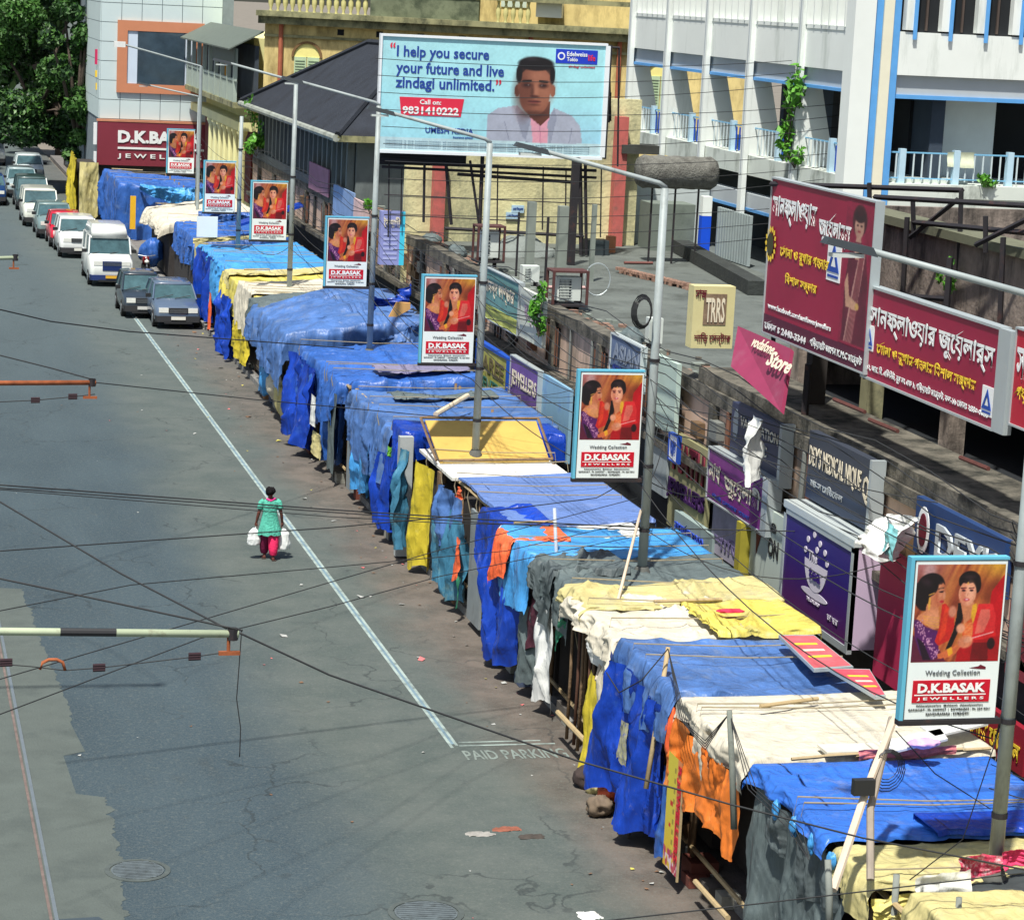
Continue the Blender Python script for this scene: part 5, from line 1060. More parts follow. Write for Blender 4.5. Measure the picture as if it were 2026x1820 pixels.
wl_ = MB().box(-30, 30, 262, 270, 0, 20, mat('far_building', lin((120, 130, 128)), .9, .2, .3)).build('far_building'); tag(wl_, 'pale grey building closing the far end of the road', 'building')
def shrub(name, label, c, s, n, seed, cat='plant', leaf=.07, stem=True):
    rr = np.random.RandomState(seed); t = thing(name, label, cat, c)
    d = rr.randn(n, 3); d /= np.linalg.norm(d, axis=1)[:, None]; p = d * (rr.rand(n) ** .5)[:, None] * np.array(s); lb_ = rr.randint(0, 6, n); off = rr.randn(6, 3) * np.array(s) * .45; p = p * .6 + off[lb_]
    u_ = rr.randn(n, 3); u_ /= np.linalg.norm(u_, axis=1)[:, None]; w_ = np.cross(u_, rr.randn(n, 3)); w_ /= np.linalg.norm(w_, axis=1)[:, None]; sz = leaf * (.6 + .8 * rr.rand(n))[:, None]
    V = np.stack([p - u_ * sz, p + w_ * sz * .5, p + u_ * sz, p - w_ * sz * .5], 1)
    me = bpy.data.meshes.new('leaves'); me.from_pydata(V.reshape(-1, 3).tolist(), [], np.arange(n * 4).reshape(n, 4).tolist()); me.materials.append(mat('bright_leaf', (.10, .30, .03), .5, .4, 4)); me.update(); link('leaves', me, t, True)
    b = MB()
    for k in range(6): b.tube([(0, 0, -s[2] * 1.2), tuple(off[k])], .012, barkm, 4)
    b.build('stems', t, local=True)
shrub('creeper', 'bright green creeper growing on the faded white board', atX(1068, 618, 15.5), (.16, .3, .5), 260, 1, leaf=.09)
shrub('potted_bush', 'bright green bush above the fifth poster', atX(508, 285, 15.8), (.35, .8, .45), 320, 2, leaf=.14)
shrub('bare_sapling', 'dark spindly sapling before the pale yellow wall', atX(505, 225, 15.7), (.3, .8, 1.0), 120, 3, leaf=.1)
shrub('verandah_creeper', 'leafy creeper climbing a pier of the white building', Vector((25.7, 69.4, 9.1)), (.3, .45, 1.1), 300, 4, leaf=.13)
shrub('verandah_weed', 'small weed at the foot of the creeper on the verandah ledge', Vector((25.9, 69.2, 7.9)), (.3, .5, .35), 130, 5, leaf=.1)
shrub('ledge_plant', 'small plant on the verandah ledge by the rail posts', atY(1955, 353, 65.3), (.3, .2, .16), 150, 6, leaf=.09)
shrub('wall_weed', 'yellow green weed sprouting from the blackened wall', atX(1878, 545, 17.4), (.12, .15, .28), 120, 7, leaf=.06)
shrub('pole_creeper', 'small bright plant low on the wall beyond the fourth poster', atX(732, 408, 15.8), (.15, .35, .2), 110, 8, leaf=.1)
shrub('kerb_weed', 'green weed at the kerb beside the yellow jewellers banner', atZ(1245, 1620, .3), (.15, .2, .28), 160, 9, leaf=.05)
shrub('kerb_weed', 'small weed between blue sheets of the long blue stall', atX(775, 905, 11.1), (.1, .2, .2), 90, 10, leaf=.06)
# ------------------------------------------------------------------ STALLS
DUST = lin((150, 160, 175))
B1 = tarp_mat('tarp_blue', lin((52, 98, 176)), lin((112, 136, 172)), .35, .4, .35)
B2 = tarp_mat('tarp_royal', lin((20, 62, 168)), lin((56, 100, 178)), .3, .34, .4)
B3 = tarp_mat('tarp_cyan', lin((70, 150, 214)), lin((116, 178, 214)), .3, .42, .3)
B4 = tarp_mat('tarp_pale_blue', lin((96, 124, 182)), lin((120, 136, 176)), .35, .55, .1)
B5 = tarp_mat('tarp_blue_faded', lin((74, 110, 168)), lin((112, 126, 148)), .42, .45, .35)
CR = tarp_mat('tarp_cream', lin((202, 196, 178)), lin((168, 160, 140)), .4, .7, .12)
CY_ = tarp_mat('tarp_cream_yellow', lin((192, 182, 126)), lin((170, 166, 142)), .4, .65, .16)
YL = tarp_mat('tarp_yellow', lin((206, 192, 92)), lin((200, 192, 136)), .45, .5)
YO = tarp_mat('tarp_mustard', lin((196, 178, 50)), lin((120, 110, 50)), .35, .6)
GR = tarp_mat('tarp_grey', lin((92, 104, 105)), lin((64, 72, 74)), .4, .6)
GD = tarp_mat('tarp_dark_grey', lin((84, 94, 96)), lin((60, 66, 68)), .4, .6)
OR = tarp_mat('tarp_orange', lin((222, 120, 44)), lin((196, 140, 80)), .45, .5)
OR2 = tarp_mat('tarp_bright_orange', lin((236, 104, 60)), lin((240, 150, 110)), .3, .5)
TEAL = tarp_mat('tarp_teal', lin((60, 120, 150)), lin((130, 160, 150)), .4, .6)
WH = tarp_mat('tarp_white', lin((222, 224, 220)), lin((190, 190, 180)), .25, .6, .06)
wood = mat('old_wood', lin((120, 98, 74)), .85, .3, 4, .3, 20, stain=(lin((60, 50, 42)), .4, 3), streak=4)
bam = mat('bamboo', lin((176, 156, 118)), .7, .2, 5, stain=(lin((110, 96, 76)), .35, 5))
cab = mat('stall_cabinet', lin((60, 56, 54)), .9, .3, 2, stain=(lin((34, 34, 36)), .5, 2))
tin = mat('tin_sheet', lin((132, 140, 142)), .6, .15, 2.5, stain=(lin((92, 90, 84)), .4, 2), streak=3)
def ridges(A, B, n, seed, w=.07, amp=.05, vert=False):
    '''sharp pulled creases: random segments in the sheet's own metres (A across, B along)'''
    r = np.random.RandomState(seed * 13 + 5); out = np.zeros(A.shape); a0, a1, b0, b1 = A.min(), A.max(), B.min(), B.max()
    for _ in range(n):
        p = np.array([r.uniform(a0, a1), r.uniform(b0, b1)])
        th = (r.normal(0, .22) if vert else r.choice([r.normal(0, .35), r.normal(1.57, .5)])); L = r.uniform(.4, 1.9); d = np.array([math.cos(th), math.sin(th)])
        X, Y = A - p[0], B - p[1]; t = X * d[0] + Y * d[1]; s_ = -X * d[1] + Y * d[0] + .06 * np.sin(t * 3 + p[0] * 9)
        out += amp * r.uniform(.4, 1.2) * r.choice([1, 1, -.7]) * np.exp(-np.abs(s_) / (w * r.uniform(.5, 1.3))) * np.exp(-(t / L) ** 4)
    return out
def tarp(par, name, m, y0, y1, xb, xf, zb, zf, drops, near=0., far=.1, sag=.1, seed=1, out=.1, wr=.07, fold=.085, ff=2.0, nu=104, nv=None, back=.12):
    """sheet laid over a stall: from the back edge xb over the top to the front edge xf (road side), then hanging 'drops' metres
    (list from near to far end); near/far = how much hangs over the two ends."""
    nv = nv or int(min(150, 34 + (y1 - y0) * 16)); a = np.linspace(0, 1, nu)[:, None] * np.ones(nv); b = np.linspace(0, 1, nv)[None] * np.ones((nu, 1))
    Ly = near + (y1 - y0) + far; s = b * Ly - near; yy = np.clip(s, 0, y1 - y0) + y0; sn = np.clip(-s, 0, None); sf = np.clip(s - (y1 - y0), 0, None)
    dr = np.interp((yy - y0) / (y1 - y0), np.linspace(0, 1, len(drops)), drops); dr = dr * (1 + .16 * fb(yy * 1.3 + seed, seed * 3.1, 0)) ; 
    at = .52 if max(drops) > .6 else .8
    bk = .05; top = np.clip((a - bk) / (at - bk), 0, 1); q = np.clip((a - at) / (1 - at), 0, 1); kb_ = np.clip((bk - a) / bk, 0, 1)
    ns = fb(yy * .9 + seed, top * 2.2, seed * 1.7)
    x = xb + (xf - xb) * top + (fb(yy * .8, seed + 3) * .1) * (top > .9)
    z = zb + (zf - zb) * top
    bay = np.abs(np.sin((yy - y0) / max(1.1, (y1 - y0) / max(1, round((y1 - y0) / 1.6))) * math.pi))
    z = z - sag * np.sin(np.clip(top, 0, 1) * math.pi) * (.5 + .5 * bay) + sag * .8 * ns * (.4 + top * (1 - top) * 3) + wr * .55 * (crease(yy * 1.4 + seed, x * 1.1, seed) - .4) * (1 - q)
    # rounding at the front edge, then hanging
    D = dr * q; rad = .12
    z = z - np.where(D > 0, D, 0); x = x - out * np.sqrt(np.clip(q, 0, 1)) * (1 + .5 * fb(yy * 1.1, seed)) + .25 * out * q * q
    ph = yy * ff * 2 * math.pi / 2 + 2.4 * fb(yy * .9, q * .8, seed)
    x = x - fold * np.clip(q * 2.2, 0, 1) * (np.sin(ph) * (.6 + .4 * fb(yy * .5, seed)) + .7 * fb(yy * 3.1, q * 1.6, seed + 2)) - wr * .8 * crease(yy * 2.4 + q, q * 1.6 + seed, seed) * (q > 0)
    z = z - kb_ * back
    if wr > .02:
        RG = ridges(x + 0 * yy, yy, int(6 + (y1 - y0) * 7), int(seed * 3 + 1), .06, wr * .75); z = z + RG * (1 - q) * np.clip(top * 6, 0, 1)
        RV = ridges(-z, yy, int(4 + (y1 - y0) * 5), int(seed * 5 + 2), .05, wr * .9, True); x = x - RV * np.clip(q * 4, 0, 1)
    # ends
    yy2 = yy - .35 * np.minimum(sn, .18) * 1.0 + .0 * sf - .04 * (sn > 0) * np.sin(x * 9 + 3 * ns); z = z - np.where(sn > 0, sn * (1 + .2 * fb(x * 1.7, seed)), 0) * (1 - .75 * q) - sf
    yy2 = yy2 - .05 * crease(x * 2.6 + seed, z * .9, seed + 4) * np.clip(sn * 6, 0, 1)
    return link(name, gridmesh(name, np.stack([x, yy2, z], -1), m), par)
def hang(par, name, m, p, q, drops, seed=1, amp=.07, ff=2.2, pinch=0., lean=(0, 0, 0), nu=None, nv=40, hem=.12, wave=.0):
    """sheet hanging from the line p-q"""
    p, q = np.array(p, float), np.array(q, float); L = np.linalg.norm(q - p); nu = nu or int(max(16, min(90, L * 34)))
    a = np.linspace(0, 1, nu)[:, None] * np.ones(nv); t = np.linspace(0, 1, nv)[None] * np.ones((nu, 1))
    dr = np.interp(a, np.linspace(0, 1, len(drops)), drops) * (1 + hem * fb(a * L * 2.1 + seed, seed * 2.0))
    ac = .5 + (a - .5) * (1 - pinch * np.sin(t * math.pi * .9)); base = p + (q - p) * ac[..., None]
    d = (q - p) / L; n = np.array([d[1], -d[0], 0]);
    if n[0] > 0 or (abs(n[0]) < 1e-3 and n[1] > 0): n = -n
    amp = amp * 1.35; f = amp * np.clip(t * 2.5, .15, 1) * (np.sin(a * L * ff * math.pi + 2.2 * fb(a * L, t * 1.1, seed)) + .7 * fb(a * L * 3, t * 2, seed + 3)) + amp * .8 * crease(a * L * 2 + t, t * 2, seed)
    f = f + ridges(dr * t, a * L, int(3 + L * 6), int(seed * 7 + 3), .05, amp * .6, True)
    P = base + n * f[..., None] + np.array(lean) * (t ** 1.2)[..., None]; P[..., 2] -= dr * t + wave * np.sin(a * math.pi * 1.0) * (1 - t)
    return link(name, gridmesh(name, P, m), par)
def post(par, x, y, z0, z1, r=.035, m=None, dx=0, dy=0, name='post'):
    return MB().tube([(x, y, z0), (x + dx * .5 + .01, y + dy * .5, (z0 + z1) / 2), (x + dx, y + dy, z1)], r, m or bam, 7, r * .85).build(name, par, True)
def lump(par, name, m, c, s, seed=1, cat=None, label=None):
    n, k = 36, 22; u, v = np.meshgrid(np.linspace(0, 2 * math.pi, n), np.linspace(.02, math.pi - .02, k), indexing='ij')
    X, Y, Z = np.cos(u) * np.sin(v), np.sin(u) * np.sin(v), np.cos(v); r = .86 + .42 * fb(X * 1.5 + seed, Y * 1.5, Z * 1.5 + 5) + .34 * crease(X * 1.6 + seed, Y * 1.6, Z * 1.6)
    P = np.stack([c[0] + X * r * s[0], c[1] + Y * r * s[1], c[2] + Z * r * s[2]], -1); o = link(name, gridmesh(name, P, m), par)
    if cat: tag(o, label, cat)
    return o
rope = mat('rope', lin((150, 140, 116)), .9, .2, 6); crt = [mat('carton_%d' % i, lin(c), .85, .2, 5, stain=(lin((70, 62, 54)), .4, 5)) for i, c in enumerate(((150, 116, 84), (96, 92, 88), (70, 84, 110), (150, 150, 140), (110, 60, 50)))]
#wbk = MB().box(-.11, .11, -.055, .055, 0, .07, mat('loose_brick', lin((140, 84, 66)), .95, .3, 6)).mesh('weight_brick')
def clutter(t, y0, y1, xf, xb, z, seed):
    r = random.Random(seed)
    for k in range(int((y1 - y0) * 1.6)):
        yy = y0 + .15 + (y1 - y0 - .3) * r.random(); s_ = r.uniform(.12, .24); h_ = r.uniform(.12, .4); x = r.uniform(xf + .15, xf + .4)
        MB().box(x - s_, x + s_, yy - s_, yy + s_ * r.uniform(.8, 1.6), .005, h_, r.choice(crt)).build('carton', t)
    for k in range(int((y1 - y0) * .5) + 1):
        yy = y0 + .2 + (y1 - y0 - .4) * r.random(); yb = yy + r.uniform(-.4, .4)
        MB().tube([(xb + .1, yb, z - .5), (xb, yb, z + .1), ((xf + xb) / 2, (yy + yb) / 2, z + .07), (xf - .06, yy, z + .12), (xf - .1, yy, z - .15), (xf + .1, yy + r.uniform(-.2, .2), z - r.uniform(.9, 1.6))], .011, rope, 5).build('rope', t)
    for k in range(r.choice((0, 0, 1))):
        yy = y0 + .3 + (y1 - y0 - .6) * r.random(); xa = r.uniform(xf + .1, xf + 1.2)
        MB().tube([(xa, yy, z + .13), (xa + r.uniform(.8, 1.5), yy + r.uniform(-.5, .5), z + .12)], .028, bam, 6).build('bamboo_stick', t)
_sn = [0]
def stall(label, y0, y1, xf=11.15, xb=14.0, z=2.5, rails=True, cabx=11.55):
    t = thing('market_stall', label, 'market stall', (12.6, (y0 + y1) / 2, 0), 'closed pavement stalls wrapped in tarpaulins')
    MB().box(cabx, 13.8, y0 + .12, y1 - .12, .3, z - .45, cab).build('cabinet', t)
    k = max(2, round((y1 - y0) / 1.9) + 1)
    for i in range(k):
        yy = y0 + .08 + (y1 - y0 - .16) * i / (k - 1); post(t, xf + .22, yy, .0, z - .1, .04, wood); post(t, 13.95, yy, .1, z - .02, .04, wood)
    if rails:
        MB().tube([(xf + .2, y0, z - .14), (xf + .2, y1, z - .14)], .035, bam, 6).build('front_rail', t)
        MB().tube([(xf + .18, y0 + .1, .42), (xf + .2, y1 - .1, .45)], .035, bam, 6).build('lower_rail', t)
    _sn[0] += 1; clutter(t, y0, y1, xf, xb, z + .08, 100 + _sn[0])
    return t
# A farthest big blue
t = stall('farthest stall, tall blue tarpaulin tent below the maroon store fascia', 116.5, 124, 11.0, 15.3, 2.7)
tarp(t, 'tarp_roof', B1, 116.5, 124, 15.3, 11.0, 2.5, 2.75, [2.0, 2.4, 2.2], near=2.5, seed=1, wr=.12, fold=.12)
hang(t, 'folded_flap', B3, (11.9, 116.1, 2.75), (15.3, 116.1, 2.7), [.3, 1.0, .5], 3, .15, 1.2, wave=.1)
o = MB().box(11.45, 11.7, 115.7, 115.8, .7, 2.2, mat('amber_board', lin((230, 180, 40)), .6, .1)).build('amber_board'); tag(o, 'narrow amber upright board leaning on the far blue tent', 'board')
for i, dx in enumerate((0, .45)):
    c = atY(382 + i * 14, 463, 115.9); lump(t, 'white_knot', wt, (c.x, c.y, c.z), (.09, .05, .08), i)
# B
t = stall('stall with a curved cream awning and a dark open front beside the motorcycle', 100.5, 107.5, 11.7, 15, 2.5)
tarp(t, 'tarp_roof', CR, 100.5, 107.5, 14.8, 11.5, 3.1, 2.45, [.55, .5, .7], near=.4, seed=2, sag=.1, wr=.08, out=.4)
hang(t, 'blue_liner', B1, (12.6, 100.3, 3.0), (14.9, 100.3, 3.0), [.5, .35], 3, .06)
MB().box(12.4, 12.9, 100.3, 100.45, 0, 2.4, tin).build('tin_sheet', t)
# C
t = stall('stall roofed with blue plastic and cream strips before the sixth lamp pole', 92.3, 99, 11.7, 15, 2.6)
tarp(t, 'tarp_roof', B1, 92.3, 99, 15, 11.6, 2.9, 2.6, [.8, 1.2, 1.0], near=1.0, seed=4, wr=.1)
hang(t, 'cream_strip', CY_, (11.4, 92.0, 2.75), (15, 92.0, 3.0), [.2, .12], 5, .03)
hang(t, 'cream_column', CY_, (11.45, 91.9, 2.6), (11.95, 91.9, 2.6), [2.5, 2.4], 6, .05, 1.5)
MB().hexa([(13.2, 93, 3.1), (15.6, 93, 3.9), (15.6, 94, 3.9), (13.2, 94, 3.1), (13.2, 93, 3.2), (15.6, 93, 4.0), (15.6, 94, 4.0), (13.2, 94, 3.2)], B2).build('tilted_blue_bundle', t)
# D
t = stall('cyan roofed stall with a deep blue side sheet below the fifth poster', 83.8, 91.3, 11.6, 15.1, 2.6)
tarp(t, 'tarp_roof', B3, 83.8, 91.3, 15.1, 11.55, 2.75, 2.6, [.3, .3], near=.25, seed=5, sag=.12, wr=.05, out=.1)
hang(t, 'blue_front_sheet', B2, (11.5, 91, 2.55), (11.5, 86.5, 2.55), [2.2, 2.3, 2.2], 6, .12)
hang(t, 'cyan_front_sheet', B3, (11.42, 86.6, 2.55), (11.45, 83.9, 2.5), [1.7, 1.2, .9], 7, .07)
hang(t, 'orange_strip', OR2, (11.3, 86.2, 1.5), (11.3, 85.7, 1.5), [1.4, 1.3], 8, .03)
# E
t = stall('yellow roofed stall with cream sheets thrown over it beside the fourth poster', 75.2, 83.2, 11.4, 15, 2.6)
tarp(t, 'tarp_roof', YL, 75.2, 83.2, 15.1, 11.4, 2.75, 2.55, [.9, 1.3, .6], near=.35, seed=9, wr=.05)
tarp(t, 'cream_sheet', CR, 76.6, 79.6, 14.8, 11.35, 2.85, 2.66, [1.3, 1.4], near=.05, seed=10, wr=.05, sag=.06)
tarp(t, 'pale_strip', CY_, 81.8, 82.9, 15.0, 11.35, 2.85, 2.66, [.5, .4], near=.05, seed=12, wr=.04)
hang(t, 'blue_bundle', B2, (11.35, 83.2, 2.0), (11.3, 79.9, 1.9), [1.8, 1.7], 13, .14, 2.6)
hang(t, 'yellow_skirt', YO, (11.25, 79.5, 1.5), (11.25, 76.3, 1.4), [.9, 1.1, .9], 14, .06)
# F
t = stall('stall with a domed blue tarpaulin and grey edge strip below the fourth poster', 66.6, 74.4, 11.2, 15, 2.5)
tarp(t, 'tarp_roof', B5, 66.9, 73.8, 15.0, 11.0, 3.15, 2.7, [1.5, 1.3, .8], near=.7, seed=15, sag=-.34, wr=.09, out=.3)
tarp(t, 'grey_edge_strip', GR, 73.2, 75.0, 15.0, 11.1, 3.1, 2.7, [.4, .9], near=.05, seed=16, sag=-.1)
hang(t, 'blue_front_rag', B3, (11.2, 73.5, 1.5), (11.2, 72.3, 1.5), [1.3, 1.2], 17, .05)
for i, (yy, zz, m_) in enumerate(((69.0, .75, CY_), (70.4, .9, CR), (67.9, .6, CY_), (71.6, .8, B3))): lump(t, 'stacked_sack', m_, (11.2, yy, zz - .1), (.26, .5, .42), i)
# dark peaked tarp with orange board
t = thing('peaked_tent', 'dark blue peaked tarpaulin with a black opening and a tan board behind the blue stalls', 'tent', (14.6, 66, 0))
pk = [atY(u, v, 67.5) for u, v in ((742, 660), (752, 575), (780, 556), (812, 566), (845, 640), (842, 690), (745, 690))]
MB().hexa([atY(738, 700, 68), atY(845, 700, 68), atY(845, 700, 68) + Vector((0, 2, 0)), atY(738, 700, 68) + Vector((0, 2, 0)), atY(742, 640, 68), atY(842, 625, 68), atY(842, 625, 68) + Vector((0, 2, 0)), atY(742, 640, 68) + Vector((0, 2, 0))], mat('tent_shade_black', (.008, .009, .012), .8)).build('black_opening', t)  # solid black box: the tent's unlit hollow painted as a colour
hang(t, 'peaked_tarp', B2, tuple(atY(740, 585, 67.6)), tuple(atY(815, 560, 68.6)), [.9, .45, .5, .9], 2, .16, 1.3, wave=.25)
hang(t, 'peaked_tarp', B5, tuple(atY(742, 690, 66.4) + Vector((-.1, 0, .15))), tuple(atY(838, 640, 66.6)), [.7, .5, .6], 5, .16, 1.6)
q = [atY(u, v, 67.2) for u, v in ((762, 640), (812, 612), (812, 600), (785, 598))]; MB().hexa(q + [p + Vector((0, .04, .01)) for p in q], mat('tan_board', lin((206, 160, 96)), .7, .1)).build('tan_board', t)
tarp_mat('tarp_grey_mauve', lin((126, 122, 150)), lin((96, 100, 120)), .4, .6)
# G
t = stall('stall wrapped to the ground in a tall bulging royal blue sheet', 59.7, 66.2, 11.1, 14.9, 2.6)
tarp(t, 'tarp_roof', B1, 60.1, 66.0, 14.6, 11.15, 2.75, 2.55, [1.0, 1.6, .9], near=.5, seed=18, wr=.09, fold=.09, out=.2)
hang(t, 'front_sheet', B2, (11.0, 65.8, 2.45), (11.05, 62.5, 2.35), [2.1, 2.25, 2.0], 19, .14, 1.3, lean=(-.15, 0, 0))
hang(t, 'front_sheet', B1, (11.15, 61.8, 2.0), (11.2, 59.8, 2.2), [1.6, 1.7], 20, .1)
hang(t, 'pale_patch', WH, (10.8, 62.2, 1.9), (10.8, 61.6, 1.9), [.7, .8], 21, .03); hang(t, 'yellow_rag', CY_, (10.85, 62.0, 1.0), (10.9, 61.2, 1.0), [.5, .7], 22, .04)
hang(t, 'grey_net', GR, (11.0, 60.6, 2.2), (11.0, 59.6, 2.3), [2.0, 2.1], 23, .03)
# H
t = stall('long stall under a deep blue tarpaulin around the foot of the third lamp pole', 52.5, 59.4, 11.2, 14.8, 2.6)
tarp(t, 'tarp_roof', B5, 53.6, 59.0, 14.9, 11.2, 2.62, 2.5, [1.2, 1.5, 1.4, .7], near=.1, seed=24, wr=.07, fold=.11, out=.16)
tarp(t, 'grey_patch', GR, 57.2, 58.0, 14.4, 11.9, 2.72, 2.64, [.02, .02], near=.03, far=.03, seed=92, wr=.05, out=.02, fold=0)
tarp(t, 'grey_patch', MC['tarp_grey_mauve'], 60.6, 61.5, 14.5, 12.2, 2.84, 2.74, [.02, .02], near=.03, far=.03, seed=93, wr=.05, out=.02, fold=0)
tarp(t, 'tarp_end', B2, 52.3, 53.7, 14.7, 11.15, 2.66, 2.72, [1.3, 1.2], near=.6, seed=25, wr=.07, fold=.09)
hang(t, 'cyan_drape', B3, (11.1, 57.6, 1.7), (11.1, 55.8, 1.8), [1.4, 1.2], 26, .07)
hang(t, 'blue_drape', B2, (11.05, 54.5, 1.9), (11.1, 52.6, 2.0), [1.7, 1.6], 27, .09)
MB().box(11.15, 11.2, 54.5, 55.7, .25, 2.0, tin).build('tin_panel', t); MB().box(11.1, 11.16, 58.0, 58.7, .2, 2.1, tin).build('tin_panel', t)
o = MB().tube([atZ(1590 * .6523 / 1.0 * 0 + 862, 820, 2.85), atZ(925, 783, 2.95)], .06, mat('pale_log', lin((216, 200, 170)), .7, .15, 4), 8).build('bamboo_pole'); tag(o, 'pale bamboo pole lying on the long blue roof by the third lamp pole', 'pole')
# I
t = stall('stall with a yellow lined open lid and pale timber door post', 48.6, 52.2, 11.4, 14, 2.4)
MB().box(11.42, 14.0, 48.9, 52.1, 2.3, 2.36, mat('white_ply', lin((224, 224, 216)), .6, .05, 1, stain=(lin((190, 180, 160)), .2, 2))).build('roof_board', t)
MB().hexa([(11.5, 50.4, 2.37), (13.9, 50.6, 2.37), (13.95, 52.0, 2.95), (11.5, 52.0, 2.95), (11.5, 50.4, 2.42), (13.9, 50.6, 2.42), (13.95, 52.0, 3.0), (11.5, 52.0, 3.0)], mat('yellow_liner', lin((196, 164, 84)), .6, .12, 2, stain=(lin((170, 120, 60)), .3, 3))).build('yellow_lid', t)
for p, q in (((11.45, 50.3, 2.45), (13.95, 50.5, 2.45)), ((11.4, 50.3, 2.45), (11.4, 52.0, 3.05)), ((13.95, 50.5, 2.45), (14.0, 52, 3.05)), ((11.4, 52.05, 3.05), (14.0, 52.05, 3.05))): MB().tube([p, q], .03, wood, 4).build('lid_frame', t)
MB().box(10.95, 11.25, 51.9, 52.1, .05, 2.65, mat('pale_door_post', lin((170, 176, 176)), .8, .12, 3, stain=(lin((110, 114, 112)), .4, 4), streak=3)).build('door_post', t)
hang(t, 'yellow_side_sheet', YO, (11.05, 50.7, 2.4), (11.3, 49.9, 2.3), [2.2, 2.2], 29, .07, 2.5)
hang(t, 'rolled_teal_cloth', TEAL, (11.0, 51.75, 2.45), (11.05, 51.2, 2.45), [2.25, 2.15], 77, .13, 5.0, pinch=.35)
MB().box(11.35, 11.4, 49.7, 49.95, .1, 2.3, wood).build('door_board', t)
# J
t = stall('stall with a smooth lavender blue sheet roof and patched teal front curtains', 43.6, 48.4, 11.3, 14, 2.5)
tarp(t, 'sheet_roof', B4, 43.7, 48.3, 14.1, 11.45, 2.62, 2.5, [.08, .05], near=.06, far=.05, seed=30, sag=.03, wr=.015, fold=.0, out=.02)
tarp(t, 'blue_valance', B2, 43.5, 45.2, 12.1, 11.2, 2.6, 2.56, [2.3, 1.8, .8], near=.5, seed=31, wr=.05, fold=.08)
hang(t, 'teal_curtain', TEAL, (11.2, 48.9, 2.0), (11.2, 46.6, 1.9), [1.6, 1.7, 1.5], 32, .09, 2.5); hang(t, 'blue_curtain', B5, (11.15, 48.4, 2.35), (11.2, 46.9, 2.3), [1.3, .9], 33, .08)
hang(t, 'orange_rag', OR2, (11.1, 46.9, 1.6), (11.1, 46.5, 1.6), [.9, .8], 34, .04); hang(t, 'orange_rag', OR2, (11.25, 47.6, 2.45), (11.25, 47.2, 2.45), [.3, .25], 34, .04)
MB().box(11.2, 11.25, 45.2, 46.2, .15, 2.3, tin).build('tin_panel', t); MB().box(11.18, 11.24, 43.6, 44.3, .12, 2.0, cab).build('shutter_panel', t)
hang(t, 'green_rag', tarp_mat('tarp_green', lin((40, 120, 90)), lin((90, 150, 120)), .3, .6), (11.1, 46.5, .9), (11.1, 46.3, .9), [.7, .6], 35, .03)
# K
t = stall('cyan roofed stall with an orange rag on its corner around the second lamp pole', 40.8, 43.4, 11.1, 14.3, 2.5)
tarp(t, 'tarp_roof', B3, 40.85, 43.2, 14.35, 11.05, 2.55, 2.62, [1.0, 1.2, .9], near=.25, seed=36, wr=.05, fold=.08, out=.18, sag=.06)
tarp(t, 'white_under_sheet', WH, 42.5, 43.6, 13.6, 11.15, 2.58, 2.56, [.25, .3], near=.05, seed=37, wr=.04)
tarp(t, 'orange_under_sheet', OR2, 42.0, 43.0, 12.0, 11.0, 2.66, 2.62, [.7, .95], near=.05, seed=38, wr=.05, out=.2)
hang(t, 'royal_blue_front', B2, (10.98, 43.5, 2.4), (11.0, 41.6, 2.2), [2.1, 2.0, 1.8], 39, .11, 2.0)
hang(t, 'grey_cloth', GR, (11.05, 41.4, 1.6), (11.1, 40.7, 1.7), [1.5, 1.4], 40, .06)
# L
t = stall('low stall roofed with torn grey sheeting beside the second lamp pole', 38.5, 40.8, 11.2, 14.2, 2.5)
tarp(t, 'tarp_roof', GR, 38.55, 40.9, 14.3, 11.15, 2.6, 2.6, [.9, .6, .5], near=.1, seed=41, wr=.08, sag=.08, out=.12)
tarp(t, 'torn_edge', GD, 39.6, 41.0, 12.4, 11.1, 2.68, 2.62, [1.2, .8, .4], near=.12, seed=42, wr=.1, fold=.08)
hang(t, 'white_curtain', WH, (11.1, 40.3, 2.0), (11.1, 39.5, 2.0), [1.7, 1.8], 43, .06, 2.6); hang(t, 'green_cloth', MC['tarp_green'], (11.1, 39.2, 1.9), (11.05, 38.7, 2.05), [.6, .2], 44, .04)
hang(t, 'maroon_cloth', tarp_mat('tarp_maroon', lin((70, 30, 44)), lin((110, 60, 70)), .3, .7), (11.1, 41.0, 2.0), (11.1, 40.5, 2.0), [1.1, 1.0], 45, .05)
# M
t = stall('stall heaped with cream and yellow sheets, dark slatted front with bamboo rail', 35.4, 38.4, 11.1, 14, 2.5, True, 11.8)
tarp(t, 'cream_sheet', CR, 35.4, 38.2, 14.0, 11.0, 2.62, 2.55, [.5, .3, .35], near=.15, seed=46, wr=.09, sag=.06)
tarp(t, 'yellow_sheet', CY_, 37.2, 38.7, 14.25, 11.05, 2.72, 2.62, [.25, .25], near=.05, seed=47, wr=.08)
tarp(t, 'yellow_back_sheet', YL, 35.3, 37.2, 14.15, 12.5, 2.72, 2.70, [.05, .05], near=.1, seed=48, wr=.06, out=.02, fold=.0)
hang(t, 'yellow_front_cloth', YO, (10.95, 36.6, 1.75), (10.95, 35.75, 1.6), [1.5, 1.6], 49, .06, 2.4, lean=(-.1, 0, 0)); hang(t, 'pale_front_cloth', CR, (10.98, 36.1, 2.3), (11.0, 35.3, 2.45), [1.3, 1.6], 50, .06)
hang(t, 'white_rag', WH, (11.05, 37.0, 2.4), (11.0, 36.1, 2.5), [.5, .9], 51, .05)
for k in range(6): post(t, 11.05 + .03 * (k % 2), 38.25 - k * .33, .12, 2.4, .03, [wood, mat('brown_post', lin((96, 66, 52)), .8, .2)][k % 2], name='upright')
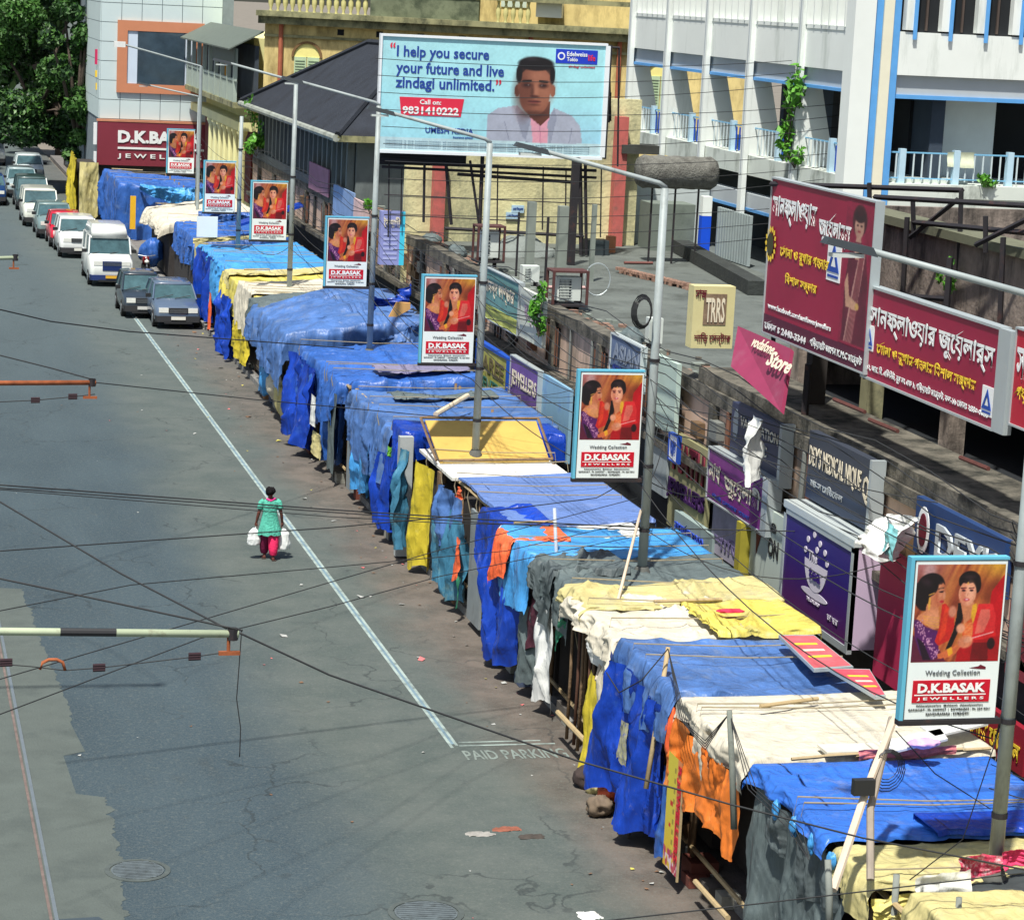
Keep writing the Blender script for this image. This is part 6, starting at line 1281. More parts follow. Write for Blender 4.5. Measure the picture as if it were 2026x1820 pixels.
MB().tube([(10.95, 38.5, .5), (10.95, 36.4, .52)], .045, bam, 7).build('bamboo_rail', t)
lump(t, 'pink_rag', mat('pink_rag', lin((206, 50, 80)), .8, .1), (13.0, 36.2, 2.76), (.2, .1, .03), 3)
# N
t = stall('stall shrouded in bright royal blue with a torn white patch on its front', 32.2, 35.1, 11.0, 13.9, 2.5)
tarp(t, 'tarp_roof', B5, 32.2, 35.2, 13.75, 10.95, 2.58, 2.62, [.7, .9, .8], near=.1, seed=52, wr=.05, out=.2, fold=.06)
hang(t, 'front_sheet', B2, (10.8, 35.2, 2.45), (10.85, 32.4, 2.3), [2.05, 2.2, 2.1, 1.9], 53, .13, 1.5, lean=(-.06, 0, 0))
hang(t, 'torn_patch', mat('torn_patch', lin((170, 168, 136)), .8, .3, 12, stain=(lin((40, 70, 170)), .5, 14)), (10.6, 33.9, 1.75), (10.6, 33.5, 1.8), [.75, .6], 54, .02, hem=.5)
hang(t, 'blue_strip', B1, (10.85, 32.5, 1.5), (10.85, 31.9, 1.5), [1.3, 1.2], 55, .05); lump(t, 'orange_bundle', OR2, (10.85, 32.25, 1.95), (.12, .13, .42), 6)
# O
t = stall('stall with a big off white roof sheet and an orange front curtain', 29.3, 32.1, 10.95, 14.2, 2.5, True, 11.7)
tarp(t, 'tarp_roof', CR, 29.25, 32.1, 14.3, 10.9, 2.62, 2.6, [.45, .25, .3], near=.08, seed=56, wr=.035, sag=.03, out=.08)
hang(t, 'orange_curtain', OR, (10.85, 32.2, 2.35), (10.8, 30.6, 2.3), [.95, 1.15, .9], 57, .07, 2.2, hem=.2); hang(t, 'orange_curtain', OR, (10.8, 30.7, 2.3), (10.8, 29.3, 2.3), [.8, 1.0, 1.15], 58, .06, 2.0, hem=.15)
hang(t, 'cream_overhang', CR, (10.82, 31.2, 2.5), (10.8, 30.3, 2.45), [.5, .7, .3], 59, .04)
for k in range(5): MB().tube([(11.4 + k * .45, 29.1 + .03 * k, 2.62 + .02 * (k % 2)), (12.6 + k * .4, 29.2, 2.66)], .025, bam, 5).build('bamboo_stick', t)
MB().box(11.9, 13.2, 29.15, 29.5, 2.64, 2.68, mat('pale_frame', lin((210, 206, 190)), .7)).build('pale_board', t)
hang(t, 'red_print_cloth', mat('red_print', lin((206, 120, 124)), .8, .4, 14), (12.3, 29.05, 2.72), (13.7, 29.15, 2.72), [.14, .12], 60, .02)
mat('grey_stake', lin((112, 118, 110)), .9, .25, 6, stain=(lin((70, 66, 58)), .4, 8)); 
MB().tube([(10.85, 30.9, .35), (10.8, 29.4, .4)], .04, bam, 7).build('bamboo_rail', t)
# yellow jewellers banner hanging at the front of O

jt = thing('jewellers_banner', 'yellow vertical banner reading JEWELLERS below the orange curtain', 'banner', (10.72, 31.6, .3))
cv = Cv(40, 90, .4); cv.c[:] = (232, 214, 70); cv.mix(np.clip((cv.y - .45) * 2, 0, 1) * (cv.x < .45), (236, 196, 50)); cv.mix((cv.x > .62) * 1.0, (240, 150, 90)); cv.mix((cv.y > .83) * np.clip(.5 + 2 * vn(cv.x * 9, cv.y * 20), 0, 1), (196, 60, 100)); cv.mix((cv.y > .88) * np.clip(vn(cv.x * 12, cv.y * 26) * 3, 0, 1), (240, 220, 226))
for k in range(9): cv.mix((np.abs(cv.x - .5) < .05) * (np.abs(cv.y - .12 - k * .09) < .02), (170, 150, 60))
cv.mix((abs(cv.x - .36) < .08) * (abs(cv.y - .42) < .02), (214, 50, 40)); cv.mix((abs(cv.x - .3) < .06) * (abs(cv.y - .62) < .018), (214, 50, 40))
JH = 1.62; JW = .66; o = link('banner_sheet', print_sheet('banner_sheet', cv, attr_mat('print_ink'), JW, JH), jt, True); o.location = (0, .36, -.05); o.rotation_euler.z = R(-90)
JP = Panel((10.712, 31.98 - JW * .66 + .0, .3 + JH - .1), (0, 0, -1), (0, -1, 0))
o = link('lettering', text_mesh('R JEWELLERS', REDI, .03), jt, True)
mt = Matrix.Identity(4); A_ = Vector((0, 0, -1)); U_ = Vector((0, -1, 0)); N_ = A_.cross(U_)
for i in range(3):
    mt[i][0] = A_[i] * 1.35; mt[i][1] = -U_[i] * -.17 * 1; mt[i][2] = N_[i] * .2; mt[i][3] = (Vector((-.012, -.27, 1.5)))[i]
# reading downwards: text up-vector points to +Y side flipped
for i in range(3): mt[i][1] = Vector((0, -1, 0))[i] * .2; mt[i][2] = A_.cross(Vector((0, -1, 0)))[i] * .2
mt[1][3] = -.08
o.matrix_local = mt
MB().box(10.71, 10.74, 31.29, 31.32, .2, 1.9, bam).build('banner_edge', jt)
# P
t = stall('stall with a taut bright blue roof, patched darker, and a long grey front sheet', 25.9, 28.9, 10.9, 14, 2.5)
tarp(t, 'tarp_roof', tarp_mat('tarp_azure', lin((52, 108, 200)), lin((116, 132, 172)), .38, .4, .12), 26.2, 29.05, 14.1, 10.85, 2.6, 2.6, [.26, .18, .16, .26], near=.05, seed=61, wr=.035, sag=.04, out=.1, fold=.05)
tarp(t, 'dark_blue_patch', B2, 26.15, 26.8, 13.75, 12.1, 2.655, 2.655, [.02, .02], near=.06, seed=62, wr=.012, sag=.01, out=.01, fold=0)
hang(t, 'grey_front_sheet', GR, (10.95, 29.0, 2.35), (10.95, 25.7, 2.3), [2.2, 2.2], 63, .07, 1.4, lean=(-.12, 0, 0), hem=.04); hang(t, 'dark_upper_sheet', GD, (10.88, 28.3, 2.4), (10.88, 25.9, 2.35), [.5, .8, .6], 64, .05)
for k in range(4): lump(t, 'rope_tie', B3, (10.78, 27.9 - k * .62, 2.36), (.05, .07, .12), k)
# Q nearest
t = stall('nearest stall, cream yellow sheets with a black strip and crumpled pink cloth', 21.4, 25.6, 10.9, 14, 2.4)
tarp(t, 'cream_yellow_sheet', CY_, 24.95, 26.15, 14.2, 10.9, 2.52, 2.5, [.5, .35], near=.1, seed=65, wr=.05, sag=.05)
tarp(t, 'black_strip', mat('black_sheet', lin((56, 62, 64)), .8, .2, 3), 24.35, 25.15, 14.4, 12.0, 2.68, 2.46, [.05, .05], near=.3, seed=66, wr=.05, sag=.04)
tarp(t, 'cream_near_sheet', CY_, 21.3, 24.5, 14.3, 11.15, 2.66, 2.56, [.4, .45], near=.1, seed=67, wr=.06, sag=.1)
hang(t, 'white_sheet', WH, (11.2, 24.55, 2.66), (11.85, 24.62, 2.74), [.35, .5], 68, .05); hang(t, 'yellow_bundle', YL, (10.85, 25.0, 2.3), (11.7, 24.95, 2.42), [.25, .35], 69, .08)
hang(t, 'pink_print_cloth', mat('pink_print', lin((196, 60, 92)), .8, .6, 16, stain=(lin((230, 220, 222)), .55, 12)), (11.75, 24.62, 2.86), (12.25, 24.66, 2.86), [.2, .34, .2], 70, .06)
hang(t, 'pink_cloth', mat('pink_cloth', lin((214, 64, 108)), .8, .15, 4), (12.3, 24.72, 2.86), (12.65, 24.76, 2.86), [.2, .22], 71, .06); hang(t, 'white_cloth', WH, (12.7, 24.8, 2.8), (13.0, 24.9, 2.95), [.16, .16], 72, .04)
post(t, 11.1, 24.9, .1, 2.6, .045, mat('grey_stake2', lin((126, 132, 126)), .8, .2, 4)); post(t, 11.45, 24.0, .1, 2.65, .04, MC['grey_stake2'])
# loose things on roofs: printed boards
def flat_board(label, pts, m, z=2.75):
    q = [atZ(u, v, z) for u, v in pts]; t = thing('advert_board', label, 'board', q[0]); b = MB(); b.hexa(q + [p + Vector((0, 0, .05)) for p in q], alu); b.build('board', t)
    c = sum(q, Vector()) / 4; b = MB(); q3 = [c + (p - c) * .94 + Vector((0, 0, .053)) for p in q]; b.quad(*q3, m); b.build('print', t)
    e1 = (q3[3] - q3[0]); 
    for k in range(3):
        b = MB(); a0 = q3[0].lerp(q3[3], .25 + k * .2); a1 = q3[1].lerp(q3[2], .25 + k * .2); d_ = (q3[3] - q3[0]) * .06
        b.add([a0 + (a1 - a0) * .15 + Vector((0, 0, .003)), a0 + (a1 - a0) * .8 + Vector((0, 0, .003)), a0 + (a1 - a0) * .8 + d_ + Vector((0, 0, .003)), a0 + (a1 - a0) * .15 + d_ + Vector((0, 0, .003))], [(0, 1, 2, 3)], [YEL, CREAM, YEL][k]); b.build('printed_line', t)
flat_board('red and yellow printed board lying on the blue roof, left one', [(1540, 1262), (1610, 1262), (1688, 1325), (1610, 1330)], mat('red_print_board', lin((206, 96, 104)), .6, .3, 4))
flat_board('red printed board lying on the cream roof, right one', [(1640, 1328), (1720, 1330), (1752, 1382), (1732, 1384)], mat('red_print_board2', lin((200, 80, 96)), .6, .3, 4))
for i, (u, v) in enumerate(((1800, 1470), (1880, 1440))):
    q = [atZ(u - 60, v, 2.8), atZ(u + 60, v - 25, 2.8), atZ(u + 75, v - 5, 2.8), atZ(u - 30, v + 20, 2.8)]; b = MB(); b.hexa(q + [p + Vector((0, 0, .03)) for p in q], wt)
    tag(b.build('plastic_board'), ['white sheet lying on the roofs behind the leaning bamboo, left piece', 'white sheet lying under the nearest poster, right piece'][i], 'sheet')
lump(None, 'pink_cloth', mat('pale_pink_cloth', lin((214, 170, 206)), .8, .1), tuple(atZ(1830, 1470, 2.9)), (.22, .12, .06), 2, 'cloth', 'pale pink cloth bundle on the white panels')
# leaning bamboo pair with black box near P1
bp1 = thing('leaning_bamboo', 'pair of leaning bamboo poles lashed together with a small black box and coiled cable', 'pole', atY(1650, 1760, 24.6))
b = MB(); b.tube([atY(1648, 1760, 24.6), atY(1715, 1560, 25.4), atY(1772, 1415, 26)], .05, mat('pale_bamboo', lin((206, 190, 170)), .7, .15, 5), 8, .045); b.build('bamboo', bp1)
b = MB(); b.tube([atY(1722, 1740, 24.8), atY(1722, 1600, 25.3), atY(1765, 1420, 26)], .045, mat('grey_bamboo', lin((150, 140, 128)), .8, .15, 5), 8); b.build('bamboo', bp1)
b = MB(); c = atY(1712, 1560, 25.2); b.box(c.x - .12, c.x + .13, c.y + .02, c.y + .12, c.z - .09, c.z + .09, BLK); b.build('junction_box', bp1)
b = MB(); c = atY(1755, 1515, 25.6)
for k in range(5):
    r_ = .14 + .02 * k; b.tube([c + Vector((r_ * math.cos(j * .45) + .01 * k, .02 * k, r_ * 1.15 * math.sin(j * .45) - .02 * k)) for j in range(15)], .006, BLK, 4, cap=False)
b.build('cable_coil', bp1)
def stick(label, p, q, r, m=None, nm='bamboo_pole', grp=None):
    o = MB().tube([p, (Vector(p) + Vector(q)) / 2 + Vector((.01, 0, .0)), q], r, m or bam, 8, r * .85).build(nm, None, True); return tag(o, label, 'pole', grp)
stick('long thin bamboo leaning from the yellow cloth up to the second lamp pole', atY(1180, 1345, 36.2), atY(1268, 1010, 40.0), .03, MC['pale_bamboo'])
stick('grey stake with tied wires standing before the blue shrouded stall', atY(1278, 1560, 32.6), atY(1322, 1280, 33.2), .04)
stick('short grey stake with tied wires at the corner of the white roof', atY(1452, 1640, 29.0), atY(1443, 1405, 29.4), .045, MC['grey_stake'])
stick('pale thin pole rising from the cyan roofed stall', atY(1102, 1180, 41.0), atY(1097, 1005, 41.2), .035, mat('pale_pole', lin((176, 186, 196)), .6, .1))
stick('grey stake standing at the lower edge beside the nearest stall', atY(1640, 1830, 24.2), atY(1638, 1700, 24.4), .045, MC['grey_stake2'])
# cable coil on second pole
b = MB(); c = atY(1272, 617, 39.8)
for k in range(7):
    b.tube([c + Vector(((.13 + .008 * k) * math.cos(j * .42), .02 * k - .05, (.22 + .01 * k) * math.sin(j * .42) + .02 * math.sin(k * 3))) for j in range(16)], .012, BLK, 5, cap=False)
tag(b.build('cable_coil'), 'thick coil of black cable hung on the second lamp pole', 'cable coil')
c = atX(2475 * .6523 - 130, 860, 15.3); c = atX(1503, 830, 15.4); tag(hang(None, 'knotted_cloth', WH, (15.4, c.y + .28, c.z + .05), (15.4, c.y - .28, c.z), [1.0, 1.15], 88, .12, 5, pinch=.55), 'white knotted cloth hanging over the purple board', 'cloth')
wr = thing('white_wrapping', 'torn white and turquoise sheeting bundled on the ledge left of the pharmacy fascia', 'sheeting', atX(1780, 1080, 15.4))
a = atX(1750, 1010, 15.35); hang(wr, 'white_sheeting', WH, (15.75, a.y + .5, a.z - .15), (15.7, a.y - .75, a.z + .05), [.45, .75, .6], 33, .13, 2.2, lean=(-.42, 0, 0)); hang(wr, 'turquoise_sheeting', tarp_mat('tarp_turq', lin((130, 196, 200)), lin((190, 214, 214)), .4, .5), (15.25, a.y - .45, a.z - .05), (15.25, a.y - .85, a.z - .12), [.5, .55], 5, .04)
# front bits on the pavement edge below N (bundle pile)
t = thing('rubbish_heap', 'heap of sacks and orange rags at the kerb beside the blue shroud', 'heap', (10.75, 34.2, 0))
for i, (u, v, m_, s_) in enumerate(((1165, 1535, mat('dark_rag', lin((60, 50, 48)), .9, .3, 6), .22), (1170, 1520, OR2, .12), (1195, 1545, CY_, .26), (1205, 1575, OR2, .2), (1185, 1590, mat('brown_board', lin((110, 96, 80)), .9, .2, 4), .2))):
    c = atZ(u, v, .18); lump(t, 'rag_bundle', m_, (c.x, c.y, .14 + .1 * (i % 2)), (s_, s_, s_ * .8), i + 10)
# ------------------------------------------------------------------ VEHICLES
rub = mat('tyre_rubber', (.02, .02, .02), .9, .2); rim = mat('wheel_rim', lin((150, 156, 160)), .35, .1, 3, metal=.6); blkp = mat('black_plastic', (.02, .021, .023), .6, .1); hl = mat('headlight_glass', lin((226, 228, 220)), .15, .1, 8, spec=.9)
def body_mat(k, c): 
    m = mat('paint_' + k, lin(c), .28, .05, 1, spec=.6); m.node_tree.nodes['Principled BSDF'].inputs['Coat Weight'].default_value = .6; return m
def car(name, label, x, y, c, L=3.9, Wd=1.6, Hh=1.45, hood=.85, hoodL=1.0, boxy=0., rz=0, plate=(220, 220, 210), screen=None, lower=None, blue_front=False, roofbox=False):
    t = thing(name, label, 'car', (x, y, 0), 'cars parked and moving along the left of the stalls', R(rz)); h = Wd / 2; bm_ = body_mat(*c); gl = mat('car_glass', lin((64, 92, 98)), .22, .35, 3, spec=.35)
    def ring(yy, w_, z0, z1, r=.1):
        return [(-w_ + r, yy, z0), (w_ - r, yy, z0), (w_, yy, z0 + r), (w_ * 1.0, yy, (z0 + z1) / 2), (w_ * .97, yy, z1 - r), (w_ * .9 - r * .3, yy, z1), (-w_ * .9 + r * .3, yy, z1), (-w_ * .97, yy, z1 - r), (-w_, yy, (z0 + z1) / 2), (-w_, yy, z0 + r)]
    belt = hood + .08
    st = [(0, h * .86, .3, hood - .25), (.06, h * .93, .24, hood - .13), (.25, h * .98, .22, hood - .05), (hoodL, h, .22, hood), (hoodL + .15, h, .22, belt), (L * .6, h, .22, belt + .02), (L - .3, h * .99, .22, belt), (L - .06, h * .94, .28, belt - .1), (L, h * .88, .34, belt - .25)]
    MB().loft([ring(*s) for s in st], bm_).build('body', t, True, True)
    y0_, y1_ = hoodL + .1, L - .25 + .1 * boxy; ins = .62 * (1 - boxy * .75); rt = Hh; k = .80 + .1 * boxy
    lo = [(-h * .93, y0_, belt - .05), (h * .93, y0_, belt - .05), (h * .93, y1_, belt - .05), (-h * .93, y1_, belt - .05)]; hi = [(-h * k, y0_ + ins, rt - .05), (h * k, y0_ + ins, rt - .05), (h * k, y1_ - .3 * (1 - boxy), rt - .05), (-h * k, y1_ - .3 * (1 - boxy), rt - .05)]
    MB().hexa(lo + hi, gl).build('cabin_glass', t, local=True)
    b = MB(); rr = [(-h * k * f_, ya, z_) for f_ in (1,) for ya, z_ in ((0, 0),)]
    def rr_(yy, w_, z_): return [(-w_, yy, z_ - .05), (w_, yy, z_ - .05), (w_ * .96, yy, z_), (w_ * .5, yy, z_ + .03), (-w_ * .5, yy, z_ + .03), (-w_ * .96, yy, z_)]
    b.loft([rr_(y0_ + ins - .03, h * k * .97, rt - .03), rr_(y0_ + ins + .15, h * k * 1.02, rt), rr_(y1_ - .4 * (1 - boxy), h * k * 1.02, rt), rr_(y1_ - .25 * (1 - boxy), h * k * .98, rt - .04)], bm_); b.build('roof', t, True, True)
    for sx in (-1, 1):
        b = MB()
        for p, q in (((sx * h * .94, y0_, belt - .03), (sx * h * k * 1.01, y0_ + ins, rt - .04)), ((sx * h * .95, (y0_ + y1_) / 2 + .1, belt), (sx * h * (k + .01), (y0_ + y1_) / 2 + .1, rt - .04)), ((sx * h * .94, y1_, belt - .03), (sx * h * k * 1.01, y1_ - .3 * (1 - boxy), rt - .04))): b.tube([p, q], .035, bm_, 5)
        b.build('pillar', t, local=True)
        b = MB(); b.box(sx * h * .62 - .17, sx * h * .62 + .17, -.012, .12, hood - .28, hood - .12, hl); b.build('headlight', t, local=True)
        b = MB(); b.hexa([(sx * h * 1.0, y0_ + .25, belt), (sx * h * 1.22, y0_ + .25, belt), (sx * h * 1.22, y0_ + .38, belt), (sx * h * 1.0, y0_ + .38, belt)] + [(sx * h * 1.0, y0_ + .25, belt + .13), (sx * h * 1.22, y0_ + .25, belt + .13), (sx * h * 1.22, y0_ + .38, belt + .13), (sx * h * 1.0, y0_ + .38, belt + .13)], blkp); b.build('door_mirror', t, local=True)
        for wy in (.72, L - .75):
            b = MB(); k0 = sx * (h - .16); b.tube([(k0, wy, .3), (sx * (h + .01), wy, .3)], .3, rub, 16); o = b.build('wheel', t, False, True)
            MB().tube([(sx * (h + .011), wy, .3), (sx * (h + .02), wy, .3)], .18, rim, 12).build('rim', o, local=True)
    lm = mat('deep_blue_bumper', lin((24, 44, 96)), .5, .1) if blue_front else blkp
    b = MB(); b.loft([[(-h * .9, -.06, .26), (h * .9, -.06, .26), (h * .93, -.03, .46), (-h * .93, -.03, .46)], [(-h * .97, .16, .24), (h * .97, .16, .24), (h * .99, .16, .47), (-h * .99, .16, .47)]], lm); b.build('bumper', t, local=True)
    MB().box(-h * .6, h * .6, -.065, .0, .2, .28, blkp).build('air_intake', t, local=True)
    b = MB(); b.box(-h * .42, h * .42, -.02, .1, hood - .29 - (.2 if blue_front else 0), hood - .12, lm if blue_front else blkp); 
    for j in range(4): b.box(-h * .38, h * .38, -.03, -.021, hood - .28 + j * .036, hood - .27 + j * .036, rim)
    b.build('grille', t, local=True)
    MB().box(-.25, .25, -.085, -.07, .34, .45, mat('plate_%d_%d' % plate[:2], lin(plate), .6, .04)).build('number_plate', t, local=True)
    b = MB(); b.tube([(-h * .8, y0_ - .02, belt - .01), (-.05, y0_ + .12, belt + .12)], .012, blkp, 4).tube([(0, y0_ - .02, belt), (h * .7, y0_ + .1, belt + .1)], .012, blkp, 4); b.build('wiper', t, local=True)
    if roofbox:
        b = MB()
        b.loft([[(-h * .8, y0_ + ins - .1, rt - .02), (h * .8, y0_ + ins - .1, rt - .02), (h * .74, y0_ + ins - .02, rt + .28), (-h * .74, y0_ + ins - .02, rt + .28)], [(-h * .86, y0_ + ins + .5, rt), (h * .86, y0_ + ins + .5, rt), (h * .72, y0_ + ins + .5, rt + .42), (-h * .72, y0_ + ins + .5, rt + .42)], [(-h * .86, y1_, rt), (h * .86, y1_, rt), (h * .72, y1_ - .1, rt + .38), (-h * .72, y1_ - .1, rt + .38)]], bm_); b.build('raised_roof', t, True, True)
    return t
def P_(u, v): c = atZ(u, v); return c.x, c.y
x_, y_ = P_(352, 652); car('parked_car', 'blue grey saloon car standing nearest, beside the blue stalls', x_, y_, ('steel_blue', (84, 100, 120)), 4.0, 1.62, 1.42, .86, 1.05)
x_, y_ = P_(292, 640); car('parked_car', 'dark hatchback with a silver roof just left of the blue grey saloon', x_, y_ + 1.2, ('dark_navy', (44, 54, 64)), 3.6, 1.5, 1.45, .85, .8, plate=(200, 200, 196))
x_, y_ = P_(221, 568); car('white_van', 'white jeep like van with raised roof, blue grille and yellow plate', x_, y_, ('van_white', (222, 226, 222)), 4.4, 1.75, 1.85, 1.12, 1.0, .8, plate=(220, 170, 50), blue_front=True, roofbox=True)
x_, y_ = P_(158, 512); car('parked_car', 'white sport utility car behind the white van', x_, y_, ('suv_white', (220, 224, 222)), 4.2, 1.75, 1.6, .98, 1.0, .2, lower=True)
x_, y_ = P_(134, 492); car('parked_car', 'red car mostly hidden behind the white sport utility car', x_, y_, ('red', (190, 24, 50)), 3.7, 1.55, 1.45, .88, .9)
x_, y_ = P_(110, 474); car('parked_car', 'grey green car with a pale windscreen behind the red one', x_, y_, ('grey_green', (112, 134, 134)), 4.0, 1.65, 1.5, .92, .9)
x_, y_ = P_(82, 450); car('parked_car', 'boxy white car with roof rack in the far row', x_, y_, ('taxi_white', (214, 218, 206)), 4.2, 1.7, 1.7, 1.0, .9, .6)
x_, y_ = P_(66, 418); car('parked_car', 'dark green grey car behind the boxy white one', x_, y_, ('dark_green', (60, 80, 80)), 4.2, 1.7, 1.6, .95, .9, .3)
x_, y_ = P_(45, 393); car('moving_car', 'pale silver car driving at the head of the far row', x_, y_, ('silver', (150, 168, 172)), 4.0, 1.65, 1.5, .9, .9)
x_, y_ = P_(5, 408); car('moving_car', 'dark blue car cut by the left edge', x_ - .6, y_, ('ink_blue', (30, 60, 110)), 4.0, 1.65, 1.5, .9, .9)
x_, y_ = P_(30, 350); car('far_car', 'pale car far away beneath the trees', x_ - 1, y_ + 8, ('far_white', (196, 198, 190)), 4.4, 1.7, 1.6, .95, .8, .5)
x_, y_ = P_(60, 362); car('far_car', 'small silver car far away beneath the trees', x_, y_, ('far_silver', (196, 206, 206)), 4.0, 1.65, 1.5, .9, .9)
# motorcycle
x_, y_ = P_(292, 560)
t = thing('motorcycle', 'black motorcycle with red tank parked beside the cream awning stall', 'motorcycle', (x_, y_, 0))
for yy in (.3, 1.5):
    b = MB(); b.tube([(math.cos(0) * 0 + 0, yy + .28 * math.cos(k * .4), .3 + .28 * math.sin(k * .4)) for k in range(17)], .05, rub, 6, cap=False); b.build('wheel', t, local=True)
b = MB(); b.tube([(0, .3, .3), (0, .5, .95)], .035, rim, 6).tube([(-.35, .6, 1.05), (0, .52, 1.0), (.35, .6, 1.05)], .02, rim, 6); b.build('fork_and_handlebar', t, local=True)
b = MB(); b.lathe((0, .45, .8), [(.001, -.1), (.09, -.05), (.1, .03), (.001, .1)], hl, 10); b.build('headlight', t, True, True)
b = MB(); b.loft([[(-.1, .6, .7), (.1, .6, .7), (.08, .6, .95), (-.08, .6, .95)], [(-.16, .8, .65), (.16, .8, .65), (.12, .8, 1.0), (-.12, .8, 1.0)], [(-.1, 1.1, .68), (.1, 1.1, .68), (.08, 1.1, .88), (-.08, 1.1, .88)]], body_mat('tank_red', (130, 24, 30))); b.build('tank', t, True, True)
MB().box(-.12, .12, 1.05, 1.7, .76, .86, blkp).build('seat', t, local=True); MB().box(-.15, .15, .65, 1.15, .25, .65, blkp).build('engine', t, local=True)
lump(None, 'blue_sack', B1, tuple(atY(300, 500, y_ + 2)), (.5, .5, .6), 4, 'sack', 'bright blue sheet bundle behind the motorcycle')
# ------------------------------------------------------------------ WOMAN WITH BAGS
wx, wy = P_(531, 1106)
wm = thing('person', 'woman walking away in mint green tunic and pink trousers, a bag in each hand', 'person', (wx, wy, 0))
skin = mat('brown_skin', lin((100, 56, 46)), .6, .08, 3); mint = mat('mint_cloth', lin((84, 178, 156)), .85, .22, 9, .6, 26, stain=(lin((46, 128, 112)), .35, 7), streak=3); pinkc = mat('pink_trousers', lin((226, 40, 96)), .8, .15, 8, .3, 20); hairm = mat('black_hair', (.008, .007, .008), .85, .2, spec=.15)
def skinned(name, verts, edges, radii, m, par, sub=2):
    me = bpy.data.meshes.new(name); me.from_pydata(verts, edges, []); me.materials.append(m); o = link(name, me, par, True)
    md = o.modifiers.new('skin', 'SKIN'); md.use_smooth_shade = True
    if not me.skin_vertices: me.skin_vertices.new(name='') if hasattr(me.skin_vertices, 'new') else None
    return o, me, md
def limb(b, pts, rs, m, n=12, sq=(1, 1)):
    rings = []
    for i, (p, r_) in enumerate(zip(pts, rs)):
        p = Vector(p); tdir = (Vector(pts[min(i + 1, len(pts) - 1)]) - Vector(pts[max(i - 1, 0)])).normalized(); a = tdir.cross(Vector((0, 1, 0))).normalized() if abs(tdir.y) < .9 else Vector((1, 0, 0)); c_ = tdir.cross(a).normalized()
        rx, ry = (r_ if isinstance(r_, tuple) else (r_ * sq[0], r_ * sq[1])); rings.append([p + a * math.cos(q * 2 * math.pi / n) * rx + c_ * math.sin(q * 2 * math.pi / n) * ry for q in range(n)])
    b.loft(rings, m)
# continuous body: torso, neck and head as one run, arms and legs rooted inside it, then fused by a remesh
b = MB()
limb(b, [(0, 0, .78), (0, 0, .88), (0, 0, 1.0), (0, -.01, 1.12), (0, 0, 1.24), (0, .0, 1.29), (0, .0, 1.33), (0, .01, 1.38), (0, .02, 1.44), (0, .01, 1.51), (0, .01, 1.545)], [(.14, .1), (.16, .11), (.13, .09), (.14, .1), (.16, .1), (.10, .07), (.05, .05), (.05, .055), (.078, .095), (.075, .09), (.03, .04)], skin, 14)
for s in (-1, 1):
    el = (s * .235, -.02, 1.02); wr_ = (s * .275, .03, .80)
    limb(b, [(s * .12, 0, 1.25), (s * .17, 0, 1.22), (s * .205, -.01, 1.1), el, (s * .255, 0, .92), wr_], [.05, .05, .042, .036, .034, .025], skin, 10)
    limb(b, [wr_, (s * .28, .04, .76), (s * .282, .045, .715)], [(.026, .02), (.036, .018), (.03, .016)], skin, 8)
    for f_ in range(4):
        fx = s * .28; fy = .015 + f_ * .02; limb(b, [(fx, fy, .725), (fx - s * .005, fy, .695), (fx - s * .02, fy, .675), (fx - s * .036, fy, .685)], [.0095, .0095, .009, .008], skin, 6)
    limb(b, [(fx - s * .0, .01, .765), (fx - s * .028, .0, .74), (fx - s * .04, .01, .71)], [.012, .011, .009], skin, 6)
    lx = s * .075; st_ = .12 if s > 0 else -.1
    limb(b, [(lx, 0, .86), (lx, -.02 - st_ * .2, .62), (lx, -st_ * .5, .42), (lx, -st_ * .9 + .02, .2), (lx, -st_ - .02, .07)], [.085, .075, .055, .045, .032], skin, 10)
    limb(b, [(lx, -st_ - .06, .035), (lx + s * .01, -st_ + .02, .035), (lx + s * .015, -st_ + .12, .025), (lx + s * .015, -st_ + .17, .02)], [(.03, .03), (.038, .03), (.042, .022), (.03, .015)], skin, 8)
for sx in (-1, 1): limb(b, [(sx * .076, .02, 1.41), (sx * .086, .015, 1.44), (sx * .08, .02, 1.47)], [.008, .016, .01], skin, 6)
body = b.build('body', wm, True, True); md = body.modifiers.new('remesh', 'REMESH'); md.mode = 'VOXEL'; md.voxel_size = .009; md.use_smooth_shade = True
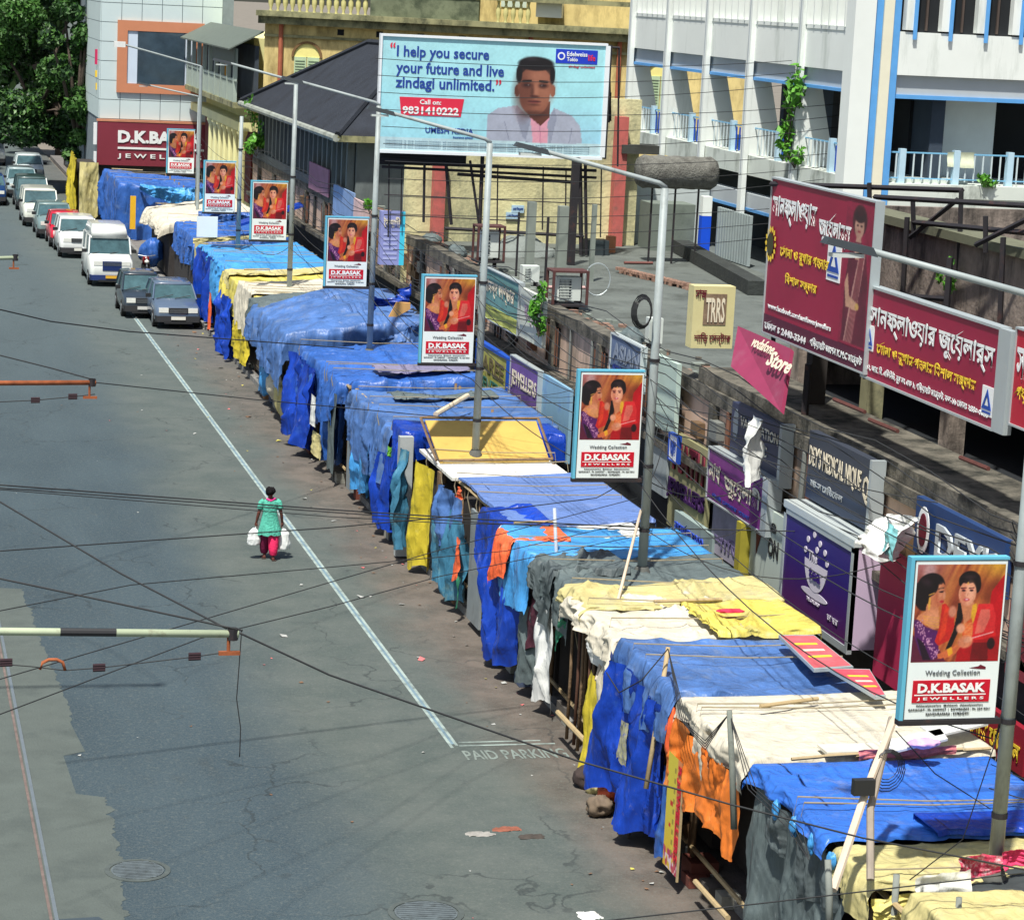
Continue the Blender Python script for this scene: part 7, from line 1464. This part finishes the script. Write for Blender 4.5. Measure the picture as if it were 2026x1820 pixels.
# kurti
b = MB(); n = 40; rings = []
for z, rx, ry in ((1.305, .075, .07), (1.28, .135, .085), (1.235, .178, .105), (1.15, .168, .118), (1.04, .15, .108), (.94, .165, .118), (.82, .195, .135), (.7, .225, .175), (.60, .245, .20), (.545, .25, .205)):
    k = max(0, (1.0 - z)) * .09; rings.append([(math.cos(q * 2 * math.pi / n) * (rx + k * math.sin(q * 5 + z * 7) * .5 + k * .4 * math.sin(q * 1.3)) + max(0, .9 - z) * .05, math.sin(q * 2 * math.pi / n) * (ry + k * math.sin(q * 4.3 + 1) * .6), z + (.015 * math.sin(q * 1.1) if z < .62 else 0)) for q in range(n)])
b.loft(rings, mint, False); b.build('tunic', wm, True, True)
for s in (-1, 1):
    b = MB(); limb(b, [(s * .13, 0, 1.265), (s * .185, 0, 1.225), (s * .21, -.01, 1.13), (s * .222, -.01, 1.09)], [.06, .066, .062, .066], mint, 14); b.build('sleeve', wm, True, True)
    lx = s * .08; st_ = .12 if s > 0 else -.1; b = MB(); rings = []
    for z, rr_2, yy in ((.68, .09, 0), (.55, .108, -st_ * .3), (.4, .11, -st_ * .6), (.25, .1, -st_ * .85), (.15, .08, -st_), (.11, .06, -st_)):
        rings.append([(lx + math.cos(q * 2 * math.pi / 24) * (rr_2 + .008 * math.sin(q * 3 + z * 20)), yy + math.sin(q * 2 * math.pi / 24) * rr_2, z) for q in range(24)])
    b.loft(rings, pinkc if s > 0 else mat('pink_trousers_shaded', lin((110, 16, 60)), .85, .2, 8, .3, 20), False); b.build('trouser_leg', wm, True, True)  # left leg darker than the right: its shading is painted into the colour
    MB().box(lx - .045 + s * .012, lx + .045 + s * .012, -st_ - .1, -st_ + .19, .0, .018, mat('sandal', (.05, .03, .025), .8)).build('sandal', wm, local=True)
b = MB(); pts = [(math.cos(a) * .075, -.078 - .01 * math.sin(a * 3), 1.235 + math.sin(a) * .085) for a in np.linspace(0, 2 * math.pi, 16, endpoint=False)]; b.add(pts + [(x, y + .05, z) for x, y, z in pts], [tuple(range(16))] + [(k, (k + 1) % 16, 16 + (k + 1) % 16, 16 + k) for k in range(16)], mat('magenta_scarf', lin((222, 60, 140)), .8, .15, 9)); 
b.build('scarf', wm, True, True)
b = MB(); b.tube([(-.09, -.05, 1.32), (0, -.085, 1.275), (.09, -.05, 1.32), (.07, .05, 1.31)], .022, MC['magenta_scarf'], 8); b.build('scarf_fold', wm, True, True)
lump(wm, 'hair', hairm, (0 + wx, wy - .012, 1.475), (.092, .105, .098), 3); lump(wm, 'hair_bun', hairm, (wx - .02, wy - .1, 1.46), (.05, .045, .05), 4)
for s, nm in ((-1, 'left'), (1, 'right')):
    lx = s * .29; t = thing('carrier_bag', 'bulging white plastic carrier bag in the %s hand of the walking woman' % nm, 'bag', (wx + lx, wy + .03, .2))
    n, k = 44, 30; u, v = np.meshgrid(np.linspace(0, 2 * math.pi, n), np.linspace(0, 1, k), indexing='ij')
    rx = np.interp(v, [0, .03, .3, .75, .9, 1], [.03, .125, .135, .115, .06, .015]); ry = rx * .75; r_ = .92 + .2 * fb(np.cos(u) * 1.5 + s, np.sin(u) * 1.5, v * 3) + .22 * crease(np.cos(u) * 2.4 + s * 3, np.sin(u) * 2.4, v * 4)
    z = (.30 if s < 0 else .2) + v * (.38 if s < 0 else .46); P = np.stack([wx + lx + s * .03 + np.cos(u) * rx * r_, wy + .03 + np.sin(u) * ry * r_, z], -1)
    link('bag_body', gridmesh('bag_body', P, mat('bag_plastic', lin((226, 230, 228)), .4, .05, 6)), t); MB().tube([(wx + lx, wy + .03, z.max() - .02), (wx + lx - s * .01, wy + .03, .70)], .012, MC['bag_plastic'], 6).build('bag_handle', t)
# ------------------------------------------------------------------ TRAM SPAN ARMS AND WIRES
armp = mat('arm_paint', lin((178, 190, 160)), .6, .12, 3, stain=(lin((110, 90, 70)), .3, 5)); rusty = mat('rust', lin((150, 84, 50)), .85, .35, 8); cab_ = mat('cable_black', (.028, .03, .032), .7, .1); ins_ = mat('insulator', lin((52, 34, 38)), .35, .1)
def cross_arm(label, u1, v1, u0, v0, yy, r, m, drop):
    p, q = atY(u0, v0, yy), atY(u1, v1, yy); t = thing('tram_span_arm', label, 'bracket arm', tuple(q), 'tram wire bracket arms'); d = (p - q).normalized()
    MB().tube([q, q + d * ((p - q).length + 3)], r, m, 10).build('tube', t, True)
    MB().lathe((q.x - .06, q.y, q.z - r * 1.5), [(r * 1.4, 0), (r * 1.4, r * 3)], iron, 8).build('end_clamp', t); MB().tube([q - Vector((.1, 0, 0)), q - Vector((.1, 0, drop))], .02, rusty, 6).build('hanger_rod', t); MB().box(q.x - .2, q.x + .02, q.y - .02, q.y + .02, q.z - drop - .02, q.z - drop + .02, rusty).build('hanger_clip', t)
    return t, q
t1, q1 = cross_arm('nearest tram wire bracket arm, pale painted tube with a black band', 472, 1254, 0, 1249, 25.0, .04, armp, .2)
a, c = atY(119, 1250, 25), atY(230, 1251, 25); MB().tube([a, c], .042, blkp, 10, cap=False).build('black_band', t1)
t2, q2_ = cross_arm('second tram wire bracket arm, rust brown tube further up the road', 190, 757, 0, 758, 40.0, .04, rusty, .24)
t3, q3_ = cross_arm('third, farthest tram wire bracket arm at the left edge', 36, 510, 0, 511, 57.0, .045, armp, .24)
def insul(par, u, v, yy, s=1.0):
    c = atY(u, v, yy); b = MB(); 
    for k in range(3): b.tube([c + Vector((-.05 * s, 0, (k - 1) * .02 * s)), c + Vector((.05 * s, 0, (k - 1) * .02 * s + .004))], .014 * s, ins_, 8)
    b.build('insulator', par)
for (u, v) in ((12, 1311), (196, 1321), (385, 1299)): insul(t1, u, v, 25.0, 1.25)
for (u, v) in ((70, 792), (144, 785)): insul(t2, u, v, 40.0, 1.4)
def cable(label, pts, r=.008, m=None, grp='overhead cables', sag=0., n=14, par=None, name='overhead_cable'):
    P = [atY(u, v, yy) for u, v, yy in pts]; out = []
    for i in range(len(P) - 1):
        for k in range(n if i == len(P) - 2 else n - 0):
            s_ = k / n; p = P[i].lerp(P[i + 1], s_); p.z -= sag * 4 * s_ * (1 - s_) / max(1, len(P) - 1); out.append(p)
    out.append(P[-1]); b = MB(); b.tube(out, r, m or cab_, 5); o = b.build(name, par, True)
    if par is None: tag(o, label, 'cable', grp)
    return o
cable('', [(-40, 1310, 25), (60, 1318, 25), (128, 1326, 25), (196, 1321, 25), (385, 1299, 25), (460, 1288, 25)], .006, par=t1, name='span_wire', n=4)
b = MB(); c = atY(104, 1318, 25); b.tube([c + Vector((-.125, 0, -.03)), c + Vector((-.10, 0, .04)), c + Vector((-.04, 0, .07)), c + Vector((.04, 0, .07)), c + Vector((.10, 0, .04)), c + Vector((.125, 0, -.04))], .018, rusty, 6); b.build('bow_hanger', t1, True)
cable('', [(-20, 796, 40), (70, 792, 40), (144, 785, 40), (188, 780, 40)], .008, par=t2, name='span_wire', n=4)
cable('long black cable from the nearest bracket arm down across the road to the nearest stalls', [(470, 1250, 25), (652, 1335, 25), (1138, 1503, 25), (1439, 1589, 24.4), (1707, 1657, 24), (2060, 1726, 23.8)], .011)
cable('black cable crossing the bottom right corner over the grey sheet and cream roof', [(1150, 1826, 23), (1500, 1787, 23.4), (2060, 1722, 24)], .008)
cable('thick black cable from the left edge to the clamp of the nearest bracket arm', [(-30, 1138, 27), (230, 1193, 26), (448, 1240, 25), (480, 1247, 25)], .011, grp=None)
cable('black cable falling steeply from the left edge to the nearest bracket clamp', [(-30, 975, 30), (240, 1135, 27), (448, 1243, 25)], .011, grp=None)
cable('upper of the two level cables passing behind the walking woman towards the second lamp pole', [(-30, 957, 36), (652, 1008, 38), (978, 1029, 39), (1301, 1045, 40), (1620, 1052, 40)], .011, sag=.0)
cable('middle level cable just below the upper one', [(-30, 963, 36), (652, 1013, 38), (978, 1036, 39), (1290, 1050, 40)], .009)
cable('lower level cable under the pair passing the walking woman', [(-30, 966, 36), (652, 1022, 38), (900, 1036, 39), (1260, 1040, 40)], .007)
cable('cable rising gently from the left edge past the bags of the walking woman', [(-30, 1092, 33), (652, 1044, 36), (870, 1024, 38), (1180, 985, 40), (1262, 940, 40)], .009)
cable('thin cable rising from the left edge towards the cyan roof', [(-30, 1214, 30), (259, 1157, 32), (652, 1122, 35), (1000, 1090, 38), (1262, 1030, 40)], .007)
cable('thin cable rising steeply from the left edge to the second lamp pole', [(-30, 1352, 28), (652, 1152, 33), (870, 1088, 36), (1262, 985, 40)], .007)
cable('lowest thin cable rising from the left edge past the bracket clamp', [(-30, 1424, 26), (398, 1262, 29), (478, 1242, 30), (652, 1200, 32), (870, 1140, 35), (1262, 1060, 40)], .007)
cable('short loose wire hanging from the nearest bracket clamp', [(478, 1247, 25), (472, 1330, 25), (468, 1382, 25), (476, 1440, 25), (474, 1497, 25)], .006, n=5, grp=None)
cable('cable crossing the far road from the left edge below the parked saloon', [(-20, 608, 48), (100, 636, 50), (255, 656, 52), (700, 690, 60)], .014)
cable('trolley wire running to the second bracket arm', [(-20, 698, 44), (100, 728, 42), (188, 752, 40)], .012)
cable('thin cable crossing the far road above the second bracket arm', [(190, 757, 40), (500, 790, 44), (930, 830, 50)], .009)
# lines strung along the poles
rw = random.Random(21); prow = [(1996, 1105, 25.2), (1280, 700, 40.1), (949, 470, 50.8), (737, 380, 65.5), (578, 300, 78.3), (466, 300, 90.5), (396, 250, 105.7)]
for j in range(5):
    ptsj = []
    for k, (u, v, yy) in enumerate(prow):
        p = atY(u, v, yy); ptsj.append(Vector((p.x + rw.uniform(-.05, .05), p.y, 4.0 + j * .42 + rw.uniform(-.15, .15))))
    out = []
    for k in range(len(ptsj) - 1):
        sg = rw.uniform(.15, .8)
        for q_ in range(12):
            s_ = q_ / 12; p = ptsj[k].lerp(ptsj[k + 1], s_); p.z -= sg * 4 * s_ * (1 - s_); out.append(p)
    out.append(ptsj[-1]); b = MB(); b.tube(out, rw.uniform(.006, .010), cab_, 5); tag(b.build('overhead_cable', None, True), 'slack black cable strung from lamp pole to lamp pole above the stalls', 'cable', 'cables strung along the lamp poles'); COL.objects[-1]['label'] = ['lowest', 'second lowest', 'middle', 'second highest', 'highest'][j] + ' slack black cable strung from lamp pole to lamp pole above the stalls'
# drops from poles to the shop fronts
for j in range(30):
    k = rw.choice((0, 0, 0, 1, 1, 1, 2, 2, 3)); u, v, yy = prow[k]; p = atY(u, v, yy); A_ = Vector((p.x, p.y, rw.uniform(3.2, 6.6))); B_ = Vector((15.5, p.y + rw.uniform(-9, 9), rw.uniform(2.8, 5.2))); sg = rw.uniform(.1, .7)
    out = []
    for q_ in range(15):
        s_ = q_ / 14; pp_ = A_.lerp(B_, s_); pp_.z -= sg * 4 * s_ * (1 - s_); out.append(pp_)
    b = MB(); b.tube(out, rw.uniform(.005, .010), cab_, 4); tag(b.build('service_wire', None, True), 'thin service wire sagging from a lamp pole to the shop fronts', 'wire', 'service wires to the shop fronts')
for j in range(9):
    z_ = 3.4 + j * .23; out = [Vector((15.55 - .05 * (j % 3), 28 + k * 2.2, z_ + .13 * math.sin(k * 1.7 + j) + .06 * vn(k * .7, j))) for k in range(38)]
    b = MB(); b.tube(out, .011, cab_, 4); tag(b.build('facade_cable', None, True), 'black cable draped along the market shop fronts', 'cable', 'cables along the shop fronts'); COL.objects[-1]['label'] = ['lowest', 'second lowest', 'third lowest', 'fourth lowest', 'middle', 'fourth highest', 'third highest', 'second highest', 'highest'][j] + ' black cable draped along the market shop fronts'
# long lines in front of the billboard and yellow walls
for j in range(12):
    z_ = 6.0 + j * .42; p = Vector((12.7, 62 + j * .3, z_ - .4)); q = Vector((27 + (j % 3), 66 + j * .5, z_ + .2)); out = []
    for k in range(15):
        s_ = k / 14; pp_ = p.lerp(q, s_); pp_.z -= .3 * 4 * s_ * (1 - s_); out.append(pp_)
    b = MB(); b.tube(out, .009, cab_, 4); tag(b.build('overhead_cable', None, True), 'thin cable crossing the yellow wall and billboard stand behind the stalls', 'cable', 'cables before the yellow wall'); COL.objects[-1]['label'] = (['lowest', 'second lowest', 'third lowest', 'fourth lowest', 'fifth lowest', 'sixth lowest', 'sixth highest', 'fifth highest', 'fourth highest', 'third highest', 'second highest', 'highest'][j]) + ' of the thin cables crossing before the yellow wall'
# white cables on stakes
cable('black lead looping from the grey stake to the blue shrouded stall', [(1322, 1283, 33), (1270, 1345, 33), (1225, 1370, 33.5), (1200, 1330, 34)], .01, n=8)
for j in range(4):
    cable(['lowest', 'second lowest', 'second highest', 'highest'][3 - j] + ' thin wire fanning from the stake to the short stake on the white roof', [(1322, 1284, 33), (1345 + j * 6, 1420 + j * 8, 31), (1395, 1465 + j * 6, 30), (1442, 1412, 29.5)], .006, n=8, grp='wires tied to the stakes')
for j in range(3):
    cable(['leftmost', 'middle', 'rightmost'][j] + ' thin wire falling from the short stake over the blue roof', [(1445, 1415, 29.4), (1480 + 8 * j, 1560, 28), (1560 + 14 * j, 1640, 26.5), (1600, 1700, 25.5)], .006, n=8, grp='wires falling over the blue roof')
cable('cable looping from the leaning bamboo to the nearest lamp pole', [(1772, 1445, 26), (1850, 1530, 25.6), (1960, 1600, 25.2)], .007)
for j in range(3):
    cable(['upper', 'middle', 'lower'][j] + ' black wire running down beside the nearest lamp pole into the stall', [(2010, 1290 + 20 * j, 25), (1965, 1480, 25), (1905, 1660, 24.8), (1800, 1740, 24.6)], .007, n=8, grp='wires beside the nearest pole')

# booth at the foot of the store
t = thing('curtained_booth', 'beige and yellow curtained booth at the far end of the stall row', 'booth', (10.6, 128, 0))
hang(t, 'beige_curtain', CY_, (10.0, 126.5, 2.9), (10.9, 126.3, 2.9), [2.8, 2.7], 91, .1, 2); hang(t, 'yellow_curtain', YO, (9.9, 130, 3.2), (9.9, 126.6, 3.0), [2.8, 2.6], 92, .1, 2)
MB().box(10.0, 10.85, 126.7, 130, 0, 2.8, cab).build('booth_box', t)
# rubble and weeds on the roof edge
rbm = MB(); rr2 = random.Random(31)
for k in range(420):
    yy = rr2.uniform(36, 100); x = 16.35 + abs(rr2.gauss(0, .35)); s_ = rr2.uniform(.03, .13)
    if yy < 47 and x > 16.4: continue
    rbm.box(x - s_, x + s_, yy - s_ * rr2.uniform(.6, 1.4), yy + s_, 4.44, 4.46 + s_ * rr2.uniform(.5, 1.3), [brk, band, stub][k % 3])
struct('rubble', rbm, kind='stuff')
for i, (u, v) in enumerate(((1215, 655), (880, 470), (830, 455))):
    c = atX(u, v, 16.2); o = lump(None, 'cement_sack', GR, (c.x + .4, c.y, 4.55), (.3, .45, .22), 50 + i); tag(o, ['grey sack on the roof edge above the faded blue board', 'grey sack on the roof edge near the caged air conditioner', 'farthest grey sack on the roof edge'][i], 'sack')

for i, (x0, yy) in enumerate(((11.9, 139), (12.3, 147), (12.6, 157))):
    t = thing('filler_kiosk', ['nearest', 'middle', 'farthest'][i] + ' of the dark kiosks added to darken the pavement under the trees', 'kiosk', (x0, yy, 0), 'added dark kiosks under the trees')  # kiosks added to fill the pale pavement below the trees with dark
    MB().box(x0 - .8, x0 + 1.4, yy, yy + 5, .14, 2.3, cab).build('kiosk_box', t)
    tarp(t, 'kiosk_cover', GD, yy - .1, yy + 5, x0 + 1.5, x0 - .9, 2.6, 2.35, [.9, 1.4], near=1.2, seed=80 + i)
